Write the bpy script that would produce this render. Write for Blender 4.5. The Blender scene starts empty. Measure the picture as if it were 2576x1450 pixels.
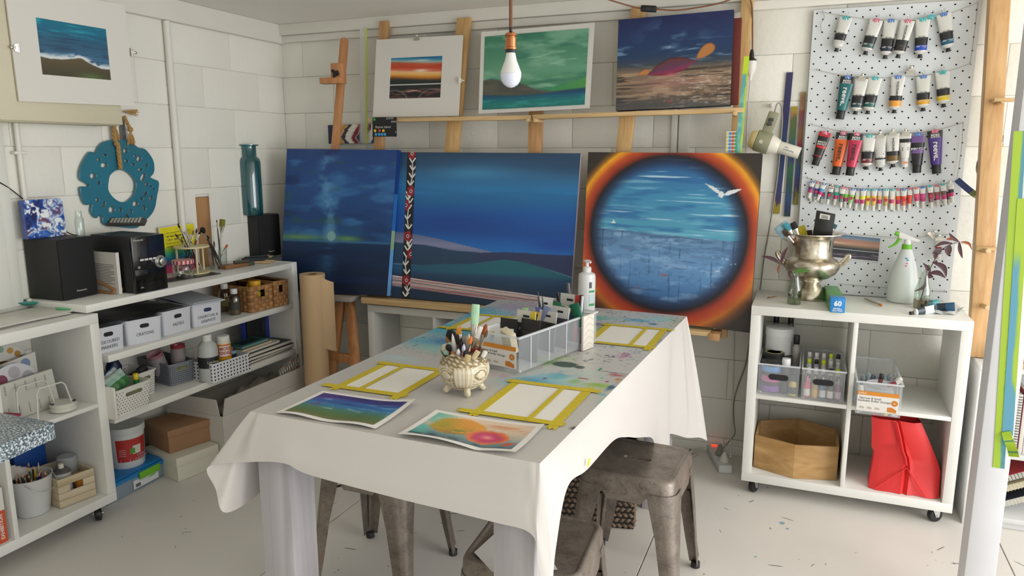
import bpy,bmesh,math,random
import numpy as np
from mathutils import Matrix,Vector
sc = bpy.context.scene
COL = sc.collection
R = math.radians
PI = math.pi
# ---------------------------------------------------------------- camera, world, lights, exposure
H = 1.445;F = 1840.0;CX,CY = 1288.0,725.0
PITCH,YAW = R(10.379),R(22.164)
cd = bpy.data.cameras.new('camera');cam = bpy.data.objects.new('camera',cd);COL.objects.link(cam)
cam.location = (0,0,H);cam.rotation_euler = (PI/2-PITCH,0,YAW)
cd.sensor_width = 36;cd.lens = F/2576*36;cd.clip_start = .05
sc.camera = cam
w = bpy.data.worlds.new('daylight');sc.world = w;w.use_nodes = True
bg = w.node_tree.nodes['Background'];bg.inputs[0].default_value = (.93,.965,1,1);bg.inputs[1].default_value = 1.5
def area(name,loc,target,sx,sy,energy,col):
    l = bpy.data.lights.new(name,'AREA');l.shape = 'RECTANGLE';l.size = sx;l.size_y = sy;l.energy = energy;l.color = col
    o = bpy.data.objects.new(name,l);COL.objects.link(o);o.location = loc
    o.rotation_euler = (Vector(target)-Vector(loc)).to_track_quat('-Z','Y').to_euler()
    return o
# daylight through the wide open door on the right and the opening behind the photographer
area('daylight_from_door',(3.4,1.3,1.45),(-.8,2.2,1.0),2.6,2.1,80,(1,.99,.97))
area('daylight_from_behind',(.6,-2.6,1.7),(-.9,2.5,.9),3.0,1.8,4,(1,.985,.95))
sc.view_settings.view_transform = 'Standard';sc.view_settings.look = 'None'
sc.view_settings.gamma = 1;sc.view_settings.use_curve_mapping = False
sc.view_settings.exposure = 0.30
# ---------------------------------------------------------------- photograph measurements -> points on known planes
FWD = np.array([-math.sin(YAW)*math.cos(PITCH),math.cos(YAW)*math.cos(PITCH),-math.sin(PITCH)])
RGT = np.array([math.cos(YAW),math.sin(YAW),0.]);UPV = np.cross(RGT,FWD);EYE = np.array([0,0,H])
def ray(x,y):return FWD + RGT*(x-CX)/F - UPV*(y-CY)/F
def pz(x,y,z):r = ray(x,y);return Vector(EYE + r*((z-H)/r[2]))
def px(x,y,X):r = ray(x,y);return Vector(EYE + r*(X/r[0]))
def py(x,y,Y):r = ray(x,y);return Vector(EYE + r*(Y/r[1]))
def mpp(p):return float((np.array(p)-EYE) @ FWD)/F          # metres per photo pixel at p
# ---------------------------------------------------------------- colours and materials
def s2l(c):return c/12.92 if c <= .04045 else ((c+.055)/1.055)**2.4
def hexc(h):h = h.lstrip('#');return tuple(int(h[i:i+2],16)/255 for i in (0,2,4))
def lin(h):return tuple(s2l(c) for c in hexc(h))+(1,)
_M = {}
def mat(h,r=.55,metal=0,n=0,ns=8,bump=0,bs=60,alpha=1,spec=.5,stretch=None,emit=0,coat=0,sheen=0):
    key = (h,r,metal,n,ns,bump,bs,alpha,spec,stretch,emit,coat)
    if key in _M:return _M[key]
    m = bpy.data.materials.new('surface_'+h.lstrip('#'));m.use_nodes = True
    nt = m.node_tree;b = nt.nodes['Principled BSDF']
    b.inputs['Base Color'].default_value = lin(h);b.inputs['Roughness'].default_value = r
    b.inputs['Metallic'].default_value = metal;b.inputs['Alpha'].default_value = alpha
    b.inputs['Specular IOR Level'].default_value = spec;b.inputs['Coat Weight'].default_value = coat
    if emit:b.inputs['Emission Color'].default_value = lin(h);b.inputs['Emission Strength'].default_value = emit
    if n or bump:
        tc = nt.nodes.new('ShaderNodeTexCoord');mp = nt.nodes.new('ShaderNodeMapping')
        nt.links.new(tc.outputs['Object'],mp.inputs[0])
        if stretch:mp.inputs['Scale'].default_value = stretch
    if n:
        t = nt.nodes.new('ShaderNodeTexNoise');t.inputs['Scale'].default_value = ns;t.inputs['Detail'].default_value = 5
        nt.links.new(mp.outputs[0],t.inputs['Vector'])
        rp = nt.nodes.new('ShaderNodeValToRGB');c = lin(h)
        rp.color_ramp.elements[0].position = .3;rp.color_ramp.elements[1].position = .7
        rp.color_ramp.elements[0].color = tuple(x*(1-n) for x in c[:3])+(1,)
        rp.color_ramp.elements[1].color = tuple(min(1,x*(1+n*.7)) for x in c[:3])+(1,)
        nt.links.new(t.outputs[0],rp.inputs[0]);nt.links.new(rp.outputs[0],b.inputs['Base Color'])
    if bump:
        t2 = nt.nodes.new('ShaderNodeTexNoise');t2.inputs['Scale'].default_value = bs;t2.inputs['Detail'].default_value = 4
        nt.links.new(mp.outputs[0],t2.inputs['Vector'])
        bp = nt.nodes.new('ShaderNodeBump');bp.inputs['Strength'].default_value = bump;bp.inputs['Distance'].default_value = .004
        nt.links.new(t2.outputs[0],bp.inputs['Height']);nt.links.new(bp.outputs[0],b.inputs['Normal'])
    _M[key] = m;return m
def vcol(r=.5,alpha=1,bump=0,spec=.5):                        # colour comes from the mesh's own paint attribute
    key = ('vcol',r,alpha,bump,spec)
    if key in _M:return _M[key]
    m = bpy.data.materials.new('painted');m.use_nodes = True;nt = m.node_tree;b = nt.nodes['Principled BSDF']
    a = nt.nodes.new('ShaderNodeAttribute');a.attribute_name = 'Col'
    nt.links.new(a.outputs['Color'],b.inputs['Base Color']);b.inputs['Roughness'].default_value = r;b.inputs['Alpha'].default_value = alpha
    b.inputs['Specular IOR Level'].default_value = spec
    if bump:
        tc = nt.nodes.new('ShaderNodeTexCoord');t2 = nt.nodes.new('ShaderNodeTexNoise');t2.inputs['Scale'].default_value = 350
        nt.links.new(tc.outputs['Object'],t2.inputs['Vector'])
        bp = nt.nodes.new('ShaderNodeBump');bp.inputs['Strength'].default_value = bump;bp.inputs['Distance'].default_value = .002
        nt.links.new(t2.outputs[0],bp.inputs['Height']);nt.links.new(bp.outputs[0],b.inputs['Normal'])
    _M[key] = m;return m
def glass(h='#f4faf8',fac=.12,r=.03,body=None):                       # thin clear or tinted glass: tinted see-through plus a glossy coat
    key = ('glass',h,fac,r,body)
    if key in _M:return _M[key]
    m = bpy.data.materials.new('glass_'+h.lstrip('#'));m.use_nodes = True;nt = m.node_tree;nt.nodes.clear()
    o = nt.nodes.new('ShaderNodeOutputMaterial');mx = nt.nodes.new('ShaderNodeMixShader');tr = nt.nodes.new('ShaderNodeBsdfTransparent')
    gl = nt.nodes.new('ShaderNodeBsdfGlossy');lw = nt.nodes.new('ShaderNodeLayerWeight');ma = nt.nodes.new('ShaderNodeMath')
    tr.inputs[0].default_value = lin(h);gl.inputs['Roughness'].default_value = r;lw.inputs[0].default_value = .35
    ma.operation = 'MULTIPLY_ADD';ma.inputs[1].default_value = .55;ma.inputs[2].default_value = fac*.5
    nt.links.new(lw.outputs['Facing'],ma.inputs[0]);nt.links.new(ma.outputs[0],mx.inputs[0])
    base = tr.outputs[0]
    if body:
        df = nt.nodes.new('ShaderNodeBsdfTranslucent');d2 = nt.nodes.new('ShaderNodeBsdfDiffuse');m2 = nt.nodes.new('ShaderNodeMixShader');m3 = nt.nodes.new('ShaderNodeMixShader');df.inputs[0].default_value = d2.inputs[0].default_value = lin(body)
        nt.links.new(df.outputs[0],m3.inputs[1]);nt.links.new(d2.outputs[0],m3.inputs[2]);m2.inputs[0].default_value = .45;nt.links.new(base,m2.inputs[1]);nt.links.new(m3.outputs[0],m2.inputs[2]);base = m2.outputs[0];ma.inputs[1].default_value = .3
    nt.links.new(base,mx.inputs[1]);nt.links.new(gl.outputs[0],mx.inputs[2]);nt.links.new(mx.outputs[0],o.inputs[0])
    _M[key] = m;return m
def wood(h,h2,axis=2,sc_=14,r=.5):
    key = ('wood',h,h2,axis,sc_)
    if key in _M:return _M[key]
    m = bpy.data.materials.new('wood_'+h.lstrip('#'));m.use_nodes = True;nt = m.node_tree;b = nt.nodes['Principled BSDF']
    tc = nt.nodes.new('ShaderNodeTexCoord');mp = nt.nodes.new('ShaderNodeMapping');s = [1.,1.,1.];s[axis] = .07
    mp.inputs['Scale'].default_value = s;nt.links.new(tc.outputs['Object'],mp.inputs[0])
    t = nt.nodes.new('ShaderNodeTexNoise');t.inputs['Scale'].default_value = sc_*3.2;t.inputs['Detail'].default_value = 6;t.inputs['Distortion'].default_value = .8
    nt.links.new(mp.outputs[0],t.inputs['Vector'])
    rp = nt.nodes.new('ShaderNodeValToRGB');rp.color_ramp.elements[0].position = .35;rp.color_ramp.elements[1].position = .65
    rp.color_ramp.elements[0].color = lin(h2);rp.color_ramp.elements[1].color = lin(h)
    nt.links.new(t.outputs[0],rp.inputs[0]);nt.links.new(rp.outputs[0],b.inputs['Base Color']);b.inputs['Roughness'].default_value = r
    _M[key] = m;return m
# ---------------------------------------------------------------- mesh builder
class MB:
    def __init__(s):s.v = [];s.f = [];s.c = [];s.M = Matrix();s.col = None
    def at(s,M):s.M = M;return s
    def paint(s,h):s.col = h;return s
    def add(s,vs,fs):
        o = len(s.v);s.v += [tuple(s.M @ Vector(p)) for p in vs]
        for f in fs:s.f.append(tuple(i+o for i in f));s.c.append(s.col)
        return s
    def box(s,a,b):
        (x0,y0,z0),(x1,y1,z1) = a,b
        return s.add([(x0,y0,z0),(x1,y0,z0),(x1,y1,z0),(x0,y1,z0),(x0,y0,z1),(x1,y0,z1),(x1,y1,z1),(x0,y1,z1)],
                     [(0,3,2,1),(4,5,6,7),(0,1,5,4),(1,2,6,5),(2,3,7,6),(3,0,4,7)])
    def cbox(s,c,d):return s.box([c[i]-d[i]/2 for i in range(3)],[c[i]+d[i]/2 for i in range(3)])
    def hexa(s,lo,hi):                                       # eight corners: lower ring, upper ring
        return s.add(list(lo)+list(hi),[(0,3,2,1),(4,5,6,7),(0,1,5,4),(1,2,6,5),(2,3,7,6),(3,0,4,7)])
    def lathe(s,prof,n=20,rad=None,cap=(True,True),arc=None):   # [(r,z)], rad(angle,i) scales
        vs = [];m = len(prof)
        for i,(r,z) in enumerate(prof):
            for k in range(n):
                a = 2*PI*k/n;q = r*(rad(a,i) if rad else 1);vs.append((q*math.cos(a),q*math.sin(a),z))
        fs = [(i*n+k,i*n+(k+1) % n,(i+1)*n+(k+1) % n,(i+1)*n+k) for i in range(m-1) for k in range(n)]
        if cap[0] and prof[0][0] > 1e-6:fs.append(tuple(range(n))[::-1])
        if cap[1] and prof[-1][0] > 1e-6:fs.append(tuple((m-1)*n+k for k in range(n)))
        return s.add(vs,fs)
    def cyl(s,p0,p1,r0,r1=None,n=12,cap=True):
        r1 = r0 if r1 is None else r1;p0,p1 = Vector(p0),Vector(p1);d = (p1-p0)
        q = d.to_track_quat('Z','Y').to_matrix();X,Y = q.col[0],q.col[1];vs = []
        for p,r in ((p0,r0),(p1,r1)):
            for k in range(n):a = 2*PI*k/n;vs.append(p+X*(r*math.cos(a))+Y*(r*math.sin(a)))
        fs = [(k,(k+1) % n,n+(k+1) % n,n+k) for k in range(n)]
        if cap:fs += [tuple(range(n))[::-1],tuple(range(n,2*n))]
        return s.add(vs,fs)
    def tube(s,pts,r,n=8,closed=False,cap=True):
        pts = [Vector(p) for p in pts];m = len(pts);vs = [];N = None
        rr = r if isinstance(r,(list,tuple)) else [r]*m
        for i,p in enumerate(pts):
            a = pts[(i-1) % m] if (closed or i > 0) else p;b = pts[(i+1) % m] if (closed or i < m-1) else p
            t = (b-a).normalized() if (b-a).length > 1e-9 else Vector((0,0,1))
            if N is None:N = t.orthogonal().normalized()
            else:
                N = N-t*N.dot(t);N = N.normalized() if N.length > 1e-6 else t.orthogonal().normalized()
            B = t.cross(N)
            for k in range(n):an = 2*PI*k/n;vs.append(p+N*(rr[i]*math.cos(an))+B*(rr[i]*math.sin(an)))
        fs = [(i*n+k,i*n+(k+1) % n,((i+1) % m)*n+(k+1) % n,((i+1) % m)*n+k) for i in range(m if closed else m-1) for k in range(n)]
        if cap and not closed:fs += [tuple(range(n))[::-1],tuple((m-1)*n+k for k in range(n))]
        return s.add(vs,fs)
    def prism(s,poly,z0,z1):
        n = len(poly);return s.add([(x,y,z0) for x,y in poly]+[(x,y,z1) for x,y in poly],
            [tuple(range(n))[::-1],tuple(range(n,2*n))]+[(k,(k+1) % n,n+(k+1) % n,n+k) for k in range(n)])
    def loft(s,rings,close=True,cap=(True,True)):
        n = len(rings[0]);vs = [p for r in rings for p in r];K = n if close else n-1
        fs = [(i*n+k,i*n+(k+1) % n,(i+1)*n+(k+1) % n,(i+1)*n+k) for i in range(len(rings)-1) for k in range(K)]
        if close and cap[0]:fs.append(tuple(range(n))[::-1])
        if close and cap[1]:fs.append(tuple((len(rings)-1)*n+k for k in range(n)))
        return s.add(vs,fs)
    def grid(s,P,nu,nv):                                     # P(i/nu, j/nv)
        vs = [P(i/nu,j/nv) for j in range(nv+1) for i in range(nu+1)];w_ = nu+1
        return s.add(vs,[(j*w_+i,j*w_+i+1,(j+1)*w_+i+1,(j+1)*w_+i) for j in range(nv) for i in range(nu)])
    def ball(s,c,r,n=12,m=8,sq=(1,1,1)):
        M0 = s.M;s.M = M0 @ Matrix.Translation(Vector(c)) @ Matrix.Diagonal((*sq,1))
        s.lathe([(max(1e-5,r*math.sin(PI*i/m)),-r*math.cos(PI*i/m)) for i in range(m+1)],n,cap=(False,False));s.M = M0;return s
    def build(s,name,m,parent=None,w=False,bevel=0,seg=2,smooth=38,solid=0,kind=None,doubles=False):
        me = bpy.data.meshes.new(name);vs = s.v
        if w and parent is not None:I = WM[parent.name].inverted();vs = [tuple(I @ Vector(p)) for p in vs]
        me.from_pydata(vs,[],s.f);me.update()
        if any(c is not None for c in s.c):
            at_ = me.color_attributes.new('Col','FLOAT_COLOR','CORNER');cc = []
            for p,c in zip(s.f,s.c):cc += list(lin(c or '#888888'))*len(p)
            at_.data.foreach_set('color',cc)
        if bevel or solid or doubles:
            bm = bmesh.new();bm.from_mesh(me)
            if doubles:bmesh.ops.remove_doubles(bm,verts=bm.verts,dist=1e-5)
            if solid:bmesh.ops.solidify(bm,geom=bm.faces,thickness=solid)
            if bevel:
                es = [e for e in bm.edges if len(e.link_faces) == 2 and e.calc_face_angle(0) > R(40)]
                bmesh.ops.bevel(bm,geom=es,offset=bevel,segments=seg,profile=.5,affect='EDGES',clamp_overlap=True)
            bm.to_mesh(me);bm.free()
        me.materials.append(m)
        if smooth:me.shade_smooth();me.set_sharp_from_angle(angle=R(smooth))
        o = bpy.data.objects.new(name,me);COL.objects.link(o)
        if parent is not None:o.parent = parent;WM[o.name] = WM[parent.name]
        else:WM[o.name] = Matrix()
        if kind:o['kind'] = kind
        return o
WM = {}
def tag(o,label=None,cat=None,group=None,kind=None):
    if label:o['label'] = label
    if cat:o['category'] = cat
    if group:o['group'] = group
    if kind:o['kind'] = kind
    return o
def thing(name,label,cat,loc=(0,0,0),rz=0,group=None,M=None):
    o = bpy.data.objects.new(name,None);COL.objects.link(o);o.empty_display_size = .05
    m = M if M is not None else Matrix.Translation(Vector(loc)) @ Matrix.Rotation(rz,4,'Z')
    o.matrix_world = m;WM[o.name] = m.copy()
    return tag(o,label,cat,group)
def part(name,m,parent,fn,**k):
    b = MB();fn(b);return b.build(name,m,parent,**k)
KIDS = {}
def dup(root,M,label=None,group=None):
    kids = [o for o in root.children]
    r = root.copy();COL.objects.link(r);r.matrix_world = M;WM[r.name] = M.copy()
    if label:r['label'] = label
    if group:r['group'] = group
    for ch in kids:
        c = ch.copy();COL.objects.link(c);c.parent = r
        for g in ch.children:d = g.copy();COL.objects.link(d);d.parent = c
    return r
def frame(o,x,y):                                             # matrix whose X and Y run along x and y
    x = Vector(x).normalized();y = Vector(y);z = x.cross(y).normalized();y = z.cross(x)
    M = Matrix((x,y,z)).transposed().to_4x4();M.translation = Vector(o);return M
def loc(x,y,z,rz=0,rx=0,ry=0):return Matrix.Translation((x,y,z)) @ Matrix.Rotation(rz,4,'Z') @ Matrix.Rotation(ry,4,'Y') @ Matrix.Rotation(rx,4,'X')
TEXTS = []
def text(s_,size,M,m,parent,w=True,name='lettering',align='CENTER',sx=1,shear=0,bold=0):
    cu = bpy.data.curves.new(name,'FONT');cu.body = s_;cu.size = size;cu.align_x = align;cu.align_y = 'CENTER';cu.resolution_u = 2
    cu.shear = shear;cu.offset = bold
    o = bpy.data.objects.new('tmp_text',cu);COL.objects.link(o)
    if w:M = WM[parent.name].inverted() @ M
    TEXTS.append((o,M @ Matrix.Diagonal((sx,1,1,1)),m,parent,name))
def flush_text():
    bpy.context.view_layer.update();dg = bpy.context.evaluated_depsgraph_get();out = []
    for o,M,m,parent,name in TEXTS:
        me = bpy.data.meshes.new_from_object(o.evaluated_get(dg),depsgraph=dg);out.append(me)
    for (o,M,m,parent,name),me in zip(TEXTS,out):
        cu = o.data;bpy.data.objects.remove(o);bpy.data.curves.remove(cu)
        if len(me.vertices) == 0:continue
        me.transform(M);me.materials.clear();me.materials.append(m);me.name = name
        t = bpy.data.objects.new(name,me);COL.objects.link(t);t.parent = parent
    TEXTS.clear()
# ---------------------------------------------------------------- painted pictures: colours worked out per vertex
def hx(h):return np.array(hexc(h))
_T = {}
def vn(x,y,seed=0):
    if seed not in _T:_T[seed] = np.random.RandomState(seed).rand(256,256)
    t = _T[seed];xi = np.floor(x).astype(int);yi = np.floor(y).astype(int);fx = x-xi;fy = y-yi
    fx = fx*fx*(3-2*fx);fy = fy*fy*(3-2*fy);a = lambda i,j:t[(yi+j) % 256,(xi+i) % 256]
    return (a(0,0)*(1-fx)+a(1,0)*fx)*(1-fy)+(a(0,1)*(1-fx)+a(1,1)*fx)*fy
def fbm(x,y,seed=0,o=4):
    s = 0;a = .5;n = 0
    for i in range(o):s = s+a*vn(x*2**i,y*2**i,seed+i);n += a;a *= .5
    return s/n
def ss(a,b,x):t = np.clip((x-a)/(b-a+1e-9),0,1);return t*t*(3-2*t)
def ramp(t,st):
    p = [q[0] for q in st];c = np.array([hx(q[1]) for q in st]);return np.stack([np.interp(t,p,c[:,k]) for k in range(3)],-1)
def lay(c,h,a):
    k = hx(h) if isinstance(h,str) else h;a = np.clip(a,0,1)[...,None];return c*(1-a)+k*a
def seg(u,v,a,b):
    ax,ay = a;bx,by = b;dx,dy = bx-ax,by-ay;t = np.clip(((u-ax)*dx+(v-ay)*dy)/(dx*dx+dy*dy+1e-12),0,1)
    return np.hypot(u-ax-t*dx,v-ay-t*dy)
def inpoly(u,v,P):
    r = np.zeros(u.shape,bool);n = len(P)
    for i in range(n):
        (x0,y0),(x1,y1) = P[i],P[(i+1) % n]
        r ^= ((y0 > v) != (y1 > v)) & (u < (x1-x0)*(v-y0)/(y1-y0+1e-12)+x0)
    return r
def picture(name,parent,Q,nu,nv,fn,r=.45,off=.0008,w=True,bump=0,relief=None,gain=1.2):
    TL,TR,BR,BL = [Vector(q) for q in Q];N = (TR-TL).cross(TL-BL).normalized()*off
    u,v = np.meshgrid(np.linspace(0,1,nu+1),np.linspace(0,1,nv+1));c = np.clip(fn(u,v),0,1)
    c = np.where(c <= .04045,c/12.92,((c+.055)/1.055)**2.4).reshape(-1,3)*gain
    A = [np.array(q) for q in (TL,TR,BR,BL)];uu,vv = u[...,None],v[...,None]
    P = ((A[0]*(1-uu)+A[1]*uu)*(1-vv)+(A[3]*(1-uu)+A[2]*uu)*vv+np.array(N))
    if relief is not None:P = P+np.array(N)/off*relief(u,v)[...,None]
    P = P.reshape(-1,3)
    if w and parent is not None:I = np.array(WM[parent.name].inverted());P = P @ I[:3,:3].T + I[:3,3]
    me = bpy.data.meshes.new(name);n = nu*nv;w_ = nu+1
    i,j = np.meshgrid(np.arange(nu),np.arange(nv));b = (j*w_+i).ravel();f = np.stack([b+w_,b+w_+1,b+1,b],1)
    me.vertices.add(len(P));me.vertices.foreach_set('co',P.ravel().astype(np.float32));me.loops.add(4*n)
    me.loops.foreach_set('vertex_index',f.ravel().astype(np.int32));me.polygons.add(n)
    me.polygons.foreach_set('loop_start',np.arange(0,4*n,4,dtype=np.int32));me.polygons.foreach_set('loop_total',np.full(n,4,np.int32))
    me.update(calc_edges=True)
    at_ = me.color_attributes.new('Col','FLOAT_COLOR','POINT');at_.data.foreach_set('color',np.c_[c,np.ones(len(c))].ravel().astype(np.float32))
    me.materials.append(vcol(r,bump=bump));me.shade_smooth()
    o = bpy.data.objects.new(name,me);COL.objects.link(o);WM[o.name] = WM[parent.name] if parent else Matrix()
    if parent:o.parent = parent
    return o
def slab_from(Q,t,b=None):                                    # flat board: four front corners, thickness t backwards
    b = b or MB();TL,TR,BR,BL = [Vector(q) for q in Q];N = (TR-TL).cross(TL-BL).normalized()
    return b.hexa([q-N*t for q in (BL,BR,TR,TL)],[BL,BR,TR,TL])
def lerp(a,b,t):return a+(b-a)*t
def qpt(Q,u,v):
    TL,TR,BR,BL = [Vector(q) for q in Q];return (TL*(1-u)+TR*u)*(1-v)+(BL*(1-u)+BR*u)*v
def subq(Q,u0,v0,u1,v1):return [qpt(Q,u0,v0),qpt(Q,u1,v0),qpt(Q,u1,v1),qpt(Q,u0,v1)]
def cat_rom(P,n=8,closed=False):
    P = [Vector(p) for p in P];out = [];m = len(P);K = m if closed else m-1
    g = (lambda i:P[i % m]) if closed else (lambda i:P[max(0,min(m-1,i))])
    for i in range(K):
        a,b,c,d = g(i-1),g(i),g(i+1),g(i+2)
        for k in range(n):
            t = k/n;out.append(.5*((2*b)+(c-a)*t+(2*a-5*b+4*c-d)*t*t+(3*b-a-3*c+d)*t**3))
    if not closed:out.append(P[-1].copy())
    return out
rnd = random.Random(7)
WHITE_MEL = mat('#e4e3dd',.35,n=.02)
BLACK = mat('#16171a',.45);STEEL = mat('#c9c6be',.28,1);CHROME = mat('#d9d6ce',.18,1)
# ================================================================ the room
XL,YB,ZC = -2.86,3.53,2.16
paint_wall = mat('#eceae0',.62,n=.025,ns=5,bump=.5,bs=45)
paint_trim = mat('#e6e3da',.5,n=.02,ns=6)
mortar = mat('#d8d5ca',.7)
def block_mesh(L,name):
    b = MB();b.cbox((0,0,0),(L-.006,.05,.194));o = b.build(name,paint_wall,None,bevel=.006,seg=2);return o
protos = {}
def wall(name,origin,xdir,nrm,length,joint0,z0=.075):
    me = MB();b = me;O = Vector(origin);X = Vector(xdir);N = Vector(nrm)
    b.hexa([O-N*.06,O+X*length-N*.06,O+X*length-N*.005,O-N*.008],[p+Vector((0,0,2.3)) for p in (O-N*.06,O+X*length-N*.06,O+X*length-N*.005,O-N*.005)])
    wl = b.build(name,mortar,None,smooth=0);tag(wl,kind='structure')
    k = 0
    for c in range(-1,11):
        z = z0+.2*c;s = joint0+(.2 if c % 2 else 0);s = s % .4 - .4
        while s < length:
            a0,a1 = max(0,s),min(length,s+.4);L = round(a1-a0,3)
            zz0,zz1 = max(0,z),min(2.2,z+.2)
            if L > .02 and zz1-zz0 > .02:
                key = (L,round(zz1-zz0,3))
                if key not in protos:
                    bb = MB();bb.cbox((0,0,0),(L-.0014,.03,zz1-zz0-.0014));o = bb.build('block',paint_wall,None,bevel=.0035,seg=3);protos[key] = o.data
                else:o = bpy.data.objects.new('block',protos[key]);COL.objects.link(o)
                o.matrix_world = frame(O+X*(a0+L/2)+Vector((0,0,(zz0+zz1)/2))-N*.015+N*rnd.uniform(-.0012,.0012),X,-N)
                o.parent = wl;k += 1
            s += .4
    return wl
wall('wall_left',(XL,-1.6,0),(0,1,0),(1,0,0),5.2,2.925+1.6)
wall('wall_back',(XL,YB,0),(1,0,0),(0,-1,0),5.4,-1.117-XL+.2)
tag(MB().box((-2.95,-1.86,0),(.9,-1.8,ZC)).build('wall_light_blocker',paint_wall,smooth=0),kind='structure')  # unseen wall added behind the camera to block light from that side
# floor: painted sheets with fine joints between them
floor_m = mat('#e4dfd8',.42,n=.05,ns=2.2,bump=.12,bs=18)
fl = MB().box((-2.95,-1.8,-.06),(2.7,3.6,-.012)).build('floor',mat('#8d8a86',.8),smooth=0);tag(fl,kind='structure')
xs = [-2.95,-1.69,-.475,.745,1.96,2.7];ys = [-1.8,.35,1.25,3.6]
for i in range(5):
    for j in range(3):
        MB().box((xs[i]+.0018,ys[j]+.0012,-.012),(xs[i+1]-.0018,ys[j+1]-.0012,0)).build('floor_sheet',floor_m,fl,bevel=.0012,seg=1)
# specks and scuffs of paint dropped on the floor
b = MB()
for k in range(260):
    x,y = rnd.uniform(-2.4,1.2),rnd.uniform(1.2,3.3);r = rnd.choice([.0015,.002,.003,.004]);a0 = rnd.uniform(0,6)
    b.paint(rnd.choice(['#4a4743','#6d6862','#8a857d','#5a5550','#77909a','#3b3a38']))
    L = r*rnd.choice([1,1,2,5,7]);pts = [(x+L*math.cos(a)*math.cos(a0)-r*math.sin(a)*math.sin(a0)*.5,y+L*math.cos(a)*math.sin(a0)+r*math.sin(a)*math.cos(a0)*.5,.0006) for a in [k2*PI/3 for k2 in range(6)]]
    b.add(pts,[tuple(range(6))])
for (x,y,r) in ((-.02,2.9,.012),(.0,2.86,.007),(-.1,2.6,.005)):
    b.paint('#8fb4bd');b.add([(x+r*math.cos(a)*rnd.uniform(.6,1.3),y+r*math.sin(a),.0007) for a in [k2*PI/5 for k2 in range(10)]],[tuple(range(10))])
tag(b.build('paint_specks',vcol(.6),fl,smooth=0),kind='stuff')
ce = MB().box((-2.95,-1.8,ZC),(2.7,3.6,ZC+.05)).build('ceiling',mat('#f0ede4',.75,n=.02,ns=3),smooth=0);tag(ce,kind='structure')
def trim(n,a,bb,m=paint_trim,bevel=.004):
    o = MB().box(a,bb).build('trim_%d' % n,m,bevel=bevel);return tag(o,kind='structure')
trim(1,(XL,-1.6,2.058),(-2.84+.012,YB,ZC))                     # beam along the left wall
trim(2,(XL,YB-.05,2.10),(2.5,YB,ZC))                      # beam along the back wall
trim(3,(XL,YB-.032,2.062),(2.5,YB,2.0995))                     # rail below it
trim(4,(XL,1.74,.86),(XL+.03,1.84,2.056),mat('#e4e3dc',.5))     # casing of the door in the left wall
trim(5,(XL,1.842,.86),(XL+.022,1.885,2.056),mat('#deddd4',.5))
trim(6,(XL,1.4,.88),(XL+.02,1.735,2.056),mat('#e6e5df',.5))
# battens and conduit
trim(7,(-.63,YB-.016,1.45),(-.60,YB,2.06));trim(8,(-.595,YB-.02,1.45),(-.545,YB,2.06))
def conduit(n,y,z0,z1,r,x=XL+.018):
    b = MB();b.cyl((x,y,z0),(x,y,z1),r,n=14);o = b.build('trim_%d' % n,paint_trim);tag(o,kind='structure');return o
conduit(9,2.705,.9,2.056,.016)
c10 = conduit(10,1.94,.9,1.62,.010)
b = MB()
for z in (1.45,):b.box((XL,1.915,z-.006),(XL+.03,1.965,z+.006))
b.build('saddle_clip',paint_trim,c10,bevel=.003)
tag(MB().box((XL+.002,2.2,0),(XL+.014,YB,.05)).build('baseboard_left',paint_trim,bevel=.003),kind='structure')
tag(MB().box((-.9,YB-.014,0),(2.5,YB-.002,.045)).build('baseboard_back',paint_trim,bevel=.003),kind='structure')
# ================================================================ shelving
def caster(parent,x,y,z,yaw=0,r=.028):
    g = bpy.data.objects.new('caster',None);COL.objects.link(g);g.parent = parent;WM[g.name] = WM[parent.name]
    M = loc(x,y,0,yaw)
    b = MB().at(M);b.cyl((0,-.011,r),(0,.011,r),r,n=20);b.build('wheel',mat('#1b1c1e',.4),g,bevel=.003)
    b = MB().at(M);b.box((-.022,-.022,z-.004),(.022,.022,z))
    for s in (-1,1):
        b.add([(-.012,s*.014,z),(.026,s*.014,z),(.006,s*.014,r-.006),(-.008,s*.014,r-.006),(-.012,s*.016,z),(.026,s*.016,z),(.006,s*.016,r-.006),(-.008,s*.016,r-.006)],[(0,1,2,3),(7,6,5,4),(0,4,5,1),(1,5,6,2),(2,6,7,3),(3,7,4,0)])
    b.cyl((0,-.019,r),(0,.019,r),.004,n=8);b.build('bracket',mat('#c9c9c5',.3,.8),g)
def cube_shelf(name,label,M,W,D,z0,z1,cols,rows,casters=True,m=WHITE_MEL,t=.038,ti=.017,shelf_z=None):
    T = thing(name,label,'shelf',M=M)                       # local: x along the front, y from front to back
    def bx(n,a,c):MB().box(a,c).build(n,m,T,bevel=.0015)
    bx('top_panel',(0,0,z1-t),(W,D,z1));bx('bottom_panel',(0,0,z0),(W,D,z0+t))
    bx('side_panel',(0,0.0005,z0+t),(t,D,z1-t));bx('side_panel',(W-t,0.0005,z0+t),(W,D,z1-t))
    cw = (W-2*t-(cols-1)*ti)/cols;rh = (z1-z0-2*t-(rows-1)*ti)/rows
    for c in range(1,cols):x = t+c*cw+(c-1)*ti;bx('divider',(x,.001,z0+t),(x+ti,D,z1-t))
    for c in range(cols):
        for r in range(1,rows):
            z = z0+t+r*rh+(r-1)*ti if shelf_z is None else shelf_z;x = t+c*(cw+ti);bx('shelf_board',(x,.002,z),(x+cw,D-.003,z+ti))
    if casters:
        for x in (.05,W-.05):
            for y in (.05,D-.05):caster(T,x,y,z0-.0005,rnd.uniform(-2.6,-1.9) if y < .1 else .4)
    return T
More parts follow.
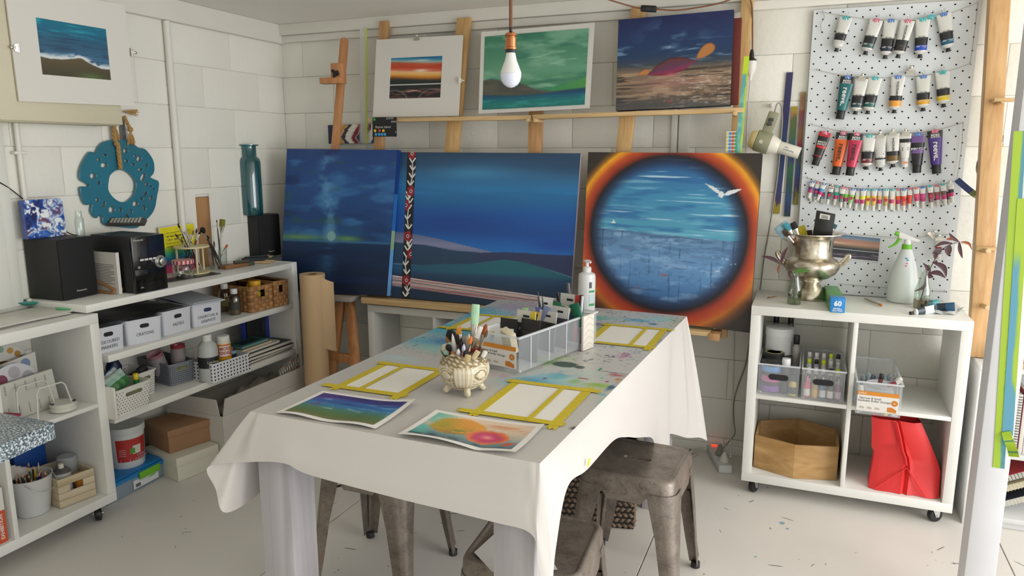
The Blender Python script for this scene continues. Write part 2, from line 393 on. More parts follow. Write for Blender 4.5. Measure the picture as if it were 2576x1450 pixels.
KR = cube_shelf('cube_shelf','white cube shelf on casters below the pegboard with four cubes',loc(-.199,3.10,0),.79,.385,.064,.832,2,2,shelf_z=.436)
KL = cube_shelf('cube_shelf','white cube shelf on casters at the left with palettes and pencils in it',loc(-2.512,1.145,0,PI/2),.80,.345,.072,.843,2,2,shelf_z=.474)
KB = cube_shelf('cube_shelf','low empty white cube shelf under the striped blue painting on the back wall',loc(-2.158,3.25,0),.80,.26,.004,.655,2,2,casters=False,m=mat('#d8d8d4',.4),shelf_z=.2)
# long open shelf on the left wall
SH = thing('shelf_unit','long white open shelf with three levels along the left wall','shelf',(-2.86,1.95,0))
SX0,SX1 = -2.858,-2.52;S1,S2,S3 = .88,.664,.412
for z,t,y0 in ((S1,.03,1.905),(S2,.028,1.976),(S3,.03,1.976)):
    MB().box((SX0,y0,z-t),(SX1,3.098,z)).build('shelf_board',WHITE_MEL,SH,w=True,bevel=.002)
MB().box((SX0,3.1,0),(SX1+.001,3.142,.88)).build('side_panel',WHITE_MEL,SH,w=True,bevel=.002)
# ================================================================ painting rack of leaning posts
PINE = wood('#d3ae78','#bf9560',2);PINE2 = wood('#c79b6d','#b08353',2);BEECH = wood('#cf9768','#bd8050',2);PALE = wood('#d9bb8c','#c5a271',0)
def yc(z):return 3.47-.11*(2.1-z)
RK = thing('painting_rack','pine posts with ledges leaning on the back wall to hold paintings','rack',(-1.3,3.23,0))
def post(xt,xb,zt,w_,m,d=.034,zb=.0):
    b = MB();lo = [(xb-w_/2,yc(zb)-d/2,zb),(xb+w_/2,yc(zb)-d/2,zb),(xb+w_/2,yc(zb)+d/2,zb),(xb-w_/2,yc(zb)+d/2,zb)]
    hi = [(xt-w_/2,yc(zt)-d/2,zt),(xt+w_/2,yc(zt)-d/2,zt),(xt+w_/2,yc(zt)+d/2,zt),(xt-w_/2,yc(zt)+d/2,zt)]
    b.hexa(lo,hi);return b.build('post',m,RK,w=True,bevel=.002)
def atz(x,y,z):                                                  # X of a post point at pixel on its leaning line
    return py(x,y,yc(z)).x
xa = [(962,47,957,340,2.13,.05,PINE2),(1164,42,1144,350,2.115,.072,PINE),(1352,300,1345,380,1.99,.066,PINE2),(1606,14,1576,370,2.105,.068,PINE),(1880,2,1846,330,2.11,.05,PINE)]
for (x1,y1,x2,y2,zt,w_,m) in xa:
    xt = py(x1,y1,3.45).x;z2 = py(x2,y2,3.39).z;x2w = py(x2,y2,yc(z2)).x
    xb = xt+(x2w-xt)*(zt)/(zt-z2)*1.0;xb = max(min(xb,xt+.08),xt-.10)
    if (w_ == .05 and x1 > 1800):xb = xt-.02
    post(xt,xb,zt,w_,m,zb=.6565 if x1 < 1200 else .636)
P2z = [py(985,748,3.255),py(1441,786,3.255)]
def ledge(xa_,xb_,z,y0,y1,t=.02,m=PALE,name='ledge',w2=None):
    a,c = xa_,xb_;za,zb = (z if isinstance(z,tuple) else (z,z))
    b = MB();b.hexa([(a,y0,za-t),(c,y0,zb-t),(c,y1,zb-t),(a,y1,za-t)],[(a,y0,za),(c,y0,zb),(c,y1,zb),(a,y1,za)])
    return b.build(name,m,RK,w=True,bevel=.0015)
ledge(py(928,300,3.34).x,py(1337,287,3.34).x,(py(928,298,3.34).z,py(1337,290,3.34).z),3.335,3.40)
ledge(py(1340,287,3.335).x,py(1870,265,3.335).x,(py(1340,289,3.335).z,py(1870,270.5,3.335).z),3.33,3.40)
for x,y in ((1333,296),(1350,297),(1850,279)):
    p = py(x,y,3.33);b = MB();b.cyl((p.x,3.42,p.z-.012),(p.x,3.30,p.z-.012),.009,n=10);b.build('dowel_peg',PALE,RK,w=True,bevel=.002)
zl = P2z[0].z;zr = P2z[1].z;x0_,x1_ = P2z[0].x,P2z[1].x;sl = (zr-zl)/(x1_-x0_);xa_ = py(908,750,3.2).x
ledge(xa_,x1_+.01,(zl+(xa_-x0_)*sl-.004,zr+.01*sl-.004),3.20,3.298,.03)
b = MB();q = py(1742,828,3.17);q2 = py(1786,838,3.17);zz = py(1672,809,3.205).z;b.box((q.x-.2,3.165,q2.z-.015),(q2.x,3.27,q2.z+.003));b.build('ledge',PALE,RK,w=True,bevel=.0015)
q = py(1797,842,3.16);b = MB();b.box((q.x-.022,3.158,q.z-.028),(q.x+.022,3.25,q.z+.004));b.build('ledge_block',PINE2,RK,w=True,bevel=.002)
# beech studio easel at the left
EA = thing('studio_easel','reddish beech studio easel behind the moonlit blue painting','easel',(-2.3,3.2,0))
def bar(b,p,q,w_,d,up=(0,-1,0)):
    p,q = Vector(p),Vector(q);t = (q-p).normalized();n = Vector(up);n = (n-t*n.dot(t)).normalized();s = t.cross(n)
    return b.hexa([p+s*w_/2+n*d/2,p-s*w_/2+n*d/2,p-s*w_/2-n*d/2,p+s*w_/2-n*d/2],[q+s*w_/2+n*d/2,q-s*w_/2+n*d/2,q-s*w_/2-n*d/2,q+s*w_/2-n*d/2])
mt = py(866,98,3.46);mb_ = py(843,375,3.37);dirm = (mb_-mt);bot = mt+dirm*((mt.z-1.0)/(mt.z-mb_.z))
b = MB();bar(b,bot,mt-Vector((0,0,.012)),.042,.022);b.cyl(mt+Vector((0,.011,-.014)),mt+Vector((0,-.011,-.014)),.021,n=18);b.build('mast',BEECH,EA,w=True,bevel=.002)
cz = py(853,186,3.42);b = MB();b.cbox((cz.x+.005,cz.y-.012,cz.z),(.066,.05,.105));c2 = py(845,204,3.40);b.cbox((c2.x-.012,c2.y-.02,c2.z),(.125,.05,.032));b.build('canvas_clamp',BEECH,EA,w=True,bevel=.004)
k = py(843,184,3.36);b = MB();b.cyl(k+Vector((0,.02,0)),k+Vector((0,-.006,0)),.012,n=12)
for a in range(3):b.ball(k+Vector((.016*math.cos(a*2.1+.3),-.004,.016*math.sin(a*2.1+.3))),.009,8,6)
b.build('knob',mat('#17181a',.4),EA,w=True)
for (xt_,yt_,xb2,yb2) in ((878,745,893,905),(858,745,836,930)):
    p = py(xt_,yt_,3.292);q = py(xb2,yb2,3.18);q = p+(q-p)*((p.z-.002)/(p.z-q.z));top = p+(p-q).normalized()*.35
    b = MB();bar(b,q,top,.05,.03);b.build('leg',BEECH,EA,w=True,bevel=.002)
p,q = py(826,897,3.19),py(900,905,3.19);b = MB();bar(b,p-Vector((.06,0,0)),q,.05,.022,(0,-1,0));b.build('crossbar',BEECH,EA,w=True,bevel=.002)
p,q = py(728,732,3.215),py(893,741.5,3.215);p.z -= .008;q.z -= .008;b = MB();b.hexa([(p.x,3.17,p.z-.026),(q.x,3.17,q.z-.026),(q.x,3.27,q.z-.026),(p.x,3.27,p.z-.026)],[(p.x,3.17,p.z),(q.x,3.17,q.z),(q.x,3.27,q.z),(p.x,3.27,p.z)]);b.build('canvas_ledge',wood('#b08a5e','#8c9aa0',0),EA,w=True,bevel=.002)
# ================================================================ paintings
def quad(c,Yt,Yb):
    q = [py(*c[0],Yt),py(*c[1],Yt),py(*c[2],Yb),py(*c[3],Yb)];E_ = Vector(EYE);N = (q[1]-q[0]).cross((q[2]+q[3])/2-q[0])
    for i in (2,3):d = q[i]-E_;q[i] = E_+d*((q[0]-E_).dot(N)/d.dot(N))       # keep the board flat
    return q
def painting(label,Q,t,edge,fn,nu,nv,name='painting',cat='painting',relief=None,r=.45,back=None,group=None):
    c = (Vector(Q[3])+Vector(Q[2]))/2
    T = thing(name,label,cat,c,0,group)
    slab_from(Q,t).build('canvas',mat(edge,.6),T,w=True,bevel=.002)
    picture('painted_face',T,Q,nu,nv,fn,r=r,relief=relief)
    return T
def f_moon(u,v):
    c = ramp(v,[(0,'#1b3d76'),(.25,'#1e4a86'),(.45,'#1b4179'),(.58,'#1d4c80'),(.635,'#1c4a7c'),(.645,'#103158'),(.72,'#0d2749'),(1,'#0a1b34')])
    n = fbm(u*3.2+v*2,v*12,1,5);n2 = fbm(u*2.5,v*9,5,4);sky = ss(.64,.6,v)
    c = lay(c,'#3d78ad',sky*ss(.5,.78,n)*.75);c = lay(c,'#12285a',sky*ss(.52,.75,n2)*.7)
    col = np.exp(-((u-.42+.03*np.sin(v*9))/.07)**2)*ss(.42,.62,fbm(u*9,v*16,8));c = lay(c,'#5b92bd',sky*col*.75)
    c = lay(c,'#35583f',sky*ss(.66,.76,fbm(u*4+3,v*22,12))*.35)
    glow = np.exp(-((v-.615)/.02)**2)*(np.exp(-((u-.15)/.25)**2)+np.exp(-((u-.62)/.12)**2));c = lay(c,'#6c9554',glow*.85)
    c = lay(c,'#3c7099',np.exp(-((v-.638)/.006)**2)*.9)
    c = lay(c,'#2f6fa0',np.exp(-((u-.44)/.07)**2)*ss(.64,.66,v)*ss(1.0,.66,v)*ss(.4,.65,fbm(u*5,v*40,3))*.75)
    c = lay(c,'#16305a',ss(.66,.7,v)*ss(.5,.7,fbm(u*3,v*20,33))*.5)
    d = np.hypot((u-.465)*.95,(v-.60)*1.05);c = lay(c,'#8fb3ad',ss(.04,.033,d)*.95);c = lay(c,'#5f94a8',ss(.09,.03,d)*.35);return c
P1 = quad([(722,375),(1000,377),(973,745),(705,731)],3.30,3.215)
T1 = painting('large deep blue painting of a moon rising over the sea, leftmost of the lower three',P1,.030,'#1d4c92',f_moon,150,180)
b = MB();b.paint('#16366e')
TR,BR = Vector(P1[1]),Vector(P1[2]);n1 = (Vector(P1[1])-Vector(P1[0])).cross(Vector(P1[0])-Vector(P1[3])).normalized()
for (v0,v1,h) in ((0,.3,'#15357a'),(.3,.55,'#2d69b4'),(.55,.68,'#8fb08a'),(.68,1,'#6aa3dc')):
    a0,a1 = TR.lerp(BR,v0),TR.lerp(BR,v1);e = Vector((.0008,0,0));b.paint(h);b.add([a0+e,a0-n1*.034+e,a1-n1*.034+e,a1+e],[(0,3,2,1)])
b.build('painted_edge',vcol(.5),T1,w=True,smooth=0)
def ridge(u,pts):return np.interp(u,[p[0] for p in pts],[p[1] for p in pts])
def f_hills(u,v):
    c = ramp(v,[(0,'#223d58'),(.06,'#27496a'),(.14,'#2d6088'),(.22,'#276ca0'),(.32,'#1b6096'),(.4,'#14529b'),(.52,'#124891'),(.6,'#165fab'),(.7,'#1d74b4')])
    n = fbm(u*1.8,v*9,21,4)
    c = lay(c,'#3f86b4',np.exp(-((v-.11-.02*n)/.05)**2)*np.exp(-((u-.45)/.22)**2)*.85);c = lay(c,'#22405f',ss(.16,0,v)*ss(.35,.7,n)*.8);c = lay(c,'#22405f',ss(.75,1,u)*ss(.2,.05,v)*.7)
    c = lay(c,'#2f83bd',np.exp(-((v-.26)/.03)**2)*ss(.3,.7,fbm(u*2,v*14,24))*.8);c = lay(c,'#123a86',np.exp(-((v-.46)/.06)**2)*np.exp(-((u-.4)/.25)**2)*.6);c = lay(c,'#134092',np.exp(-((v-.58)/.05)**2)*np.exp(-((u-.9)/.12)**2)*.8)
    h1 = ridge(u,[(0,.545),(.1,.55),(.25,.575),(.45,.62),(.58,.648),(.6,.66),(1,.9)]);a = ss(h1-.002,h1+.002,v);c = lay(c,ramp(v,[(.55,'#5a6488'),(.62,'#7b7fa0'),(.68,'#5f6a8c')]),a)
    h2 = ridge(u,[(0,.615),(.2,.625),(.35,.65),(.5,.655),(.6,.67),(.75,.7),(1,.7)]);c = lay(c,ramp(v,[(.6,'#24405f'),(.78,'#223a55')]),ss(h2-.002,h2+.002,v))
    h3 = ridge(u,[(.4,.67),(.52,.655),(.62,.645),(.75,.64),(.85,.643),(1,.64)]);c = lay(c,'#2b3458',ss(h3-.002,h3+.002,v)*ss(.45,.55,u))
    h4 = ridge(u,[(0,.765),(.15,.765),(.3,.745),(.45,.735),(.55,.71),(.64,.692),(.74,.70),(.85,.73),(1,.78)]);c = lay(c,ramp(u,[(0,'#234e6e'),(.35,'#22586f'),(.62,'#1c5f6d'),(.95,'#1c5a68')]),ss(h4-.002,h4+.002,v))
    c = lay(c,'#7fb0c4',np.exp(-((v-h4)/.0025)**2)*ss(.6,.9,np.abs(u-.5)*2)*.6)
    h5 = .80+.02*np.sin(u*5+.6)*.5;c = lay(c,ramp(v,[(.79,'#20486a'),(.86,'#1a3550'),(1,'#162c44')]),ss(h5-.02,h5+.02,v))
    return c
def f_stripe(u,s):
    c = np.zeros(u.shape+(3,))+hx('#d6cfcb');wob = .035*(fbm(u*9,s*2,41)-.5);ins = 1.
    for k,(p,w_,h) in enumerate([(.0,.05,'#8e2230'),(.14,.045,'#1d2430'),(.24,.05,'#8e2230'),(.36,.04,'#7b2330'),(.47,.07,'#23252f'),(.58,.05,'#972336'),(.68,.04,'#2a2730'),(.78,.075,'#8c1f2e'),(.9,.06,'#1c232f'),(1,.05,'#8e2230')]):
        c = lay(c,h,ins*ss(w_*.7,w_*.35,np.abs(s-p-wob-.02*np.sin(u*6+k))))
    return c
P2 = quad([(1000,383),(1461,386),(1433,785),(985,748)],3.335,3.255)
T2 = painting('wide blue painting of dark hills with a red and white floral strip',P2,.030,'#d8c6cb',f_hills,230,200)
def f_floral(u,v):
    A = 13.5;y = v*A;x = u                                       # strip is one unit wide, A tall
    c = np.zeros(u.shape+(3,))+hx('#17171b')
    def leafrun(c,y0,y1,sgn,side):
        k = 0;yy = y1
        n = max(3,int((y1-y0)/.5));st = None
        for i in range(n):
            t = i/(n-1);ys = y1+(y0-y1)*t;xs = .5+sgn*.22*math.sin(t*2.6);p = (xs,ys)
            if st:c = lay(c,'#d6d2cc',ss(.07,.045,seg(x,y,st,p)))
            st = p
            for s in (-1,1):
                q = (xs+s*.34,ys-.36);q0 = (xs+s*.08,ys-.05);d = seg(x,y,q0,q);c = lay(c,'#dcd8d2',ss(.085,.06,d))
        return c
    for (y0,y1,sg) in ((.9,3.0,1),(4.0,4.6,-1),(5.2,7.0,-1),(8.35,9.0,1),(9.6,11.2,-1),(12.3,13.3,1)):c = leafrun(c,y0,y1,sg,0)
    for (fx,fy) in ((.55,.15),(.6,3.55),(.08,4.85),(.45,7.7),(.9,9.35),(.5,11.8)):
        dx,dy = x-fx,y-fy;rr = np.hypot(dx,dy);an = np.arctan2(dy,dx);pet = .52*(.72+.28*np.abs(np.cos(2.5*an)))
        c = lay(c,'#8d1f2e',ss(pet+.02,pet-.02,rr));c = lay(c,'#5d1420',ss(.5,.2,rr)*ss(.95,1,np.abs(np.cos(2.5*an+PI/2)))*(rr < pet));c = lay(c,'#ded9d4',ss(.17,.15,rr));c = lay(c,'#26191d',ss(.11,.09,rr))
    return c
picture('stripe_band',T2,[qpt(P2,0,.845),qpt(P2,1,.925),qpt(P2,1,.992),qpt(P2,0,.92)],150,70,f_stripe,off=.0013)
picture('floral_strip',T2,subq(P2,.062,0,.112,1),34,460,f_floral,off=.0022)
def f_circle(u,v):
    du,dv = (u-.497)/.45,(v-.478)/.455;r = np.hypot(du,dv)+.012*(fbm(u*6,v*6,51)-.5);an = np.arctan2(dv,du)
    k = fbm(u*5,v*5,53)
    c = ramp(r,[(.98,'#151a2c'),(1.01,'#1c1519'),(1.045,'#6d2418'),(1.09,'#9a381c'),(1.14,'#b04a1e'),(1.19,'#d07e20'),(1.225,'#d8961f'),(1.27,'#7a501c'),(1.33,'#2e2720'),(1.6,'#24211f')])
    low = ss(.1,.7,dv);c2 = ramp(r,[(.98,'#151a2c'),(1.01,'#1c1519'),(1.05,'#5d1f1a'),(1.10,'#94301c'),(1.17,'#a9421f'),(1.24,'#b0621f'),(1.31,'#6b3f20'),(1.40,'#2a221f'),(1.6,'#1f1d1d')]);c = c*(1-low[...,None])+c2*low[...,None]
    c = c*(.93+.14*fbm(u*20,v*20,55)[...,None]);ins = ss(1.0,.975,r);vs = v-.02*u*.5
    hz = .475+.03*(u-.1)
    up = ramp((v)/.49,[(0,'#1a3c6a'),(.25,'#2a6394'),(.5,'#3a7fa6'),(.75,'#4387a8'),(1,'#4b93ad')])
    st = fbm(u*3,v*46,57,4);up = lay(up,'#7fb4c6',ss(.58,.78,st)*.6);up = lay(up,'#1f558f',ss(.5,.7,fbm(u*4,v*26,60))*.6);up = lay(up,'#c4dbe4',ss(.68,.78,fbm(u*2.2+5,v*70,62))*.8)
    lo = ramp(v,[(.47,'#56799c'),(.62,'#5f88b2'),(.75,'#507dab'),(.85,'#35608f'),(.95,'#21436a')])
    m1 = fbm(u*9,v*30,64,5);lo = lay(lo,'#88aacb',ss(.5,.72,m1)*.6);lo = lay(lo,'#35557a',ss(.55,.7,fbm(u*7,v*60,67,4))*ss(.72,.48,v)*.6);lo = lay(lo,'#3f5f80',ss(.6,.7,fbm(u*30,v*70,65))*.4)
    gx = u*17+.5*(fbm(u*2,v*5,70)-.5);lines = ss(.07,.03,np.abs(gx-np.round(gx)))*ss(.40,.5,vn(np.round(gx)*3.7,v*6,71)*.8+v*.25);gy = v*22+.8*(fbm(u*3,v,73)-.5);l2 = ss(.10,.05,np.abs(gy-np.round(gy)))*ss(.56,.66,vn(u*5,np.round(gy)*2.9,74))
    lo = lay(lo,'#1b2f4a',np.maximum(lines*.5*ss(.35,.6,fbm(u*11,v*9,79)),l2*.45*ss(.4,.6,fbm(u*7,v*13,81))));lo = lay(lo,'#a0564f',ss(.72,.8,fbm(u*6+9,v*11,76))*.6)
    inn = np.where((v < hz)[...,None],up,lo);inn = lay(inn,'#101b33',ss(.80,1.0,r)*.92);inn = lay(inn,'#e4edf3',ss(.7,.8,fbm(u*40,v*40,77))*ss(.74,.82,u)*ss(.55,.6,v)*ss(.8,.75,v)*.6)
    c = c*(1-ins[...,None])+inn*ins[...,None]
    def G(x,y):return ((x-1478)/(1911-1478),(y-384)/(838-384)+.0)
    for P in ([(1782,464),(1801,471),(1815,480),(1822,490),(1812,488),(1798,478)],[(1871,475),(1852,477),(1836,482),(1828,492),(1838,493),(1856,485)],[(1816,487),(1820,482),(1827,485),(1829,492),(1824,500),(1815,496)]):
        c = lay(c,'#ccd0d2',inpoly(u,v,[G(*q) for q in P])*1.)
    for P in ([(1553,578),(1554,571),(1559,578)],[(1549,579),(1562,579),(1559,582),(1551,582)]):c = lay(c,'#c9d2d2',inpoly(u,v,[G(*q) for q in P])*1.)
    return c
P3 = quad([(1480,383),(1918,386),(1885,838),(1460,781)],3.33,3.205)
painting('square painting of a blue sea porthole ringed in orange with a white gull',P3,.034,'#1d1a1a',f_circle,260,260)
# upper row
def matted(label,QM,u0,v0,u1,v1,fn,nu,nv):
    T = thing('matted_print',label,'painting',(Vector(QM[3])+Vector(QM[2]))/2)
    A = [qpt(QM,*p) for p in ((0,0),(1,0),(1,1),(0,1))];B = subq(QM,u0,v0,u1,v1);N = (A[1]-A[0]).cross(A[0]-A[3]).normalized()
    b = MB();vs = A+B+[p-N*.0025 for p in A]+[p-N*.0025 for p in B]
    b.add(vs,[(0,4,5,1)[::-1],(1,5,6,2)[::-1],(2,6,7,3)[::-1],(3,7,4,0)[::-1],(8,9,13,12)[::-1],(9,10,14,13)[::-1],(10,11,15,14)[::-1],(11,8,12,15)[::-1],(0,1,9,8)[::-1],(1,2,10,9)[::-1],(2,3,11,10)[::-1],(3,0,8,11)[::-1],(4,12,13,5)[::-1],(5,13,14,6)[::-1],(6,14,15,7)[::-1],(7,15,12,4)[::-1]])
    b.build('mount_board',mat('#dedad2',.7),T,w=True,smooth=0)
    slab_from([p-N*.003 for p in A],.004).build('backing_board',mat('#cfc6b4',.8),T,w=True)
    picture('print',T,[p-N*.0029 for p in B],nu,nv,fn,off=.0004);return T,N
def f_sunset(u,v):
    c = ramp(v+.03*np.sin(u*3+2)+.06*(u-.5)*0,[(0,'#1f6490'),(.06,'#3b86a6'),(.1,'#93a69b'),(.15,'#b4543a'),(.24,'#b23c22'),(.31,'#c4614a'),(.36,'#d8b07e'),(.42,'#d8a050'),(.48,'#b5742a'),(.52,'#6b4526'),(.56,'#20282b'),(.62,'#1d2628'),(1,'#201a1c')])
    c = lay(c,'#e8dfc8',np.exp(-((v-.33)/.035)**2-((u-.6)/.14)**2)*.9);c = lay(c,'#d8d6c0',np.exp(-((v-.08)/.03)**2-((u-.6)/.2)**2)*.7);c = c+(fbm(u*3,v*20,80)-.5)[...,None]*.1*(v < .55)[...,None]
    c = lay(c,'#e8e6e0',ss(.012,.008,np.abs(v-.665)))
    n = fbm(u*4,v*30,82,4);c = lay(c,'#8a5550',ss(.5,.7,n)*ss(.74,.8,v)*.7);c = lay(c,'#d0a090',ss(.62,.75,n)*np.exp(-((v-.83)/.04)**2)*np.exp(-((u-.45)/.25)**2));c = lay(c,'#8f8485',ss(.010,.004,np.abs(np.hypot(u-.1,(v-1.1)*.9)-.27))*.8);c = lay(c,'#8f8485',ss(.010,.004,np.abs(np.hypot(u-.86,(v-1.12)*.9)-.3))*.8);return c
QM = quad([(947,100),(1164,88),(1153,292),(938,295)],3.415,3.365)
matted('white matted print of an orange sunset clipped to the left posts',QM,.185,.245,.785,.765,f_sunset,110,90)
def f_green(u,v):
    c = ramp(v,[(0,'#37735a'),(.3,'#4c8368'),(.5,'#5f9477'),(.66,'#4f8565'),(.78,'#3d7460')])
    n = fbm(u*3-v*2,v*7,90,5);c = lay(c,'#84b095',ss(.5,.75,n)*.7);c = lay(c,'#2b6658',ss(.52,.75,fbm(u*2.5,v*10,93))*.7);c = lay(c,'#1e5f66',ss(.25,0,u)*ss(.45,.65,fbm(u*4,v*5,95))*.8);c = lay(c,'#a6c8ae',ss(.68,.78,fbm(u*4,v*18,97))*.35)
    hr = ridge(u,[(0,1),(.5,.8),(.62,.76),(.75,.73),(.9,.68),(1,.63)]);c = lay(c,ramp(u,[(.55,'#2f8060'),(1,'#4b8a45')]),ss(hr-.02,hr+.02,v))
    hl = ridge(u,[(0,.60),(.08,.585),(.15,.60),(.25,.68),(.35,.655),(.42,.69),(.52,.76),(.7,.80),(.85,.79),(1,.80)]);c = lay(c,'#4a4b45',ss(hl-.015,hl+.015,v));c = lay(c,'#5f5c50',ss(hl,hl+.01,v)*ss(.45,.7,fbm(u*4,v*16,99))*.7)
    w0 = .80+.03*np.sin(u*4);c = lay(c,ramp(v,[(.8,'#123a5c'),(.85,'#15556e'),(.93,'#1c736f'),(1,'#1f6a66')]),ss(w0-.02,w0+.02,v));c = lay(c,'#2f8f88',ss(.55,.72,fbm(u*5,v*28,101))*ss(.84,.88,v)*.7);return c
QG = quad([(1210,80),(1496,56),(1483,272),(1203,286)],3.41,3.363)
TG = thing('painting','unframed green landscape painting on curling white paper behind the light bulb','painting',(Vector(QG[3])+Vector(QG[2]))/2)
b = MB();NG = (QG[1]-QG[0]).cross(QG[0]-QG[3]).normalized()
b.grid(lambda u,v:qpt(QG,u,v)+NG*(-.006+.012*(2*u-1)**4*.3+.004*math.sin(v*3)*0),16,12);b.build('paper',mat('#d9d6cf',.7),TG,w=True,solid=-.0006)
picture('painted_face',TG,subq(QG,.035,.06,.955,.955),140,110,f_green,off=-.0028+.0)
slab_from([p-NG*.0075 for p in subq(QG,.01,.01,.99,.99)],.003).build('backing_board',mat('#b59468',.8),TG,w=True)
def f_sea(u,v):
    c = ramp(v,[(0,'#1c2450'),(.25,'#18305a'),(.42,'#1c3558'),(.52,'#38404a'),(.58,'#6f5f50'),(.75,'#7d6a58'),(.85,'#5c4c40'),(1,'#6d6154')])
    n = fbm(u*5,v*26,110,5);c = lay(c,'#7fa0b8',ss(.58,.74,n)*np.exp(-((v-.4)/.12)**2)*.7);c = lay(c,'#5c7897',ss(.56,.74,fbm(u*6,v*9,112))*np.exp(-((v-.2)/.16)**2-((u-.5)/.25)**2)*.7);c = lay(c,'#b2c2cf',ss(.6,.72,fbm(u*7,v*24,131))*np.exp(-((v-.35)/.05)**2-((u-.58)/.14)**2)*.9)
    s = ss(.52,.6,v);c = lay(c,'#a48a70',s*ss(.48,.7,n)*.8);c = lay(c,'#2c2622',s*ss(.56,.68,fbm(u*3,v*44,115))*.8);c = lay(c,'#9a6a62',np.exp(-((v-.72)/.06)**2-((u-.5)/.3)**2)*.6);c = lay(c,'#d8d0c2',ss(.6,.72,fbm(u*20,v*90,117))*ss(.55,.7,v)*ss(.35,1,u+v*.3)*.5);c = lay(c,'#1e2b40',ss(.9,1.02,v+.5*(1-u)*.2)*.4)
    up = np.interp(u,[.28,.36,.47,.58,.66,.72],[.62,.53,.455,.455,.49,.505]);dn = np.interp(u,[.28,.36,.47,.6,.66,.72],[.625,.64,.645,.60,.54,.51])
    body = (u > .28)*(u < .72)*ss(up-.004,up+.004,v)*ss(dn+.004,dn-.004,v);c = lay(c,ramp(np.clip((v-up)/(dn-up+1e-6),0,1),[(0,'#3a1d1d'),(.12,'#5d2f35'),(.5,'#5a3550'),(.8,'#7d2c4c'),(1,'#6d2233')]),body);c = lay(c,'#b56a70',np.exp(-((v-.64)/.02)**2-((u-.49)/.05)**2)*.8)
    for (cx_,cy_,a,b_,th) in ((.245,.60,.055,.036,-.3),(.775,.415,.095,.068,-.75)):
        du,dv = u-cx_,(v-cy_)*.93;x = du*math.cos(th)+dv*math.sin(th);y = -du*math.sin(th)+dv*math.cos(th);b2 = b_*(.72+.28*(x/a));q = (x/a)**2+(y/np.maximum(b2,1e-3))**2
        c = lay(c,'#8f5526',ss(1.1,.95,q));c = lay(c,'#c58a50',ss(.95,.7,q)*(.55+.45*np.sin(y*420)*np.sin(x*300)))
    c = lay(c,'#a8342c',(np.hypot((u-.48)*1.4,v-.93) < .016)*.8);return c
QS = quad([(1556,50),(1846,24),(1837,265),(1549,279)],3.395,3.355)
painting('dark blue and sandy seabed painting with two orange shells on the upper ledge',QS,.03,'#161a2c',f_sea,180,150)
QB = quad([(1830,47),(1866,44),(1857,263),(1825,265)],3.432,3.392)
T = thing('canvas','edge of a dark red canvas tucked behind the seabed painting','canvas',(Vector(QB[3])+Vector(QB[2]))/2);slab_from(QB,.011).build('canvas_face',mat('#6d2a24',.6),T,w=True,bevel=.002)
# striped little canvas, price card, ruler
def f_striped(u,v):
    x = u*9+1.2*fbm(u*2,v*3,120)+v*.9;k = np.floor(x+1.6*fbm(u*3,v*2,121));t = vn(k*1.7,k*0,122)
    P = np.array([hx(h) for h in ('#24203a','#5c1f2b','#d6d2c6','#2a4f86','#c9912f','#3a2a30','#e2dfd4','#7b2130')]);c = P[(k.astype(int)) % 8];c = lay(c,'#e0ddd2',ss(.16,.05,np.abs(x+1.6*fbm(u*3,v*2,121)-k-.1))*.8)
    c = lay(c,'#c9c9bb',ss(.66,.75,u)*ss(.95,.9,u)*ss(.2,.5,fbm(u*7,v*7,124))*.9);return lay(c,'#22253c',ss(.14,.11,u))
Q = [py(825,315,3.50),py(938,312,3.50),py(938,360,3.50),py(827,362,3.50)]
painting('small narrow canvas with wavy colourful stripes fixed low on the back wall',Q,.02,'#20243c',f_striped,70,34)
Q = [py(937,296,3.325),py(997,295,3.325),py(998,344,3.325),py(937,344,3.325)]
T = thing('price_card','black price card with coloured dots under the upper ledge','card',Q[3]);slab_from(Q,.0015).build('card',mat('#1b1c1e',.6),T,w=True)
fr = frame(qpt(Q,.5,.5)+Vector((0,-.001,0)),Q[1]-Q[0],Q[0]-Q[3]);CH = mat('#d6d3ce',.7)
for s,x,y,z in (('ISLAND',.045,.043,.013),('SERIES',.075,.026,.012),('Raynes Island',-.012,.0,.017),('$ 1000',.105,-.026,.011)):text(s,z,fr @ loc(x*.75,y,0),CH,T,shear=.15)
b = MB()
for x,y,r,h in ((.08,.10,.04,'#3fa05a'),(.11,.69,.04,'#e6c22c'),(.30,.69,.04,'#d8452e'),(.46,.69,.04,'#e6c22c'),(.15,.88,.04,'#3fa0dc'),(.28,.88,.04,'#3fa0dc'),(.4,.88,.04,'#3fa0dc'),(.52,.88,.04,'#3fa0dc')):
    b = MB();c = qpt(Q,x,y);b.cyl(c+Vector((0,-.0002,0)),c+Vector((0,-.0012,0)),.0075,n=14);b.build('sticker_dot',mat(h,.5),T,w=True)
T = thing('ruler','long clear acrylic ruler with a yellow tape strip hanging on the back wall','ruler',py(915,362,3.51))
p0,p1 = py(905,72,3.455),py(907,360,3.49);q0,q1 = py(922,70,3.455),py(923,362,3.49)
slab_from([p0,q0,q1,p1],.003).build('blade',mat('#dfe3e0',.2,alpha=.35),T,w=True)
slab_from([Vector(q0)+Vector((-.008,-.001,0)),Vector(q0)+Vector((.004,-.001,0)),Vector(q1)+Vector((.004,-.001,0)),Vector(q1)+Vector((-.008,-.001,0))],.001).build('yellow_scale',mat('#c4cf56',.5),T,w=True)
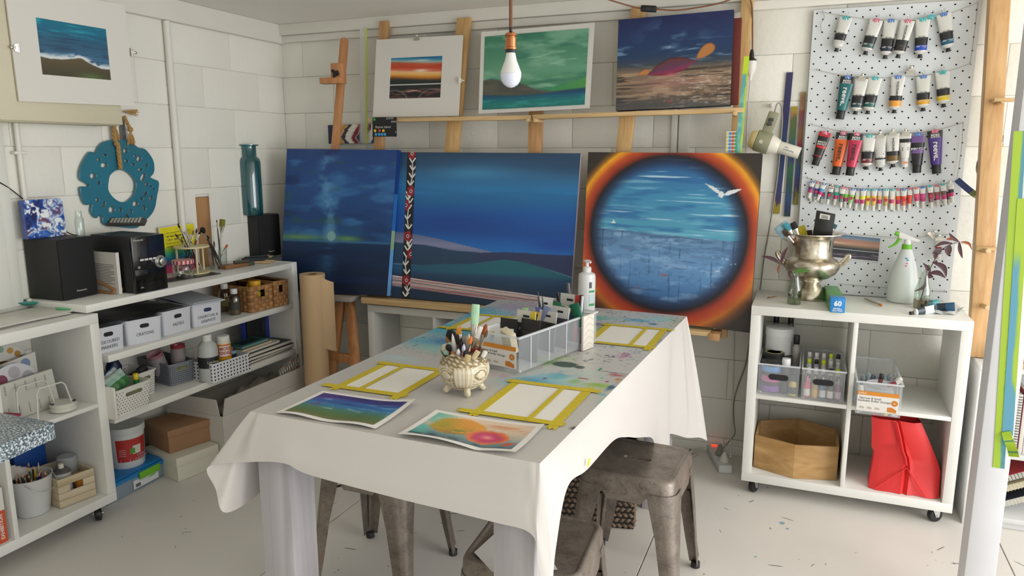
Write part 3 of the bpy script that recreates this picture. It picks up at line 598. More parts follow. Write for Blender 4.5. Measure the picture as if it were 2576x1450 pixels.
def bulldog(name,label,M,group,s=1.0):
    T = thing(name,label,'clip',M=M,group=group)                # local: jaw along x, handle up z, y out
    b = MB();b.add([(-.016*s,-.006*s,0),(.016*s,-.006*s,0),(.016*s,.006*s,0),(-.016*s,.006*s,0),(-.012*s,-.001,.012*s),(.012*s,-.001,.012*s),(.012*s,.001,.012*s),(-.012*s,.001,.012*s)],[(0,3,2,1),(4,5,6,7),(0,1,5,4),(1,2,6,5),(2,3,7,6),(3,0,4,7)]);b.cyl((-.016*s,-.006*s,0),(.016*s,-.006*s,0),.0022*s,n=8);b.build('jaw',CHROME,T)
    b = MB();b.cyl((-.006*s,0,.014*s),(.006*s,0,.014*s),.005*s,n=10);b.ball((0,-.003*s,.022*s),.0065*s,10,8,(1,.5,1));b.build('handle',CHROME,T);return T
G = 'silver bulldog clips holding the prints'
p = py(1050,99,3.41);bulldog('bulldog_clip','silver bulldog clip at the top of the sunset print',loc(p.x,p.y-.004,p.z-.004),G)
p = py(1156,203,3.385);bulldog('bulldog_clip','silver bulldog clip on the right side of the sunset print',loc(p.x,p.y-.004,p.z) @ Matrix.Rotation(PI/2,4,'Y'),G)
# ================================================================ left side: wall pieces
BEIGE = mat('#cfc8ae',.55,n=.03,ns=4)
T = thing('wall_cabinet','beige cabinet high on the left wall behind the matted ocean print','cabinet',(-2.86,2.04,1.562))
MB().box((XL+.002,1.787,1.562),(-2.72,2.30,2.056)).build('carcass',BEIGE,T,w=True,bevel=.004)
MB().box((-2.7195,1.790,1.566),(-2.70,2.297,2.054)).build('door',BEIGE,T,w=True,bevel=.003)
def f_ocean(u,v):
    c = ramp(v,[(0,'#0f6a80'),(.15,'#155f7e'),(.35,'#2a5570'),(.55,'#325a78'),(.62,'#3f6c8c')])
    n = fbm(u*4,v*22,140,5);c = lay(c,'#2590a0',ss(.5,.7,n)*ss(.35,.1,v));c = lay(c,'#243f58',ss(.52,.7,fbm(u*3,v*30,143))*ss(.15,.3,v)*.7)
    hs = .68+.02*np.sin(u*9)+.10*ss(.55,.95,u)-.03*np.exp(-((u-.57)/.08)**2)+.02*(fbm(u*14,v,145)-.5);foam = ss(hs-.13,hs-.03,v)*ss(.42,.6,fbm(u*9,v*16,146)+.35*ss(hs-.08,hs,v));c = lay(c,'#c6ccd0',foam)
    c = lay(c,ramp(v,[(.65,'#5b4f38'),(.85,'#4b4330'),(1,'#3f3b2b')]),ss(hs-.006,hs+.006,v));c = lay(c,'#54683a',np.exp(-((u-.7)/.2)**2-((v-.97)/.07)**2)*.9);return c
QO = [Vector((-2.688,1.852,2.05)),Vector((-2.688,2.350,2.05)),Vector((-2.688,2.353,1.646)),Vector((-2.688,1.857,1.634))]
matted('white matted ocean shore print clipped to the beige cabinet on the left wall',QO,.205,.265,.795,.755,f_ocean,110,90)
for x,y,sg,w_ in ((44,121,-1,'left'),(328,131,1,'right')):
    p = px(x,y,-2.686);M = Matrix.Translation((-2.684,p.y,p.z)) @ Matrix.Rotation(PI/2,4,'Z') @ Matrix.Rotation(sg*PI/2,4,'Y');bulldog('bulldog_clip','silver bulldog clip on the %s side of the ocean print' % w_,M,G)
# teal glass wreath
def plate(name,outs,thick,M,m,parent,bevel=0):
    cu = bpy.data.curves.new(name,'CURVE');cu.dimensions = '2D';cu.fill_mode = 'BOTH';cu.extrude = thick/2;cu.bevel_depth = bevel;cu.bevel_resolution = 1;cu.resolution_u = 1
    for o in outs:
        s = cu.splines.new('POLY');s.points.add(len(o)-1);s.use_cyclic_u = True
        for i,(x,y) in enumerate(o):s.points[i].co = (x,y,0,1)
    ob = bpy.data.objects.new('tmp_text',cu);COL.objects.link(ob);TEXTS.append((ob,WM[parent.name].inverted() @ M,m,parent,name))
XW = -2.846
W_ = thing('glass_wreath','teal fused glass wreath with pierced holes hung on the left wall','wall art',px(297,462,XW))
def wp(x,y):p = px(x,y,XW);c = WM[W_.name].translation;return (p.y-c.y,p.z-c.z)
out = [(205,415),(222,386),(232,384),(240,389),(243,380),(250,368),(262,358),(285,353),(310,352),(328,356),(345,372),(362,376),(375,390),(384,407),(386,425),(383,437),(376,446),(385,452),(396,457),(397,470),(392,497),(388,520),(380,537),(366,551),(356,545),(347,545),(353,561),(340,573),(300,570),(270,567),(258,560),(256,545),(247,541),(241,548),(233,541),(228,530),(230,512),(217,515),(209,508),(203,490),(201,478),(203,471),(222,471),(220,463),(203,453),(199,440)]
inn = [(271,455),(275,440),(290,428),(308,427),(325,436),(338,452),(341,470),(335,492),(318,508),(300,509),(282,497),(270,478)]
def smooth2(P):return [(v.x,v.y) for v in cat_rom([(x,y,0) for x,y in P],4,True)]
outs = [smooth2([wp(*p) for p in out]),smooth2([wp(*p) for p in inn])]
for (x,y,a,b_,an) in ((247,402,5,6,0),(262,390,6,3,20),(314,380,6,7,0),(316,405,6,4,30),(333,414,5,3.5,10),(338,393,5,4,0),(348,400,6,8,20),(367,416,4,4,0),(260,416,9,7,0),(351,427,6,4,0),(358,446,6,12,25),(232,443,8,8,0),(247,460,4,5,0),(367,464,5,5,0),(378,469,2.5,2.5,0),(386,476,2.5,3,0),(364,489,3,9,30),(243,503,5,6,0),(259,515,4,10,15),(279,528,8,9,0),(301,528,4,8,-20),(281,553,7,7,0),(319,548,4,12,-15),(327,531,4,7,-15),(339,513,7,8,30),(355,500,3,5,0),(378,499,4,8,30),(361,523,4,8,-15)):
    a_ = R(an);a += .7;b_ += .7;outs.append([wp(x+a*math.cos(t)*math.cos(a_)-b_*math.sin(t)*math.sin(a_),y+a*math.cos(t)*math.sin(a_)+b_*math.sin(t)*math.cos(a_)) for t in [k*PI/5 for k in range(10)]])
plate('glass_ring',outs,.006,frame(WM[W_.name].translation,(0,1,0),(0,0,1)),mat('#2c7286',.12,n=.05,ns=9,coat=.4),W_,bevel=.0025)
JUTE = mat('#b08a55',.9,n=.25,ns=160)
T = thing('jute_rope','knotted jute rope with tassels hanging the teal wreath','rope',px(296,425,-2.835))
def twist(pts,r,name,ph=0,strands=3,tw=55):
    C_ = cat_rom(pts,10);b = MB()
    for s in range(strands):
        P = [];L = 0
        for i,p in enumerate(C_):
            if i:L += (p-C_[i-1]).length
            a = L*tw*2+2*PI*s/strands+ph;P.append(p+Vector((r*.55*math.cos(a),r*.55*math.sin(a),r*.25*math.cos(a)*0)))
        b.tube(P,r*.62,6)
    return b.build(name,JUTE,T,w=True,kind='stuff')
twist([px(286,312,-2.83),px(289,350,-2.835),px(296,365,-2.83),px(300,395,-2.828),px(303,425,-2.828)],.009,'rope_loop')
twist([px(299,352,-2.84),px(291,330,-2.84),px(284,312,-2.84)],.007,'rope_loop',1)
twist([px(312,292,-2.83),px(320,310,-2.83),px(328,325,-2.83)],.007,'rope_tail',2)
b = MB();b.ball(px(328,326,-2.83),.012,10,8);b.ball(px(293,362,-2.828),.013,10,8,(1,1,.8));b.build('knot',JUTE,T,w=True,kind='stuff')
b = MB()
for k in range(14):
    p = px(328,330,-2.83);q = px(321+k*1.5,364+rnd.uniform(-4,4),-2.83+rnd.uniform(-.006,.006));b.tube([p,(p+q)/2+Vector((0,(k-7)*.0008,0)),q],.0016,5)
for k in range(12):
    p = px(310,280,-2.83);q = px(344+rnd.uniform(-4,6),276+k*1.5,-2.83+rnd.uniform(-.006,.006));b.tube([p,(p+q)/2,q],.0016,5)
b.build('tassel',JUTE,T,w=True,kind='stuff')
T = thing('steel_ruler','dull steel rule hanging behind the wreath rope','ruler',px(312,352,-2.852));b = MB();p,q = px(301,313,-2.852),px(317,351,-2.852);b.box((-2.854,p.y,q.z-.03),(-2.851,p.y+.026,p.z+.03));b.build('blade',mat('#8f9190',.35,.8),T,w=True)
b = MB();b.tube(cat_rom([px(-8,455,-2.83),px(25,475,-2.84),px(58,501,-2.84),px(110,540,-2.84),px(170,585,-2.83),px(195,592,-2.8)],6),.0022,6);tag(b.build('speaker_cable',mat('#18181a',.5)),'thin black cable running down the left wall behind the speaker','cable')
# ---------------------------------------------------------------- on top of the long shelf
def Mf(A,B):x = (B-A);x.z = 0;x.normalize();return frame(A,x,Vector((0,0,1)).cross(x))
def hgt(A,x,y):return py(x,y,A.y).z-A.z
def front(BL,BR,z,TL=None):
    A,B = pz(*BL,z),pz(*BR,z);return Mf(A,B),(B-A).length,(hgt(A,*TL) if TL else 0)
DARK = mat('#1c1c1d',.55,n=.05,ns=30);GRIL = mat('#131316',.8,n=.15,ns=400);SILV = mat('#c4c4c2',.3,.9);PRINTW = mat('#d0d0cc',.5)
def speaker(label,BL,BR,TL,depth,z):
    M,w_,h = front(BL,BR,z,TL);T = thing('loudspeaker',label,'speaker',M=M,group='bookshelf speakers on the long shelf')
    MB().box((0,.012,.001),(w_,depth,h)).build('cabinet',DARK,T,bevel=.002);MB().box((.002,0,.003),(w_-.002,.0118,h-.002)).build('grille',GRIL,T,bevel=.004)
    text('Panasonic',.0115,loc(w_*.52,-.0006,.032,0,PI/2),PRINTW,T,w=False);return T,M,w_,h
SPL,MS,ws,hs_ = speaker('black box loudspeaker at the left end of the long shelf',(162,759),(249,741),(149,605),.185,S1)
speaker('black box loudspeaker under the teal vase at the far end',(657,651),(709,642),(654,543),.17,S1)
# stereo
M,w_,h = front((343,742),(424,726),S1,(336,597));T = thing('stereo_system','black micro stereo with silver volume knob on the long shelf','stereo',M=M)
MB().box((.004,.016,.004),(w_-.004,.25,h)).build('cabinet',mat('#161618',.5,n=.05,ns=20),T,bevel=.004)
MB().box((0,0,.002),(w_,.0155,h-.001)).build('front_panel',mat('#0f1013',.15,coat=.4),T,bevel=.004)
MB().box((.004,-.0015,h*.18),(w_-.012,-.0002,h*.42)).build('tray_door',mat('#0c0d10',.12),T,bevel=.0007)
for k in range(4):MB().box((w_*.2+k*.0205,-.003,h*.565),(w_*.2+k*.0205+.0165,-.0002,h*.60)).build('button',mat('#d2d2d0',.35),T,bevel=.001)
for k in range(6):MB().box((w_*.12+k*.0165,-.0014,h*.37),(w_*.12+k*.0165+.008,-.0002,h*.378)).build('marking',PRINTW,T)
b = MB();b.cyl((w_*.79,-.0002,h*.515),(w_*.79,-.006,h*.515),.026,n=28);b.build('knob_ring',SILV,T)
b = MB();b.cyl((w_*.79,-.0062,h*.515),(w_*.79,-.026,h*.515),.019,.017,n=28);b.build('volume_knob',mat('#d8d8d4',.2,1),T,bevel=.002)
b = MB();b.cyl((w_*.14,-.0002,h*.46),(w_*.14,-.004,h*.46),.006,n=14);b.build('headphone_socket',SILV,T)
text('Panasonic',.012,loc(w_*.2,-.0006,h*.93,0,PI/2),PRINTW,T,w=False);text('MP3',.008,loc(w_*.2,-.0006,h*.1,0,PI/2),PRINTW,T,w=False)
zst = S1+h
Mr = Matrix.Translation(pz(268,569,zst+.004));A,B = pz(285,580,zst),pz(362,581,zst)
T = thing('remote_control','dark grey remote control lying on top of the stereo','remote control',M=Mf(A,B) @ loc(-.01,0,.014,.2,.55))
MB().box((-.02,.0,.002),(.145,.042,.02)).build('body',mat('#4a4946',.4),T,bevel=.006)
for i in range(9):
    for j in range(3):MB().box((.0+i*.0145,.006+j*.0115,.0202),(.009+i*.0145,.013+j*.0115,.023)).build('key',mat('#bdbab0',.5),T)
# abstract blue canvas on the left speaker
def f_abs(u,v):
    a = fbm(u*4+2*fbm(u*3,v*3,150),v*4+2*fbm(u*3+5,v*3,151),152,5);c = ramp(a,[(.25,'#141c4c'),(.42,'#1d3f8a'),(.5,'#3a6ab4'),(.56,'#d3d6da'),(.62,'#44528a'),(.7,'#7a3a44'),(.78,'#c9c9c6')]);return lay(c,'#dcdedf',ss(.6,.66,fbm(u*9,v*9,155)))
zs = S1+hs_;A = px(70,600,-2.79);B = px(167,586,-2.79);hc = hgt(A,62,502);A.z = B.z = zs;Mc = Mf(A,B) @ loc(0,0,.0008,0,-.03);wc = (B-A).length
T = thing('small_canvas','small square marbled blue and white canvas on the left speaker','painting',M=Mc);MB().box((0,.001,0),(wc,.028,hc)).build('canvas',mat('#5a6aa8',.5,n=.3,ns=20),T,bevel=.002)
O = Mc.translation;ex,ey,ez = [Mc.to_3x3().col[i] for i in range(3)]
picture('painted_face',T,[O+ez*hc,O+ez*hc+ex*wc,O+ex*wc,O],70,60,f_abs,r=.3)
def stdl(name,label,cat,x,y,z,prof,m,n=20,group=None,rz=0,pname='body',cap=(True,True)):
    p = pz(x,y,z);s = mpp(p);T = thing(name,label,cat,p+Vector((0,0,.0006)),rz,group);b = MB();b.lathe([(r*s,h*s*1.02) for r,h in prof],n,cap=cap);b.build(pname,m,T);return T,s
def liq(T,s,prof,m,n=20,name='liquid'):b = MB();b.lathe([(r*s,h*s*1.02) for r,h in prof],n);return b.build(name,m,T)
GL = glass()
stdl('glass_vial','small clear glass vial with a narrow neck on the left speaker','bottle',203,594,zs,[(10,0),(10.5,2),(10.5,40),(8,46),(7.5,50),(7.5,60),(7.8,61)],GL,cap=(True,False))
# book and wooden hanger rack
M,w_,_ = front((262,712),(301,716),S1);T = thing('book','pale paperback standing back cover out beside the stereo','book',M=Mf(Vector((-2.735,2.112,S1)),Vector((-2.595,2.112,S1))))
wb = .14;MB().box((0,0,.001),(wb,.0015,.172)).build('cover',mat('#c9c4bb',.6),T);MB().box((.001,.0016,.003),(wb-.002,.016,.170)).build('pages',mat('#dcd8cc',.8),T);MB().box((wb-.0018,-.0005,.001),(wb,.0175,.172)).build('spine',mat('#dedad2',.5),T)
for k in range(13):MB().box((.012,-.0006,.12-k*.0065),(wb-.014-(k % 4 == 3)*.02,0,.122-k*.0065)).build('text_line',mat('#5a5752',.7),T)
HW = wood('#a87b4f','#8a6038',1)
T = thing('wooden_hanger_rack','three brown wooden triangular hangers nested beside the stereo','rack',pz(285,748,S1))
for k in range(3):
    dy = k*.017;A = pz(245,742,S1)+Vector((0,dy,.007));b = MB();P = cat_rom([A+Vector((-.16,0,.055)),A+Vector((-.08,0,.04)),A+Vector((.0,0,.016)),A+Vector((.006,0,.006)),A+Vector((-.01,0,0)),A+Vector((-.1,0,0)),A+Vector((-.165,0,.0)),A+Vector((-.17,0,.03))],5,True);b.tube([p+Vector((.055,.028,0)) for p in P],.0062,8,closed=True);b.build('hanger',HW,T,w=True)
# yellow note card leaning on the wall
def f_note(u,v):
    c = ramp(v,[(0,'#d8cc1c'),(.4,'#cfc41f'),(.48,'#8bb03a'),(.58,'#2f8a70'),(.68,'#1f6f86'),(.8,'#5a3a6e'),(.86,'#a02a58'),(1,'#b23a50')]);c = c+(fbm(u*6,v*20,160)-.5)[...,None]*.12
    for k in range(5):c = lay(c,'#4a4a20',(np.abs(v-.13-k*.075) < .012)*(fbm(u*30,v*0+k,163) > .42)*(u > .12)*(u < .9-.1*(k % 2))*.8)
    return c
A,B = pz(424,697,S1),pz(503,672,S1);A,B = pz(418,690,S1),pz(500,672,S1);A = Vector((-2.735,A.y*2.735/-A.x if 0 else A.y,S1));A = px(412,690,-2.75);B = px(498,672,-2.75);zn = S1+.002
Qn = [px(398,573,-2.838),px(488,560,-2.838),Vector((-2.815,B.y+.07,zn)),Vector((-2.815,A.y+.06,zn))]
T = thing('note_card','yellow and green painted card with handwriting leaning on the left wall','card',Qn[3]);slab_from(Qn,.0015).build('card',mat('#d8d2c0',.8),T,w=True);picture('painted_face',T,subq(Qn,.02,.02,.98,.99),60,70,f_note)
# cardboard tube and kraft roll
T,s = stdl('cardboard_tube','brown cardboard tube with a white end cap on the long shelf','tube',513,668,S1,[(23.5,0),(23.5,168)],wood('#b08559','#a67a4e',2,5,.8),n=28);p = T.location
b = MB();b.cyl((0,0,169*s*1.02),(0,0,175*s*1.02),23.9*s,n=28);b.cyl((0,0,172*s),(0,0,179*s),21*s,n=28);b.build('end_cap',mat('#dcdad4',.5),T,bevel=.001)
# brushes: handle, ferrule, bristles
FER = mat('#c8c6c2',.25,1)
HANDLES = {}
def brush(label,base,tip,hcol,bcol,kind='round',w_=.006,bl=.03,fl_=.03,group=None,hr=.0035,name='paintbrush',fer=None,dark_end=None):
    base,tip = Vector(base),Vector(tip);d = (tip-base);L = d.length;M = d.to_track_quat('Z','Y').to_matrix().to_4x4()
    if kind in ('flat','fan','angle','wide'):                  # turn the flat side to the room
        z = d.normalized();x = Vector((.95,.3,0));x = (x-z*x.dot(z)).normalized();y = z.cross(x);M = Matrix((x,y,z)).transposed().to_4x4()
    M.translation = base;T = thing(name,label,'paintbrush',M=M,group=group)
    z1 = L-bl-fl_;b = MB();b.lathe([(hr*.45,0),(hr*.8,L*.08),(hr*1.05,z1*.6),(hr*.85,z1)],8);b.build('handle',mat(hcol,.35,n=.06,ns=40),T)
    e = .38 if kind != 'round' and kind != 'mop' else 1
    def ell(z,a,c_):return [(a*math.cos(2*PI*k/10),c_*math.sin(2*PI*k/10),z) for k in range(10)]
    b = MB();b.loft([ell(z1-.002,hr,hr),ell(z1+fl_*.5,max(hr,w_*.7),max(hr*.8,w_*.7*e)),ell(L-bl,w_,w_*e)]);b.build('ferrule',fer or FER,T)
    b = MB()
    if kind == 'mop':b.loft([ell(L-bl,w_*.8,w_*.8),ell(L-bl*.7,w_*1.9,w_*1.9),ell(L-bl*.3,w_*2.2,w_*2.2),ell(L,w_*1.0,w_*1.0)])
    elif kind == 'round':b.loft([ell(L-bl,w_*.9,w_*.9),ell(L-bl*.6,w_*1.1,w_*1.1),ell(L-bl*.2,w_*.6,w_*.6),ell(L,w_*.12,w_*.12)])
    elif kind == 'fan':b.loft([ell(L-bl,w_,w_*.3),ell(L-bl*.5,w_*2.2,w_*.35),ell(L,w_*3.2,w_*.3)])
    elif kind == 'angle':b.loft([ell(L-bl,w_,w_*.4),[(x,y,L-bl*.05+x*.9) for x,y,z in ell(0,w_,w_*.2)]])
    else:b.loft([ell(L-bl,w_,w_*.4),ell(L-bl*.4,w_*1.08,w_*.42),ell(L,w_*1.0,w_*.2)])
    b.build('bristles',mat(bcol,.85,n=.2,ns=300,stretch=(1,1,.1)),T);return T
CREAM = mat('#dcd0a4',.5)
# round brush stand
pR = pz(487,688,S1);s = mpp(pR);T = thing('brush_stand','round cream wooden brush stand on the long shelf','stand',pR);zt = 66*s
b = MB();b.cyl((0,0,.001),(0,0,.008),40*s,n=28);b.build('base',CREAM,T,bevel=.001)
b = MB();N_ = 28;ring = lambda r,z:[(r*math.cos(2*PI*k/N_),r*math.sin(2*PI*k/N_),z) for k in range(N_)]
b.cyl((0,0,zt),(0,0,zt+.007),42*s,n=28);b.build('holder_disc',CREAM,T,bevel=.001)
for a in (-.5,1.6,3.7):
    b = MB();b.cyl((36*s*math.cos(a),36*s*math.sin(a),.008),(36*s*math.cos(a),36*s*math.sin(a),zt),.005,n=8);b.build('upright',CREAM,T)
cols = [('#2a2422','#3a2a20','round','dark brown'),('#b9b2a4','#c9b9ac','fan','pale fan'),('#5c1d22','#4a3020','round','maroon'),('#1d1d20','#1a1a1c','round','black'),('#8c1f2c','#3c2a22','round','red handled'),('#332620','#8c6a40','flat','tan flat'),('#221f1f','#d0c0b0','fan','white fan'),('#6d2a26','#2a2220','round','chestnut'),('#1e1c1c','#5d4a30','round','olive tipped')]
tips = [(447,562),(466,583),(440,588),(474,598),(495,575),(487,580),(478,590),(505,580),(456,600)]
for i,((hc_,bc,kd,nm),(tx,ty)) in enumerate(zip(cols,tips)):
    a = i*.7-.3;base = pR+Vector((24*s*math.cos(a),24*s*math.sin(a),.012));tp = px(tx,ty,pR.x+.02*math.cos(a));brush('%s paintbrush standing in the round cream stand' % nm,base,tp,hc_,bc,kd,.0045,.022,.03,'brushes in the round stand',hr=.003)
# jar with gingham lid
def gham(T,r,z,h):
    b = MB();n = 32
    for k in range(n):
        a0,a1 = 2*PI*k/n,2*PI*(k+1)/n;c = '#b8323c' if k % 2 else '#dcc4c0'
        b.paint(c);b.add([(r*math.cos(a0),r*math.sin(a0),z),(r*math.cos(a1),r*math.sin(a1),z),(r*math.cos(a1),r*math.sin(a1),z+h),(r*math.cos(a0),r*math.sin(a0),z+h)],[(0,1,2,3)])
        for j in range(3):
            q0,q1 = r*(1-j/3),r*(1-(j+1)/3)
            b.paint(['#dcc8c4','#c0454c'][(k//2+j) % 2]);b.add([(q0*math.cos(a0),q0*math.sin(a0),z+h),(q0*math.cos(a1),q0*math.sin(a1),z+h),(q1*math.cos(a1),q1*math.sin(a1),z+h),(q1*math.cos(a0),q1*math.sin(a0),z+h)],[(0,1,2,3)])
    b.build('gingham_lid',vcol(.5),T,smooth=0)
T,s = stdl('glass_jar','small jar of brown clips with a red gingham lid before the brush stand','jar',463,701,S1,[(23,0),(24.5,3),(25,20),(24.5,34),(22,38)],GL,n=28,cap=(True,False));gham(T,26*s,38*s,9*s)
b = MB()
for k in range(26):a,q = rnd.uniform(0,6.3),rnd.uniform(0,17)*s;b.ball((q*math.cos(a),q*math.sin(a),(2+rnd.uniform(0,9))*s),.005,6,5,(1.5,.8,.5))
b.build('jar_contents',mat('#33211a',.6,n=.3,ns=80),T,kind='stuff')
# black pad under the stand
A,B = pz(440,710,S1),pz(560,690,S1);T = thing('drawing_tablet','flat black pad lying under the brush stand','tablet',M=Mf(A,B));MB().box((-.02,.012,-.0005),((B-A).length,.1,.0028)).build('pad',mat('#2a2c30',.3),T);T.location.z += .0007
pR.z += 0
# glass of brushes
T,s = stdl('drinking_glass','clear glass jar of brushes beside the cardboard tube','glass',550,676,S1,[(20,0),(21,3),(22.5,48),(22.8,50)],GL,n=24,cap=(True,False));pG = T.location.copy()
for i,(tx,ty,hc_,bc,kd,nm,w_,bl) in enumerate([(507,573,'#1c1a1a','#141214','mop','black mop',.006,.03),(521,592,'#2a2220','#1d1717','round','small black round',.0045,.02),(545,553,'#1d1d1f','#26262a','round','thin black',.003,.012),(560,552,'#c9c3b4','#7d7a2a','wide','wide yellow stained',.0145,.035),(572,616,'#b9a183','#c9622c','flat','orange tipped',.006,.02),(530,608,'#6b4a30','#8a6a48','round','brown round',.004,.02),(538,606,'#b9a58a','#5a3c26','round','tan round',.004,.025),(515,588,'#3a2a22','#1a1616','round','slim dark',.0035,.02)]):
    a = i*.8;base = pG+Vector((10*s*math.cos(a),10*s*math.sin(a),.006));brush('%s brush standing in the clear glass jar' % nm,base,px(tx,ty,pG.x+.01),hc_,bc,kd,w_,bl,.03,'brushes in the glass jar',hr=.0032 if kd != 'wide' else .006)
# teal vase on the far speaker
zv = S1+hgt(pz(657,651,S1),654,543);T,s = stdl('glass_vase','tall teal glass bottle vase on the far loudspeaker','vase',636,541,zv,[(24,0),(25.5,3),(26,20),(26,128),(24,136),(19,140),(17.5,142),(17.5,166),(24,168),(24,170),(16,170)],glass('#12a6b0',.2,body='#047680'),n=32,cap=(False,False))
b = MB();b.lathe([(23*s,.0005),(24.6*s,2*s),(24.8*s,9*s)],32);b.build('thick_base',glass('#cfe4e4',.3),T)
# pencils, tray and boxes in front of the far speaker
M,w_,h = front((566,680),(640,682),S1);A,B = pz(568,679,S1),pz(641,667,S1);T = thing('wooden_box','flat brown wooden box of charcoal in front of the far speaker','box',M=Mf(A,B));wl = (B-A).length
MB().box((0,0,.001),(wl*.8,.06,.017)).build('box_body',wood('#96683f','#7d5432',0),T,bevel=.001);MB().box((wl*.8,-.0005,.0015),(wl,.061,.0165)).build('green_end',mat('#3c4a3a',.7),T,bevel=.001)
b = MB();b.cyl((wl*.42,.03,.025),(wl*.84,.012,.025),.0075,n=10);b.paint('#8a8a70');b.build('charcoal_stick',mat('#4e5046',.8,n=.4,ns=60),T)
A,B = pz(580,661,S1),pz(690,655,S1);T = thing('pencil_tray','black tray heaped with drawing pencils before the far speaker','tray',M=Mf(A,B));wl = (B-A).length
b = MB();b.box((.06,.0,.001),(wl+.04,.05,.003));b.box((.06,0,.003),(wl+.04,.002,.014));b.box((.06,.048,.003),(wl+.04,.05,.014));b.build('tray',mat('#1b1c1f',.4),T)
for i,c in enumerate(['#23262b','#2c4a4c','#1a1a1c','#3a4a5a','#7a3a3a','#1d2a2c','#2a5a58','#22252c','#38404a','#16181a']):
    nm_ = ['charcoal','dark teal','black','slate blue','red','blackish green','teal','graphite','steel grey','jet black'][i];x0 = .065+rnd.uniform(0,.03);y0 = .006+i*.004;P0 = M0 = None;T2 = thing('drawing_pencil','%s drawing pencil in the black tray before the far speaker' % nm_,'pencil',M=Mf(A,B) @ loc(x0,y0,.007+(i % 3)*.006,rnd.uniform(-.2,.2)),group='drawing pencils in the black tray')
    b = MB();b.cyl((0,0,0),(.12,0,.004),.0034,n=6);b.build('shaft',mat(c,.4),T2);b = MB();b.cyl((.12,0,.004),(.135,0,.0045),.0034,.0006,n=6);b.build('point',mat('#b99a6e',.7),T2)
for i,(x,y) in enumerate(((655,664),(664,663),(672,664),(682,660))):
    A = pz(x+8,y,S1);T = thing('pastel_stick','short pale blending stump at the shelf edge, %s from the left' % ['first','second','third','fourth'][i],'stick',A+Vector((0,0,.0062)),.3,'blending stumps at the shelf edge');b = MB();b.cyl((-.05,0,0),(0,0,0),.006,n=10);b.build('stick',mat('#c2a47c',.8),T)
# ---------------------------------------------------------------- second level: lidded boxes, oil bottles, woven baskets
PLW = mat('#d3d5dc',.45);INK = mat('#55565c',.7);HOLE_SHADE = mat('#17181b',.7)  # last one is a near-black painted for the shade inside openings
def bin_(label,BL,BR,TL,z,depth,words,lid=None,name='storage_box',m=PLW,cat='box',group='white plastic boxes on the long shelf',slotc=HOLE_SHADE):
    M,w_,h = front(BL,BR,z,TL);T = thing(name,label,cat,M=M @ loc(0,0,.0008),group=group);e = w_*.03
    def rr(x0,x1,y0,y1,z_,r=.014):return [(x,y,z_) for cx_,cy_,a0 in ((x1-r,y0+r,-PI/2),(x1-r,y1-r,0),(x0+r,y1-r,PI/2),(x0+r,y0+r,PI)) for x,y in [(cx_+r*math.cos(a0+k*PI/8),cy_+r*math.sin(a0+k*PI/8)) for k in range(5)]]
    t = .003
    b = MB();b.loft([rr(0,w_,0,depth,0),rr(-e,w_+e,-e*.8,depth+e,h),rr(-e-.004,w_+e+.004,-e*.8-.004,depth+e+.004,h),rr(-e-.004,w_+e+.004,-e*.8-.004,depth+e+.004,h+.003),rr(-e+t,w_+e-t,-e*.8+t,depth+e-t,h+.003),rr(t,w_-t,t,depth-t,t)]);b.build('tub',m,T)
    tilt = Matrix.Rotation(-math.atan2(-(-e*.8),h),4,'X')
    def fp(x,zz):return M @ Vector((x,-e*.8*zz/h-.0012,zz))
    fm = frame(fp(w_/2,h*.74),M.to_3x3() @ Vector((1,0,0)),fp(0,h)-fp(0,0))
    b = MB().at(WM[T.name].inverted() @ fm);b.prism([(sx*.011+.0085*math.cos(a),.0085*math.sin(a)) for sx,a0 in ((1,-PI/2),(-1,PI/2)) for a in [a0+k*PI/6 for k in range(7)]],-.001,.0004);b.build('handle_hole_plate',slotc,T)  # solid plate in place of a hole, the dark inside put into its colour
    for i,wd in enumerate(words):text(wd,.019,frame(fp(w_/2,h*(.40 if len(words) == 1 else .44-.22*i))+Vector((.0004,0,0)),M.to_3x3() @ Vector((1,.0,0)),fp(0,h)-fp(0,0)) @ Matrix.Rotation(.03,4,'Z'),INK,T,sx=.85,shear=.12)
    return T,M,w_,h,e
bin_('white plastic box marked coloured markers, nearest of the row',(236,896),(315,877),(228,833),S2,.26,['COLOURED','MARKERS'])
bin_('white plastic box marked crayons on the long shelf',(322,872),(409,854),(320,812),S2,.26,['CRAYONS'])
bin_('white plastic box marked pastels on the long shelf',(415,847),(483,829),(414,788),S2,.26,['PASTELS'])
T,M,w_,h,e = bin_('white plastic box marked charcoal and graphite with a grey lid',(488,826),(559,811),(487,772),S2,.27,['CHARCOAL &','GRAPHITE'],slotc=mat('#26335e',.6))
b = MB();b.hexa([(-.012,-.02,h+.004),(w_+.012,-.02,h+.004),(w_+.012,.285,h+.018),(-.012,.285,h+.018)],[(-.012,-.02,h+.010),(w_+.012,-.02,h+.010),(w_+.012,.285,h+.024),(-.012,.285,h+.024)]);b.hexa([(.0,-.008,h+.0105),(w_,-.008,h+.0105),(w_,.27,h+.0245),(0,.27,h+.0245)],[(.004,-.004,h+.015),(w_-.004,-.004,h+.015),(w_-.004,.266,h+.029),(.004,.266,h+.029)]);b.build('lid',mat('#b4b8be',.4),T,bevel=.002)
A = pz(322,872,S2);zl = A.z+hgt(A,320,812)+.007
T = thing('black_portfolio','crumpled black plastic folder lying over the white boxes','folder',(-2.66,2.2,zl))
def pf(u,v):return (-2.57-.24*v+.02*u,1.985+.405*u+.05*v*0,zl+.012*fbm(np.array(u*4.),np.array(v*3.),170)+.014*v+.004*math.sin(u*9))
b = MB();b.grid(pf,26,14);b.build('cover',mat('#1d1d20',.32,n=.2,ns=30),T,w=True,solid=-.004)
OIL = glass('#c8b878',.2)
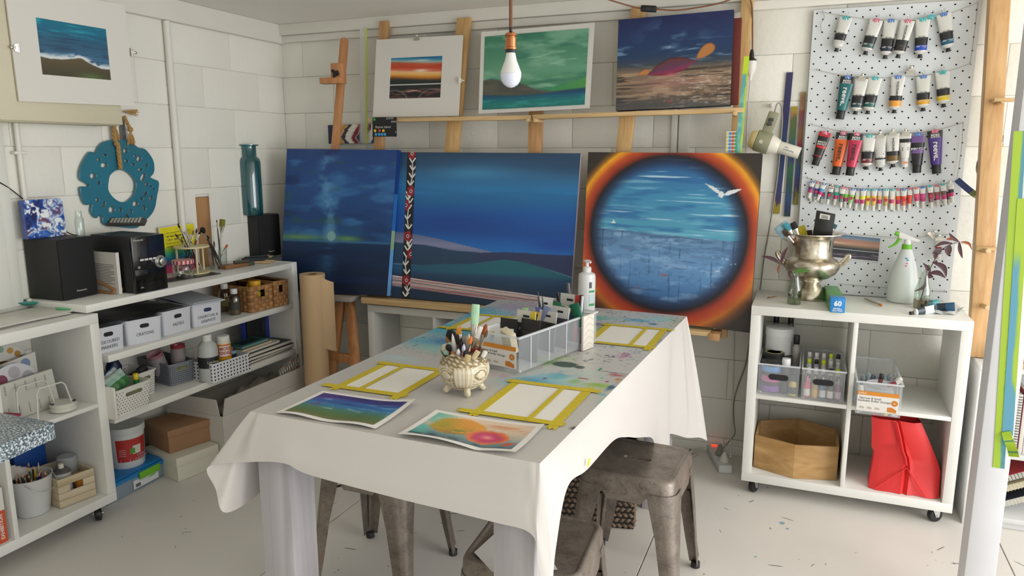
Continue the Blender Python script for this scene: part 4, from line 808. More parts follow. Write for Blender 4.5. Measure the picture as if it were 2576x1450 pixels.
for i,(x,yb,hh,lab) in enumerate(((568,782,70,'oil bottle with white cap standing behind the other oil bottle'),(592,791,66,'oil bottle with dark label standing in front, beside the woven basket'))):
    T,s = stdl('oil_bottle',lab,'bottle',x,yb,S2,[(14,0),(15,2),(15,hh*.62),(12,hh*.72),(7.5,hh*.78),(7.5,hh*.82)],OIL,n=20,cap=(True,False));liq(T,s,[(13.6,.8),(14.2,2),(14.2,hh*.5)],mat('#8f7436',.25))
    b = MB();b.cyl((0,0,hh*.80*s),(0,0,hh*.99*s),8.6*s,n=18);b.build('cap',mat('#dededb',.4),T,bevel=.001)
    b = MB();b.lathe([(15.2*s,hh*.2*s),(15.2*s,hh*.48*s)],20,cap=(False,False));b.build('label',mat('#3c3a34' if i else '#8a7a4a',.6),T)
def woven(label,BL,BR,TL,z,depth,slot=True):
    M,w_,h = front(BL,BR,z,TL);T = thing('woven_basket',label,'basket',M=M @ loc(0,0,.0012),group='woven seagrass baskets on the long shelf');W1 = mat('#a97c4c',.7,n=.3,ns=25);W2 = mat('#94683c',.7,n=.3,ns=25)
    rows = 7;rh = h/rows
    def side(P0,ex,nout,L,cols,nm):
        for mt_,par in ((W1,0),(W2,1)):
            b = MB()
            for r in range(rows):
                for c in range(cols):
                    if (r+c) % 2 != par:continue
                    if nm and rows-4 < r < rows-1 and abs((c+.5)/cols-.5) < .2:continue
                    x0,x1 = c*L/cols-.003,(c+1)*L/cols+.003;z0,z1 = r*rh+.0008,(r+1)*rh-.0004;pts = []
                    for k in range(5):
                        t = k/4;o = .0055*math.sin(PI*t);pts.append((x0+(x1-x0)*t,o))
                    vs = [P0+ex*x+nout*o+Vector((0,0,zz)) for zz in (z0,z1) for x,o in pts]+[P0+ex*(x0+x1)/2+nout*.009*0+Vector((0,0,z0))]
                    mid = [P0+ex*x+nout*(o+.0018)+Vector((0,0,(z0+z1)/2)) for x,o in pts]
                    b.add(vs[:5]+mid+vs[5:10],[(i,i+1,i+6,i+5) for i in range(4)]+[(i+5,i+6,i+11,i+10) for i in range(4)])
            b.build('weave',mt_,T,kind='stuff',smooth=60)
    X,Y = Vector((1,0,0)),Vector((0,1,0))
    side(Vector((0,0,0)),X,-Y,w_,6,slot);side(Vector((0,depth,0)),-Y,-X,depth,9,False);side(Vector((w_,0,0)),Y,X,depth,9,False);side(Vector((w_,depth,0)),-X,Y,w_,6,False)
    dk = mat('#5a3c22',.8);b = MB();t = .004
    for a,c in (((0,.001,0),(w_*.3,t,h)),((w_*.7,.001,0),(w_,t,h)),((w_*.3,.001,0),(w_*.7,t,rh*4)),((w_*.3,.001,rh*6),(w_*.7,t,h)),((.001,0,0),(t,depth,h)),((w_-t,0,0),(w_-.001,depth,h)),((0,depth-t,0),(w_,depth-.001,h)),((0,0,0),(w_,depth,.003))):b.box(a,c)
    b.build('liner',dk,T,smooth=0,kind='stuff')
    b = MB();r = .006;b.tube([(0,0,h),(w_,0,h),(w_,depth,h),(0,depth,h)],r,8,closed=True);b.build('rim',W1,T);return T,M,w_,h
TB1,MB1,wB1,hB1 = woven('woven seagrass basket holding a yellow tape measure',(633,788),(687,775),(631,727),S2,.26)
woven('woven seagrass basket at the far end of the long shelf',(692,774),(725,767),(690,712),S2,.26)
Mt = MB1 @ loc(wB1*.62,.07,hB1*.62);T = thing('tape_measure','yellow and black tape measure poking out of the woven basket','tape measure',M=Mt)
b = MB();b.prism([(.045*math.cos(a)*(1 if a > 0 else 1),.04*math.sin(a)+.03) for a in [k*PI/8 for k in range(9)]]+[(-.045,-.01),(.045,-.01)],-.02,.02);b.M = Matrix();ob = b.build('case',mat('#d0a21a',.4),T,bevel=.004);ob.rotation_euler = (PI/2,0,.25)
b = MB();b.prism([(.02+.028*math.cos(a),.03+.028*math.sin(a)) for a in [k*PI/8 for k in range(16)]],.0205,.024);ob = b.build('grip',mat('#1a1a1a',.6),T);ob.rotation_euler = (PI/2,0,.25)
T = thing('glue_pot','small yellow pot with green band inside the woven basket','pot',M=MB1 @ loc(wB1*.5,.045,.006))
b = MB();b.cyl((0,0,0),(0,0,hB1*.72),.026,n=18);b.build('pot_body',mat('#d2b01c',.4),T,bevel=.002);b = MB();b.cyl((0,0,hB1*.72),(0,0,hB1*.92),.0265,n=18);b.build('green_band',mat('#4a8a3a',.5),T);b = MB();b.cyl((0,0,hB1*.92),(0,0,hB1*1.18),.03,n=18);b.build('lid',mat('#dca520',.4),T,bevel=.004)
# ---------------------------------------------------------------- third level
def hole_basket(name,label,M,w_,h,depth,m,rows,cols,hr,flare=.06,hand=True,group=None,hm=None,sides=True,rim=.004,square=False,contents=None):
    T = thing(name,label,'basket',M=M,group=group);e = w_*flare;t = .003
    def rr(x0,x1,y0,y1,z_,r=.012):return [(x,y,z_) for cx_,cy_,a0 in ((x1-r,y0+r,-PI/2),(x1-r,y1-r,0),(x0+r,y1-r,PI/2),(x0+r,y0+r,PI)) for x,y in [(cx_+r*math.cos(a0+k*PI/6),cy_+r*math.sin(a0+k*PI/6)) for k in range(4)]]
    b = MB();b.loft([rr(0,w_,0,depth,0),rr(-e,w_+e,-e,depth+e,h-.006),rr(-e-rim,w_+e+rim,-e-rim,depth+e+rim,h-.005),rr(-e-rim,w_+e+rim,-e-rim,depth+e+rim,h),rr(-e+t,w_+e-t,-e+t,depth+e-t,h),rr(t,w_-t,t,depth-t,t)]);b.build('basket_body',m,T)
    b = MB()
    def dots(f,L):
        for r in range(rows):
            for c in range(cols if L is None else max(2,int(cols*L))):
                nc = cols if L is None else max(2,int(cols*L));u = (c+.5+(.25 if r % 2 and not square else -.25 if not square else 0))/nc;v = .12+.74*r/(rows-1)
                if hand and L is None and abs(u-.5) < .30 and v > .60:continue
                o,ax,ay = f(u,v);n = 6
                b.add([o+ax*(hr*math.cos(k*PI/3))+ay*(hr*math.sin(k*PI/3)) for k in range(6)],[tuple(range(6))])
    dots(lambda u,v:(Vector((-e*v+(w_+2*e*v)*u,-e*v*h/(h)-.0006,v*h)),Vector((1,0,0)),Vector((0,-e/h,1))),None)
    if sides:
        for (f) in (lambda u,v:(Vector((-e*v-.0006,depth*u,v*h)),Vector((0,-1,0)),Vector((-e/h,0,1))),lambda u,v:(Vector((-e*v+(w_+2*e*v)*u,depth+e*v-.0036,v*h)),Vector((1,0,0)),Vector((0,e/h,1)))):dots(f,depth/w_)
    b.build('perforations',hm or HOLE_SHADE,T,smooth=0,kind='stuff')
    if hand:
        fm = frame(Vector((w_/2,-e*.73-.0008,h*.73)),(1,0,0),(0,-e/h,1));a_ = w_*.21;r_ = h*.07
        b = MB().at(fm);b.prism([(sx*a_+r_*math.cos(a),r_*math.sin(a)) for sx,a0 in ((1,-PI/2),(-1,PI/2)) for a in [a0+k*PI/6 for k in range(7)]],-.001,.0006);b.build('handle_hole_plate',mat('#6e7052',.8,n=.5,ns=40),T)
    return T
WHB = mat('#dcdad2',.5);GRB = mat('#787b82',.5)
M,w_,h = front((298,1053),(378,1020),S3,(296,985));MA = M @ loc(0,0,.001);wA,hA = w_,h
hole_basket('plastic_basket','white rattan look basket overhanging the third shelf with its lid on the side',MA,w_,h,.15,WHB,9,12,.0022,.05,group='white rattan look baskets')
TL_ = thing('basket_lid','white basket lid standing on edge against the front rattan basket','lid',M=MA @ loc(-.016,-.02,-.0,0,0,0));MB().box((-.012,0,.0),(0,.17,h+.02)).build('lid_plate',WHB,TL_,bevel=.006)
TL_.location.z += .001
M2 = MA @ loc(w_+.022,.105,0);w2 = .118
hole_basket('plastic_basket','white rattan look basket behind the front one holding a black torch',M2,w2,h*.98,.15,WHB,9,12,.0022,.05,group='white rattan look baskets')
M,w_,h = front((434,975),(493,958),S3,(436,924));MGb = M @ loc(0,.012,.001);hole_basket('plastic_basket','dark grey perforated basket beside the white metal tray',MGb,w_,h*1.05,.24,GRB,9,14,.0024,.03,hand=True,hm=mat('#2c2e33',.7),square=True);wG = w_
A,B = pz(538,965,S3),pz(632,932,S3);M = Mf(A,B);wT = (B-A).length;hT = hgt(A,538,919);MT = M @ loc(0,0,.001)
hole_basket('metal_tray','white perforated metal tray holding glue bottles',MT,wT,hT,.15,mat('#dcdde2',.4),5,12,.0046,0,hand=False,square=True,rim=.001)
def inside(M,x,y,z=0):return (M @ Vector((x,y,z)))
# things in the baskets
def packet(label,P,U,V,hexes,group=None,bulge=.012,txt=None,name='packet',cat='packet'):
    P,U,V = Vector(P),Vector(U),Vector(V);N = U.cross(V).normalized();T = thing(name,label,cat,P,0,group)
    b = MB()
    def f(u,v,s=1):k = bulge*(4*u*(1-u))**.7*(4*v*(1-v))**.7*(1+.35*math.sin(u*17+v*5));return P+U*u+V*v+N*k*s
    n = len(hexes);K = 12
    for i in range(K):
        for j in range(K):
            b.paint(hexes[min(n-1,int(j/K*n))]);q = [(i/K,j/K),((i+1)/K,j/K),((i+1)/K,(j+1)/K),(i/K,(j+1)/K)]
            b.add([f(*a) for a in q],[(0,1,2,3)]);b.add([f(*a,-.6) for a in q],[(3,2,1,0)])
    b.build('wrapper',vcol(.35),T,w=True,doubles=True,smooth=80);return T
c0 = MA @ Vector((wA*.1,.03,hA*.75));X_ = MA.to_3x3() @ Vector((1,0,0));Y_ = MA.to_3x3() @ Vector((0,1,0));Z_ = Vector((0,0,1))
packet('green and pale plastic packet in the front rattan basket',c0,X_*.09+Z_*.03,Y_*.05+Z_*.055,['#2f6b34','#3c7a3e','#9fc4b2','#bfd6cc'])
packet('blue and white plastic packet at the back of the front basket',c0+Y_*.06+Z_*.02,X_*.09+Z_*.05,Y_*.03+Z_*.02,['#5c8fc4','#d6dde2','#d6dde2','#3c7ab0'])
def upright(name,label,cat,p,stack,M=None,n=16,group=None,tilt=None):
    M = Matrix.Translation(Vector(p)) if M is None else M;T = thing(name,label,cat,M=M,group=group);z = 0
    for (nm,m,prof) in stack:
        b = MB();b.lathe([(r,z+hh) for r,hh in prof],n);b.build(nm,m,T)
        z += prof[-1][1]
    return T
p = MA @ Vector((wA*.92,.05,hA*.72));upright('glue_stick','green glue stick with a yellow cap in the rattan basket','glue',p,[('barrel',mat('#2c8a3c',.4),[(.011,0),(.011,.03)]),('cap',mat('#dcc022',.4),[(.0115,0),(.0115,.022),(.010,.024)])])
p0 = M2 @ Vector((-.01,.02,hA*.88));q0 = M2 @ Vector((w2*.9,.035,hA*1.0));d = q0-p0;MM = d.to_track_quat('Z','Y').to_matrix().to_4x4();MM.translation = p0
upright('torch','black torch lying across the rear white basket','torch',p0,[('barrel',mat('#1b1c1f',.4),[(.011,0),(.012,.07)]),('head',mat('#26272b',.35),[(.013,0),(.019,.02),(.019,.04)]),('lens',mat('#3a3d42',.1),[(.016,0),(.016,.001)])],M=MM)
p0 = M2 @ Vector((.012,.11,hA*.7));upright('spray_nozzle','navy spray bottle with a white nozzle behind the rattan baskets','bottle',p0,[('bottle',mat('#1d2748',.4),[(.03,0),(.032,.06),(.02,.085)]),('nozzle',mat('#d8d8d6',.4),[(.012,0),(.010,.03),(.005,.045)])])
p0 = M2 @ Vector((.03,.05,hA*.83));T = thing('red_tool','dark red tool handle inside the rear white basket','tool',p0);b = MB();b.cyl(p0,p0+X_*.06+Z_*.008,.009,n=10);b.build('handle',mat('#6a1f20',.4),T,w=True)
# stacked plastic cups in the grey basket
def cups(label,P,D,n,r0,r1,st,tint,rim):
    P,D = Vector(P),Vector(D).normalized();M = D.to_track_quat('Z','Y').to_matrix().to_4x4();M.translation = P;T = thing('cup_stack',label,'cups',M=M)
    for k in range(n):
        b = MB();z = k*st;b.lathe([(r0+(r1-r0)*.0,z),(r0+(r1-r0)*.35,z+.018),(r1*1.0,z+.022),(r1*1.06,z+.0235),(r1*1.0,z+.026)],20,cap=(False,False));b.build('cup',mat(rim if k >= n-2 else tint,.25,alpha=.85),T)
    return T
cups('tilted stack of clear plastic cups standing in the grey basket',MGb @ Vector((.03,.1,.03)),Vector((0,-.35,1)),12,.03,.034,.0085,'#b5afb3','#c08a92')
cups('upright stack of clear plastic cups with red rims in the grey basket',MGb @ Vector((.085,.06,.03)),Vector((0.0,.02,1)),14,.028,.031,.0088,'#b0a6a8','#a8434c')
# bottles in the tray
def bsc(p):return mpp(p)
p = MT @ Vector((wT*.12,.055,.003));s = mpp(p)
T = upright('medium_bottle','clear bottle of acrylic medium with a white cap and black label in the tray','bottle',p,[('bottle',mat('#c2c6c4',.3,alpha=.9),[(23*s,0),(24*s,2*s),(24*s,80*s),(20*s,92*s),(11*s,100*s)]),('cap',mat('#dcdcd8',.4),[(11.5*s,0),(11.5*s,15*s),(9*s,16*s)])],n=24)
b = MB();b.lathe([(24.3*s,34*s),(24.3*s,62*s)],24,cap=(False,False));b.build('label',mat('#1a1b1d',.5),T)
fm = frame(p+Vector((24.6*s,0,22*s)),(0,1,0),(0,0,1));fm = frame(p+Vector((24.6*s*.94,-24.6*s*.34,50*s)),(.34,.94,0),(0,0,1));text('Liquitex',9*s,fm,PRINTW,T)
p = MT @ Vector((wT*.50,.05,.003))
T = upright('decoupage_glue','yellow bottle of Mod Podge decoupage glue with a white lid in the tray','bottle',p,[('bottle',mat('#d9a21e',.4),[(18*s,0),(18.5*s,1*s),(18.5*s,84*s)]),('shoulder',mat('#d2cdb8',.4),[(18.5*s,0),(16*s,7*s)]),('lid',mat('#dcdcd6',.4),[(16.5*s,0),(16.5*s,11*s),(15.5*s,12*s)])],n=24)
for z0,z1,c,rr_ in ((50*s,82*s,'#b8292c',18.62*s),(52*s,80*s,'#dcd3c4',18.70*s)):
    b = MB();n = 10;a0 = -1.5;a1 = .25;a0 += .004;vs = []
    if c == '#dcd3c4':a0 += .09;a1 -= .09
    for zz in (z0,z1):vs += [(rr_*math.cos(a0+(a1-a0)*k/n),rr_*math.sin(a0+(a1-a0)*k/n),zz) for k in range(n+1)]
    b.add(vs,[(k,k+1,n+2+k,n+1+k) for k in range(n)]);b.build('label',mat(c,.5),T)
am = -.62;fm = lambda z:frame(p+Vector((18.95*s*math.cos(am),18.95*s*math.sin(am),z)),(-math.sin(am),math.cos(am),0),(0,0,1))
RDI = mat('#a8262a',.5);text('MOD',11*s,fm(72*s),RDI,T,bold=.0005);text('PODGE',10.5*s,fm(61*s),RDI,T,bold=.0005);text('MATTE',5*s,fm(43*s),INK,T)
upright('dark_bottle','short dark bottle with a pale blue band behind the yellow glue','bottle',MT @ Vector((wT*.8,.075,.003)),[('bottle',mat('#24303a',.35),[(13*s,0),(13*s,46*s)]),('band',mat('#7fa9bc',.5),[(13.2*s,0),(13.2*s,8*s)]),('cap',mat('#22252a',.4),[(13*s,0),(9*s,12*s)])])
# sketchbooks and the blue portfolio
A,B = pz(650,925,S3),pz(752,893,S3);Mk = Mf(A,B);wl = (B-A).length
A = px(620,930,-2.535);A.z = S3;B = px(738,897,-2.535);B.z = S3;Mk = Mf(A,B);wl = (B-A).length
z = .001
for i,(x0,x1,y0,dp,t,cov,pg,lab) in enumerate([(.01,wl,0,.2,.014,'#1c1d20','#cfc9ba','black sketchbook at the bottom of the pile'),(.0,wl+.004,.003,.2,.016,'#3a2a28','#d3cdc0','sketchbook with a reddish spine second in the pile'),(.0,wl-.002,.002,.2,.018,'#2b3634','#d6d1c4','dark green sketchbook third in the pile'),(-.0,wl*.78,.015,.18,.012,'#cfcabb','#d9d4c6','cream covered sketchbook fourth in the pile'),(.0,wl*.62,.018,.16,.012,'#b9a684','#d2c6a8','tan sketchbook fifth in the pile'),(.002,wl*.54,.02,.15,.016,'#2f6a66','#6a8a84','teal notebook on top of the pile')]):
    T = thing('sketchbook',lab+' on the third shelf','book',M=Mk @ loc(0,0,z,rnd.uniform(-.03,.03)),group='sketchbooks piled on the third shelf')
    MB().box((x0,y0,0),(x1,y0+dp*.65,.0015)).build('cover',mat(cov,.5),T);MB().box((x0+.002,y0+.002,.0016),(x1-.001,y0+dp*.65-.003,t-.0016)).build('pages',mat(pg,.8),T);MB().box((x0,y0,t-.0015),(x1,y0+dp*.65,t)).build('cover',mat(cov,.45),T)
    if i == 5:MB().box((x0+.03,y0+.02,t),(x1-.03,y0+dp*.65-.02,t+.0015)).build('title_plate',mat('#1d2224',.5),T)
    z += t+.0015
T = thing('art_case','blue and black art case standing on edge behind the sketchbooks','case',(-2.70,2.9,S3));y0,y1 = px(612,860,-2.70).y,3.095
MB().box((-2.715,y0,S3+.001),(-2.685,y1,S3+.205)).build('shell',mat('#2440a0',.4),T,w=True,bevel=.008);MB().box((-2.6848,y0+.004,S3+.004),(-2.672,y1-.045,S3+.196)).build('panel',mat('#14161d',.5),T,w=True,bevel=.003)
MB().box((-2.6718,y1-.085,S3+.10),(-2.668,y1-.06,S3+.15)).build('latch',mat('#24272e',.3),T,w=True,bevel=.002)
# ---------------------------------------------------------------- boxes on the floor
CARD = mat('#a07a5a',.85,n=.06,ns=12);CARD2 = mat('#8f6a46',.85,n=.08,ns=12);GREYC = mat('#cfcac2',.8,n=.03);CREAMB = mat('#d8d4c2',.6)
A,B = pz(449,1214,0),pz(571,1165,0);M = Mf(A,B);wW = .205;h1 = hgt(A,446,1156)
T = thing('shoe_box','cream white lidded box on the floor below the brown box','box',M=M @ loc(0,0,.001));MB().box((0,0,0),(wW,.24,h1-.003)).build('base',CREAMB,T,bevel=.001);MB().box((-.004,-.004,h1*.62),(wW+.004,.244,h1)).build('lid',mat('#dad6c4',.55),T,bevel=.002)
A2,B2 = pz(427,1143,h1+.001),pz(555,1101,h1+.001);M = Mf(A2,B2);wb = (B2-A2).length*.95;h2 = hgt(A2,424,1087)
T = thing('cardboard_box','brown cardboard box with a lid on the cream white box','box',M=M @ loc(0,0,.0012));MB().box((0,0,0),(wb,.22,h2-.004)).build('base',CARD,T,bevel=.001);MB().box((-.004,-.004,h2*.70),(wb+.004,.224,h2)).build('lid',CARD,T,bevel=.0015)
text('MOUNTS',.02,WM[T.name] @ loc(wb*.55,.12,h2+.0008,.4),mat('#7c5a3a',.8),T)
# long open carton
A,B = px(560,1050,-2.47),px(767,960,-2.47);y0 = A.y;zt = px(560,1004,-2.47).z
T = thing('open_carton','long pale carton with open flaps and gift wrap inside on the floor','box',(-2.6,y0+.3,0));y1 = 3.092;zf = px(560,1050,-2.47).z
b = MB();t = .005
for a,c in (((-2.475,y0,.002),(-2.47,y1,zf)),((-2.81,y0,.002),(-2.476,y0+t,zf)),((-2.815,y0,.002),(-2.81,y1,zf)),((-2.81,y1-t,.002),(-2.476,y1,zf)),((-2.81,y0+t,.002),(-2.476,y1-t,.007))):b.box(a,c)
b.build('carton_body',GREYC,T,w=True,smooth=0)
b = MB();b.hexa([(-2.475,y0+.006,zf+.001),(-2.47,y0+.006,zf+.001),(-2.47,y1,zf+.001),(-2.475,y1,zf+.001)],[(-2.462,y0+.012,zt),(-2.457,y0+.012,zt),(-2.457,y1-.0,zt),(-2.462,y1-.0,zt)]);b.build('flap',GREYC,T,w=True,smooth=0)
b = MB();b.hexa([(-2.81,y0,zf+.001),(-2.49,y0,zf+.001),(-2.49,y0+.005,zf+.001),(-2.81,y0+.005,zf+.001)],[(-2.81,y0-.02,zt),(-2.485,y0-.02,zt),(-2.485,y0-.015,zt),(-2.81,y0-.015,zt)]);b.build('flap',GREYC,T,w=True,smooth=0)
KR_ = mat('#c4a680',.8,n=.04,ns=9);p = py(797,930,3.03);s = mpp(p);T = thing('kraft_paper_roll','tall roll of brown kraft paper standing beside the long shelf','paper roll',M=loc(p.x,p.y,.001));hk = py(790,690,p.y).z
b = MB();R0 = 30.5*s;b.lathe([(R0,0),(R0,hk),(R0*.42,hk),(R0*.42,hk-.1)],36);b.build('roll',KR_,T);b = MB();b.lathe([(R0*.415,hk-.09),(R0*.415,hk-.002),(R0*.38,hk-.002),(R0*.38,hk-.09)],24);b.build('core',mat('#5a4430',.8),T)
def fk(u,v):a = .15+.9*u;q = R0*(1.01+.55*u**2);return (q*math.cos(a-.35)+.012*u,q*math.sin(a-.35)*.9,hk-.012-.035*u-(hk*.5-.05)*v+.006*math.sin(v*40)*u)
b = MB();b.grid(fk,10,30);b.build('loose_edge',KR_,T,solid=-.0006)
# rolled papers inside it
T = thing('tracing_roll','crumpled grey tracing paper roll inside the open carton','paper',(-2.58,y0+.12,zf));b = MB()
P = cat_rom([(-2.55,y0+.05,zf-.02),(-2.56,y0+.16,zf+.015),(-2.58,y0+.3,zf+.03),(-2.6,y0+.5,zf+.03)],5);b.tube(P,[.03+.012*math.sin(i*1.7) for i in range(len(P))],9);b.build('crumpled_paper',mat('#8d857c',.6,n=.2,ns=25),T,w=True,smooth=25)
def f_wrap(u,v):
    x,y = u*9,v*2.4;d = np.hypot(x-np.round(x),y-np.round(y));c = np.zeros(u.shape+(3,))+hx('#cfc9c0');k = (np.round(x)+np.round(y)).astype(int) % 3
    c = lay(c,'#2c3330',(np.abs(d-.4) < .09)*.9);P_ = np.array([hx('#b04a48'),hx('#3f8a8c'),hx('#c58a4a')]);m_ = (d < .26)[...,None];return np.where(m_,P_[k],c)
a = zt-.012;Qw = [Vector((-2.484,y0+.42,zt+.02)),Vector((-2.484,y1-.02,zt+.07)),Vector((-2.479,y1-.02,zf-.02)),Vector((-2.479,y0+.42,zf-.01))]
T = thing('wrapping_paper','patterned gift wrap with round tile motifs inside the open carton','paper',Qw[3]);picture('sheet',T,Qw,120,26,f_wrap,r=.6);slab_from([q+Vector((-.0012,0,0)) for q in Qw],.001).build('sheet_back',mat('#cfc9c0',.7),T,w=True)
def f_flor(u,v):c = ramp(fbm(u*7,v*7,180),[(.3,'#6f7a4e'),(.42,'#d8cdbc'),(.55,'#d9c2b4'),(.64,'#c9877a'),(.75,'#7c8a5a')]);return c
Qw = [Vector((-2.50,y0+.62,zt+.05)),Vector((-2.50,y1-.01,zt+.15)),Vector((-2.495,y1-.01,zt-.03)),Vector((-2.495,y0+.62,zt-.02))]
T = thing('wrapping_paper','floral gift wrap standing up at the far end of the carton','paper',Qw[3]);picture('sheet',T,Qw,60,36,f_flor,r=.6);slab_from([q+Vector((-.0012,0,0)) for q in Qw],.001).build('sheet_back',mat('#cfc9c0',.7),T,w=True)
# blue lidded tub, plaster bucket, cyan box
A,B = pz(300,1258,0),pz(411,1199,0);M = Mf(A,B) @ loc(-.06,0,.001);wt = (B-A).length+.07;zl = .175
A_ = pz(424,1157,.15);hlid = hgt(B,415,1160)
T = thing('storage_tub','clear storage tub with a bright blue lid and green clips on the floor','tub',M=M);h = hlid
b = MB();b.loft([[(0,0,0),(wt,0,0),(wt,.2,0),(0,.2,0)],[(-.006,-.008,h-.012),(wt+.006,-.008,h-.012),(wt+.006,.208,h-.012),(-.006,.208,h-.012)],[(-.004,-.006,h-.012),(wt+.004,-.006,h-.012),(wt+.004,.206,h-.012),(-.004,.206,h-.012)],[(.002,.002,.003),(wt-.002,.002,.003),(wt-.002,.198,.003),(.002,.198,.003)]]);b.build('tub_body',mat('#a9bac6',.25,alpha=.55),T,bevel=.004)
b = MB();b.box((-.014,-.016,h-.010),(wt+.014,.216,h+.006));b.box((.0,-.002,h+.0062),(wt,.2,h+.014));b.build('lid',mat('#1f7fc0',.3),T,bevel=.004)
b = MB();b.box((wt*.5,-.022,h-.028),(wt*.86,-.0165,h+.004));b.build('clip',mat('#6fb52c',.35),T,bevel=.002)
MB().box((wt*.42,-.0082,h*.16),(wt*.86,-.0074,h*.78)).build('label',mat('#d8dbdc',.5),T);MB().box((wt*.42,-.0086,h*.66),(wt*.86,-.0080,h*.78)).build('label_band',mat('#6fa3d0',.5),T)
b = MB()
for k in range(12):b.box((wt*.46+k*.0022,-.0088,h*.22),(wt*.46+k*.0022+.001+.0006*(k % 3 == 0),-.0083,h*.42))
b.build('barcode',mat('#1d1d1f',.6),T,kind='stuff',smooth=0);b = MB();b.add([(wt*.66,-.0087,h*.42),(wt*.78,-.0087,h*.45),(wt*.84,-.0087,h*.54),(wt*.72,-.0087,h*.52)],[(0,1,2,3)]);b.build('label_picture',mat('#7ab83a',.5),T)
b = MB()
for k in range(9):b.ball((rnd.uniform(.03,wt-.05),rnd.uniform(.04,.2),.03+.012*(k % 3)),.022,8,6,(1.2,1,.8))
b.build('contents',mat('#a05a52',.7,n=.4,ns=14),T,kind='stuff')
zb = h+.0155;p = pz(322,1166,zb);s = mpp(p)
T = thing('plaster_bucket','white tub with a red cheese label standing on the blue lid','bucket',p)
b = MB();b.lathe([(38*s,0),(39.5*s,2*s),(43*s,92*s),(43*s,100*s)],36);b.build('bucket_body',mat('#d9dad8',.35),T)
b = MB();b.lathe([(44*s,88*s),(45.5*s,89*s),(45.5*s,103*s),(44*s,105*s),(41*s,104*s)],36);b.build('lid',mat('#cfd2ce',.35),T)
def wrap(T,r0,r1,z0,z1,a0,a1,m,name='label',n=14,off=.0008):
    b = MB();vs = []
    for zz,r in ((z0,r0),(z1,r1)):vs += [((r+off)*math.cos(a0+(a1-a0)*k/n),(r+off)*math.sin(a0+(a1-a0)*k/n),zz) for k in range(n+1)]
    b.add(vs,[(k,k+1,n+2+k,n+1+k) for k in range(n)]);return b.build(name,m,T)
wrap(T,39.7*s,42.3*s,18*s,76*s,-1.25,.62,mat('#b5322e',.4));wrap(T,40.2*s,41.2*s,36*s,58*s,-.35,.15,mat('#d8d4c4',.5),'label_picture',off=.0016);wrap(T,40.3*s,41*s,38*s,52*s,-.5,-.22,mat('#5a9a3a',.5),'leaf_picture',off=.0018)
for k in range(6):wrap(T,40.6*s,40.7*s,(34+k*5)*s,(35.5+k*5)*s,-1.12,-.72,mat('#d9a8a0',.5),'label_text',off=.0018)
fm = lambda a,z:frame(p+Vector((42.2*s*math.cos(a),42.2*s*math.sin(a),z)),(-math.sin(a),math.cos(a),0),(0,0,1));text('CREAM',7*s,fm(.1,31*s),PRINTW,T);text('BOCCONCINI',5.6*s,fm(.1,24*s),PRINTW,T)
T = thing('blue_box','pale cyan plastic box behind the white bucket','box',(-2.74,2.2,.0));a = px(282,1060,-2.66);c = px(353,1040,-2.66);MB().box((-2.852,2.03,.001),(-2.838,2.30,px(320,1042,-2.84).z)).build('box_body',mat('#3a9cc0',.4),T,w=True,bevel=.006)
# ================================================================ work table
TZ = .80
NL,NR,FR,FL = [Vector(p) for p in ((-1.284,1.39,TZ),(-.494,1.369,TZ),(-.434,2.934,TZ),(-1.27,2.984,TZ))]
GREYW = wood('#b9b5b8','#a39fa2',2,6,.7)
T = thing('work_table','long table with square whitewashed wooden legs under the paint stained cloth','table',(-.87,2.15,0))
def inset(q,d):c = (NL+NR+FR+FL)/4;v = q-c;return c+Vector((v.x-math.copysign(d,v.x),v.y-math.copysign(d,v.y),v.z))
b = MB();b.hexa([inset(q,.012)-Vector((0,0,.045)) for q in (NL,NR,FR,FL)],[inset(q,.012)-Vector((0,0,.004)) for q in (NL,NR,FR,FL)]);b.build('tabletop',mat('#bdb9b6',.7,n=.08),T,w=True,bevel=.002)
for (x0,y0) in ((-1.268,1.386),(-.606,1.376),(-.565,2.81),(-1.255,2.85)):
    MB().box((x0,y0,0),(x0+.098,y0+.098,.754)).build('leg',GREYW if y0 > 1.38 else GREYW,T,w=True,bevel=.003)
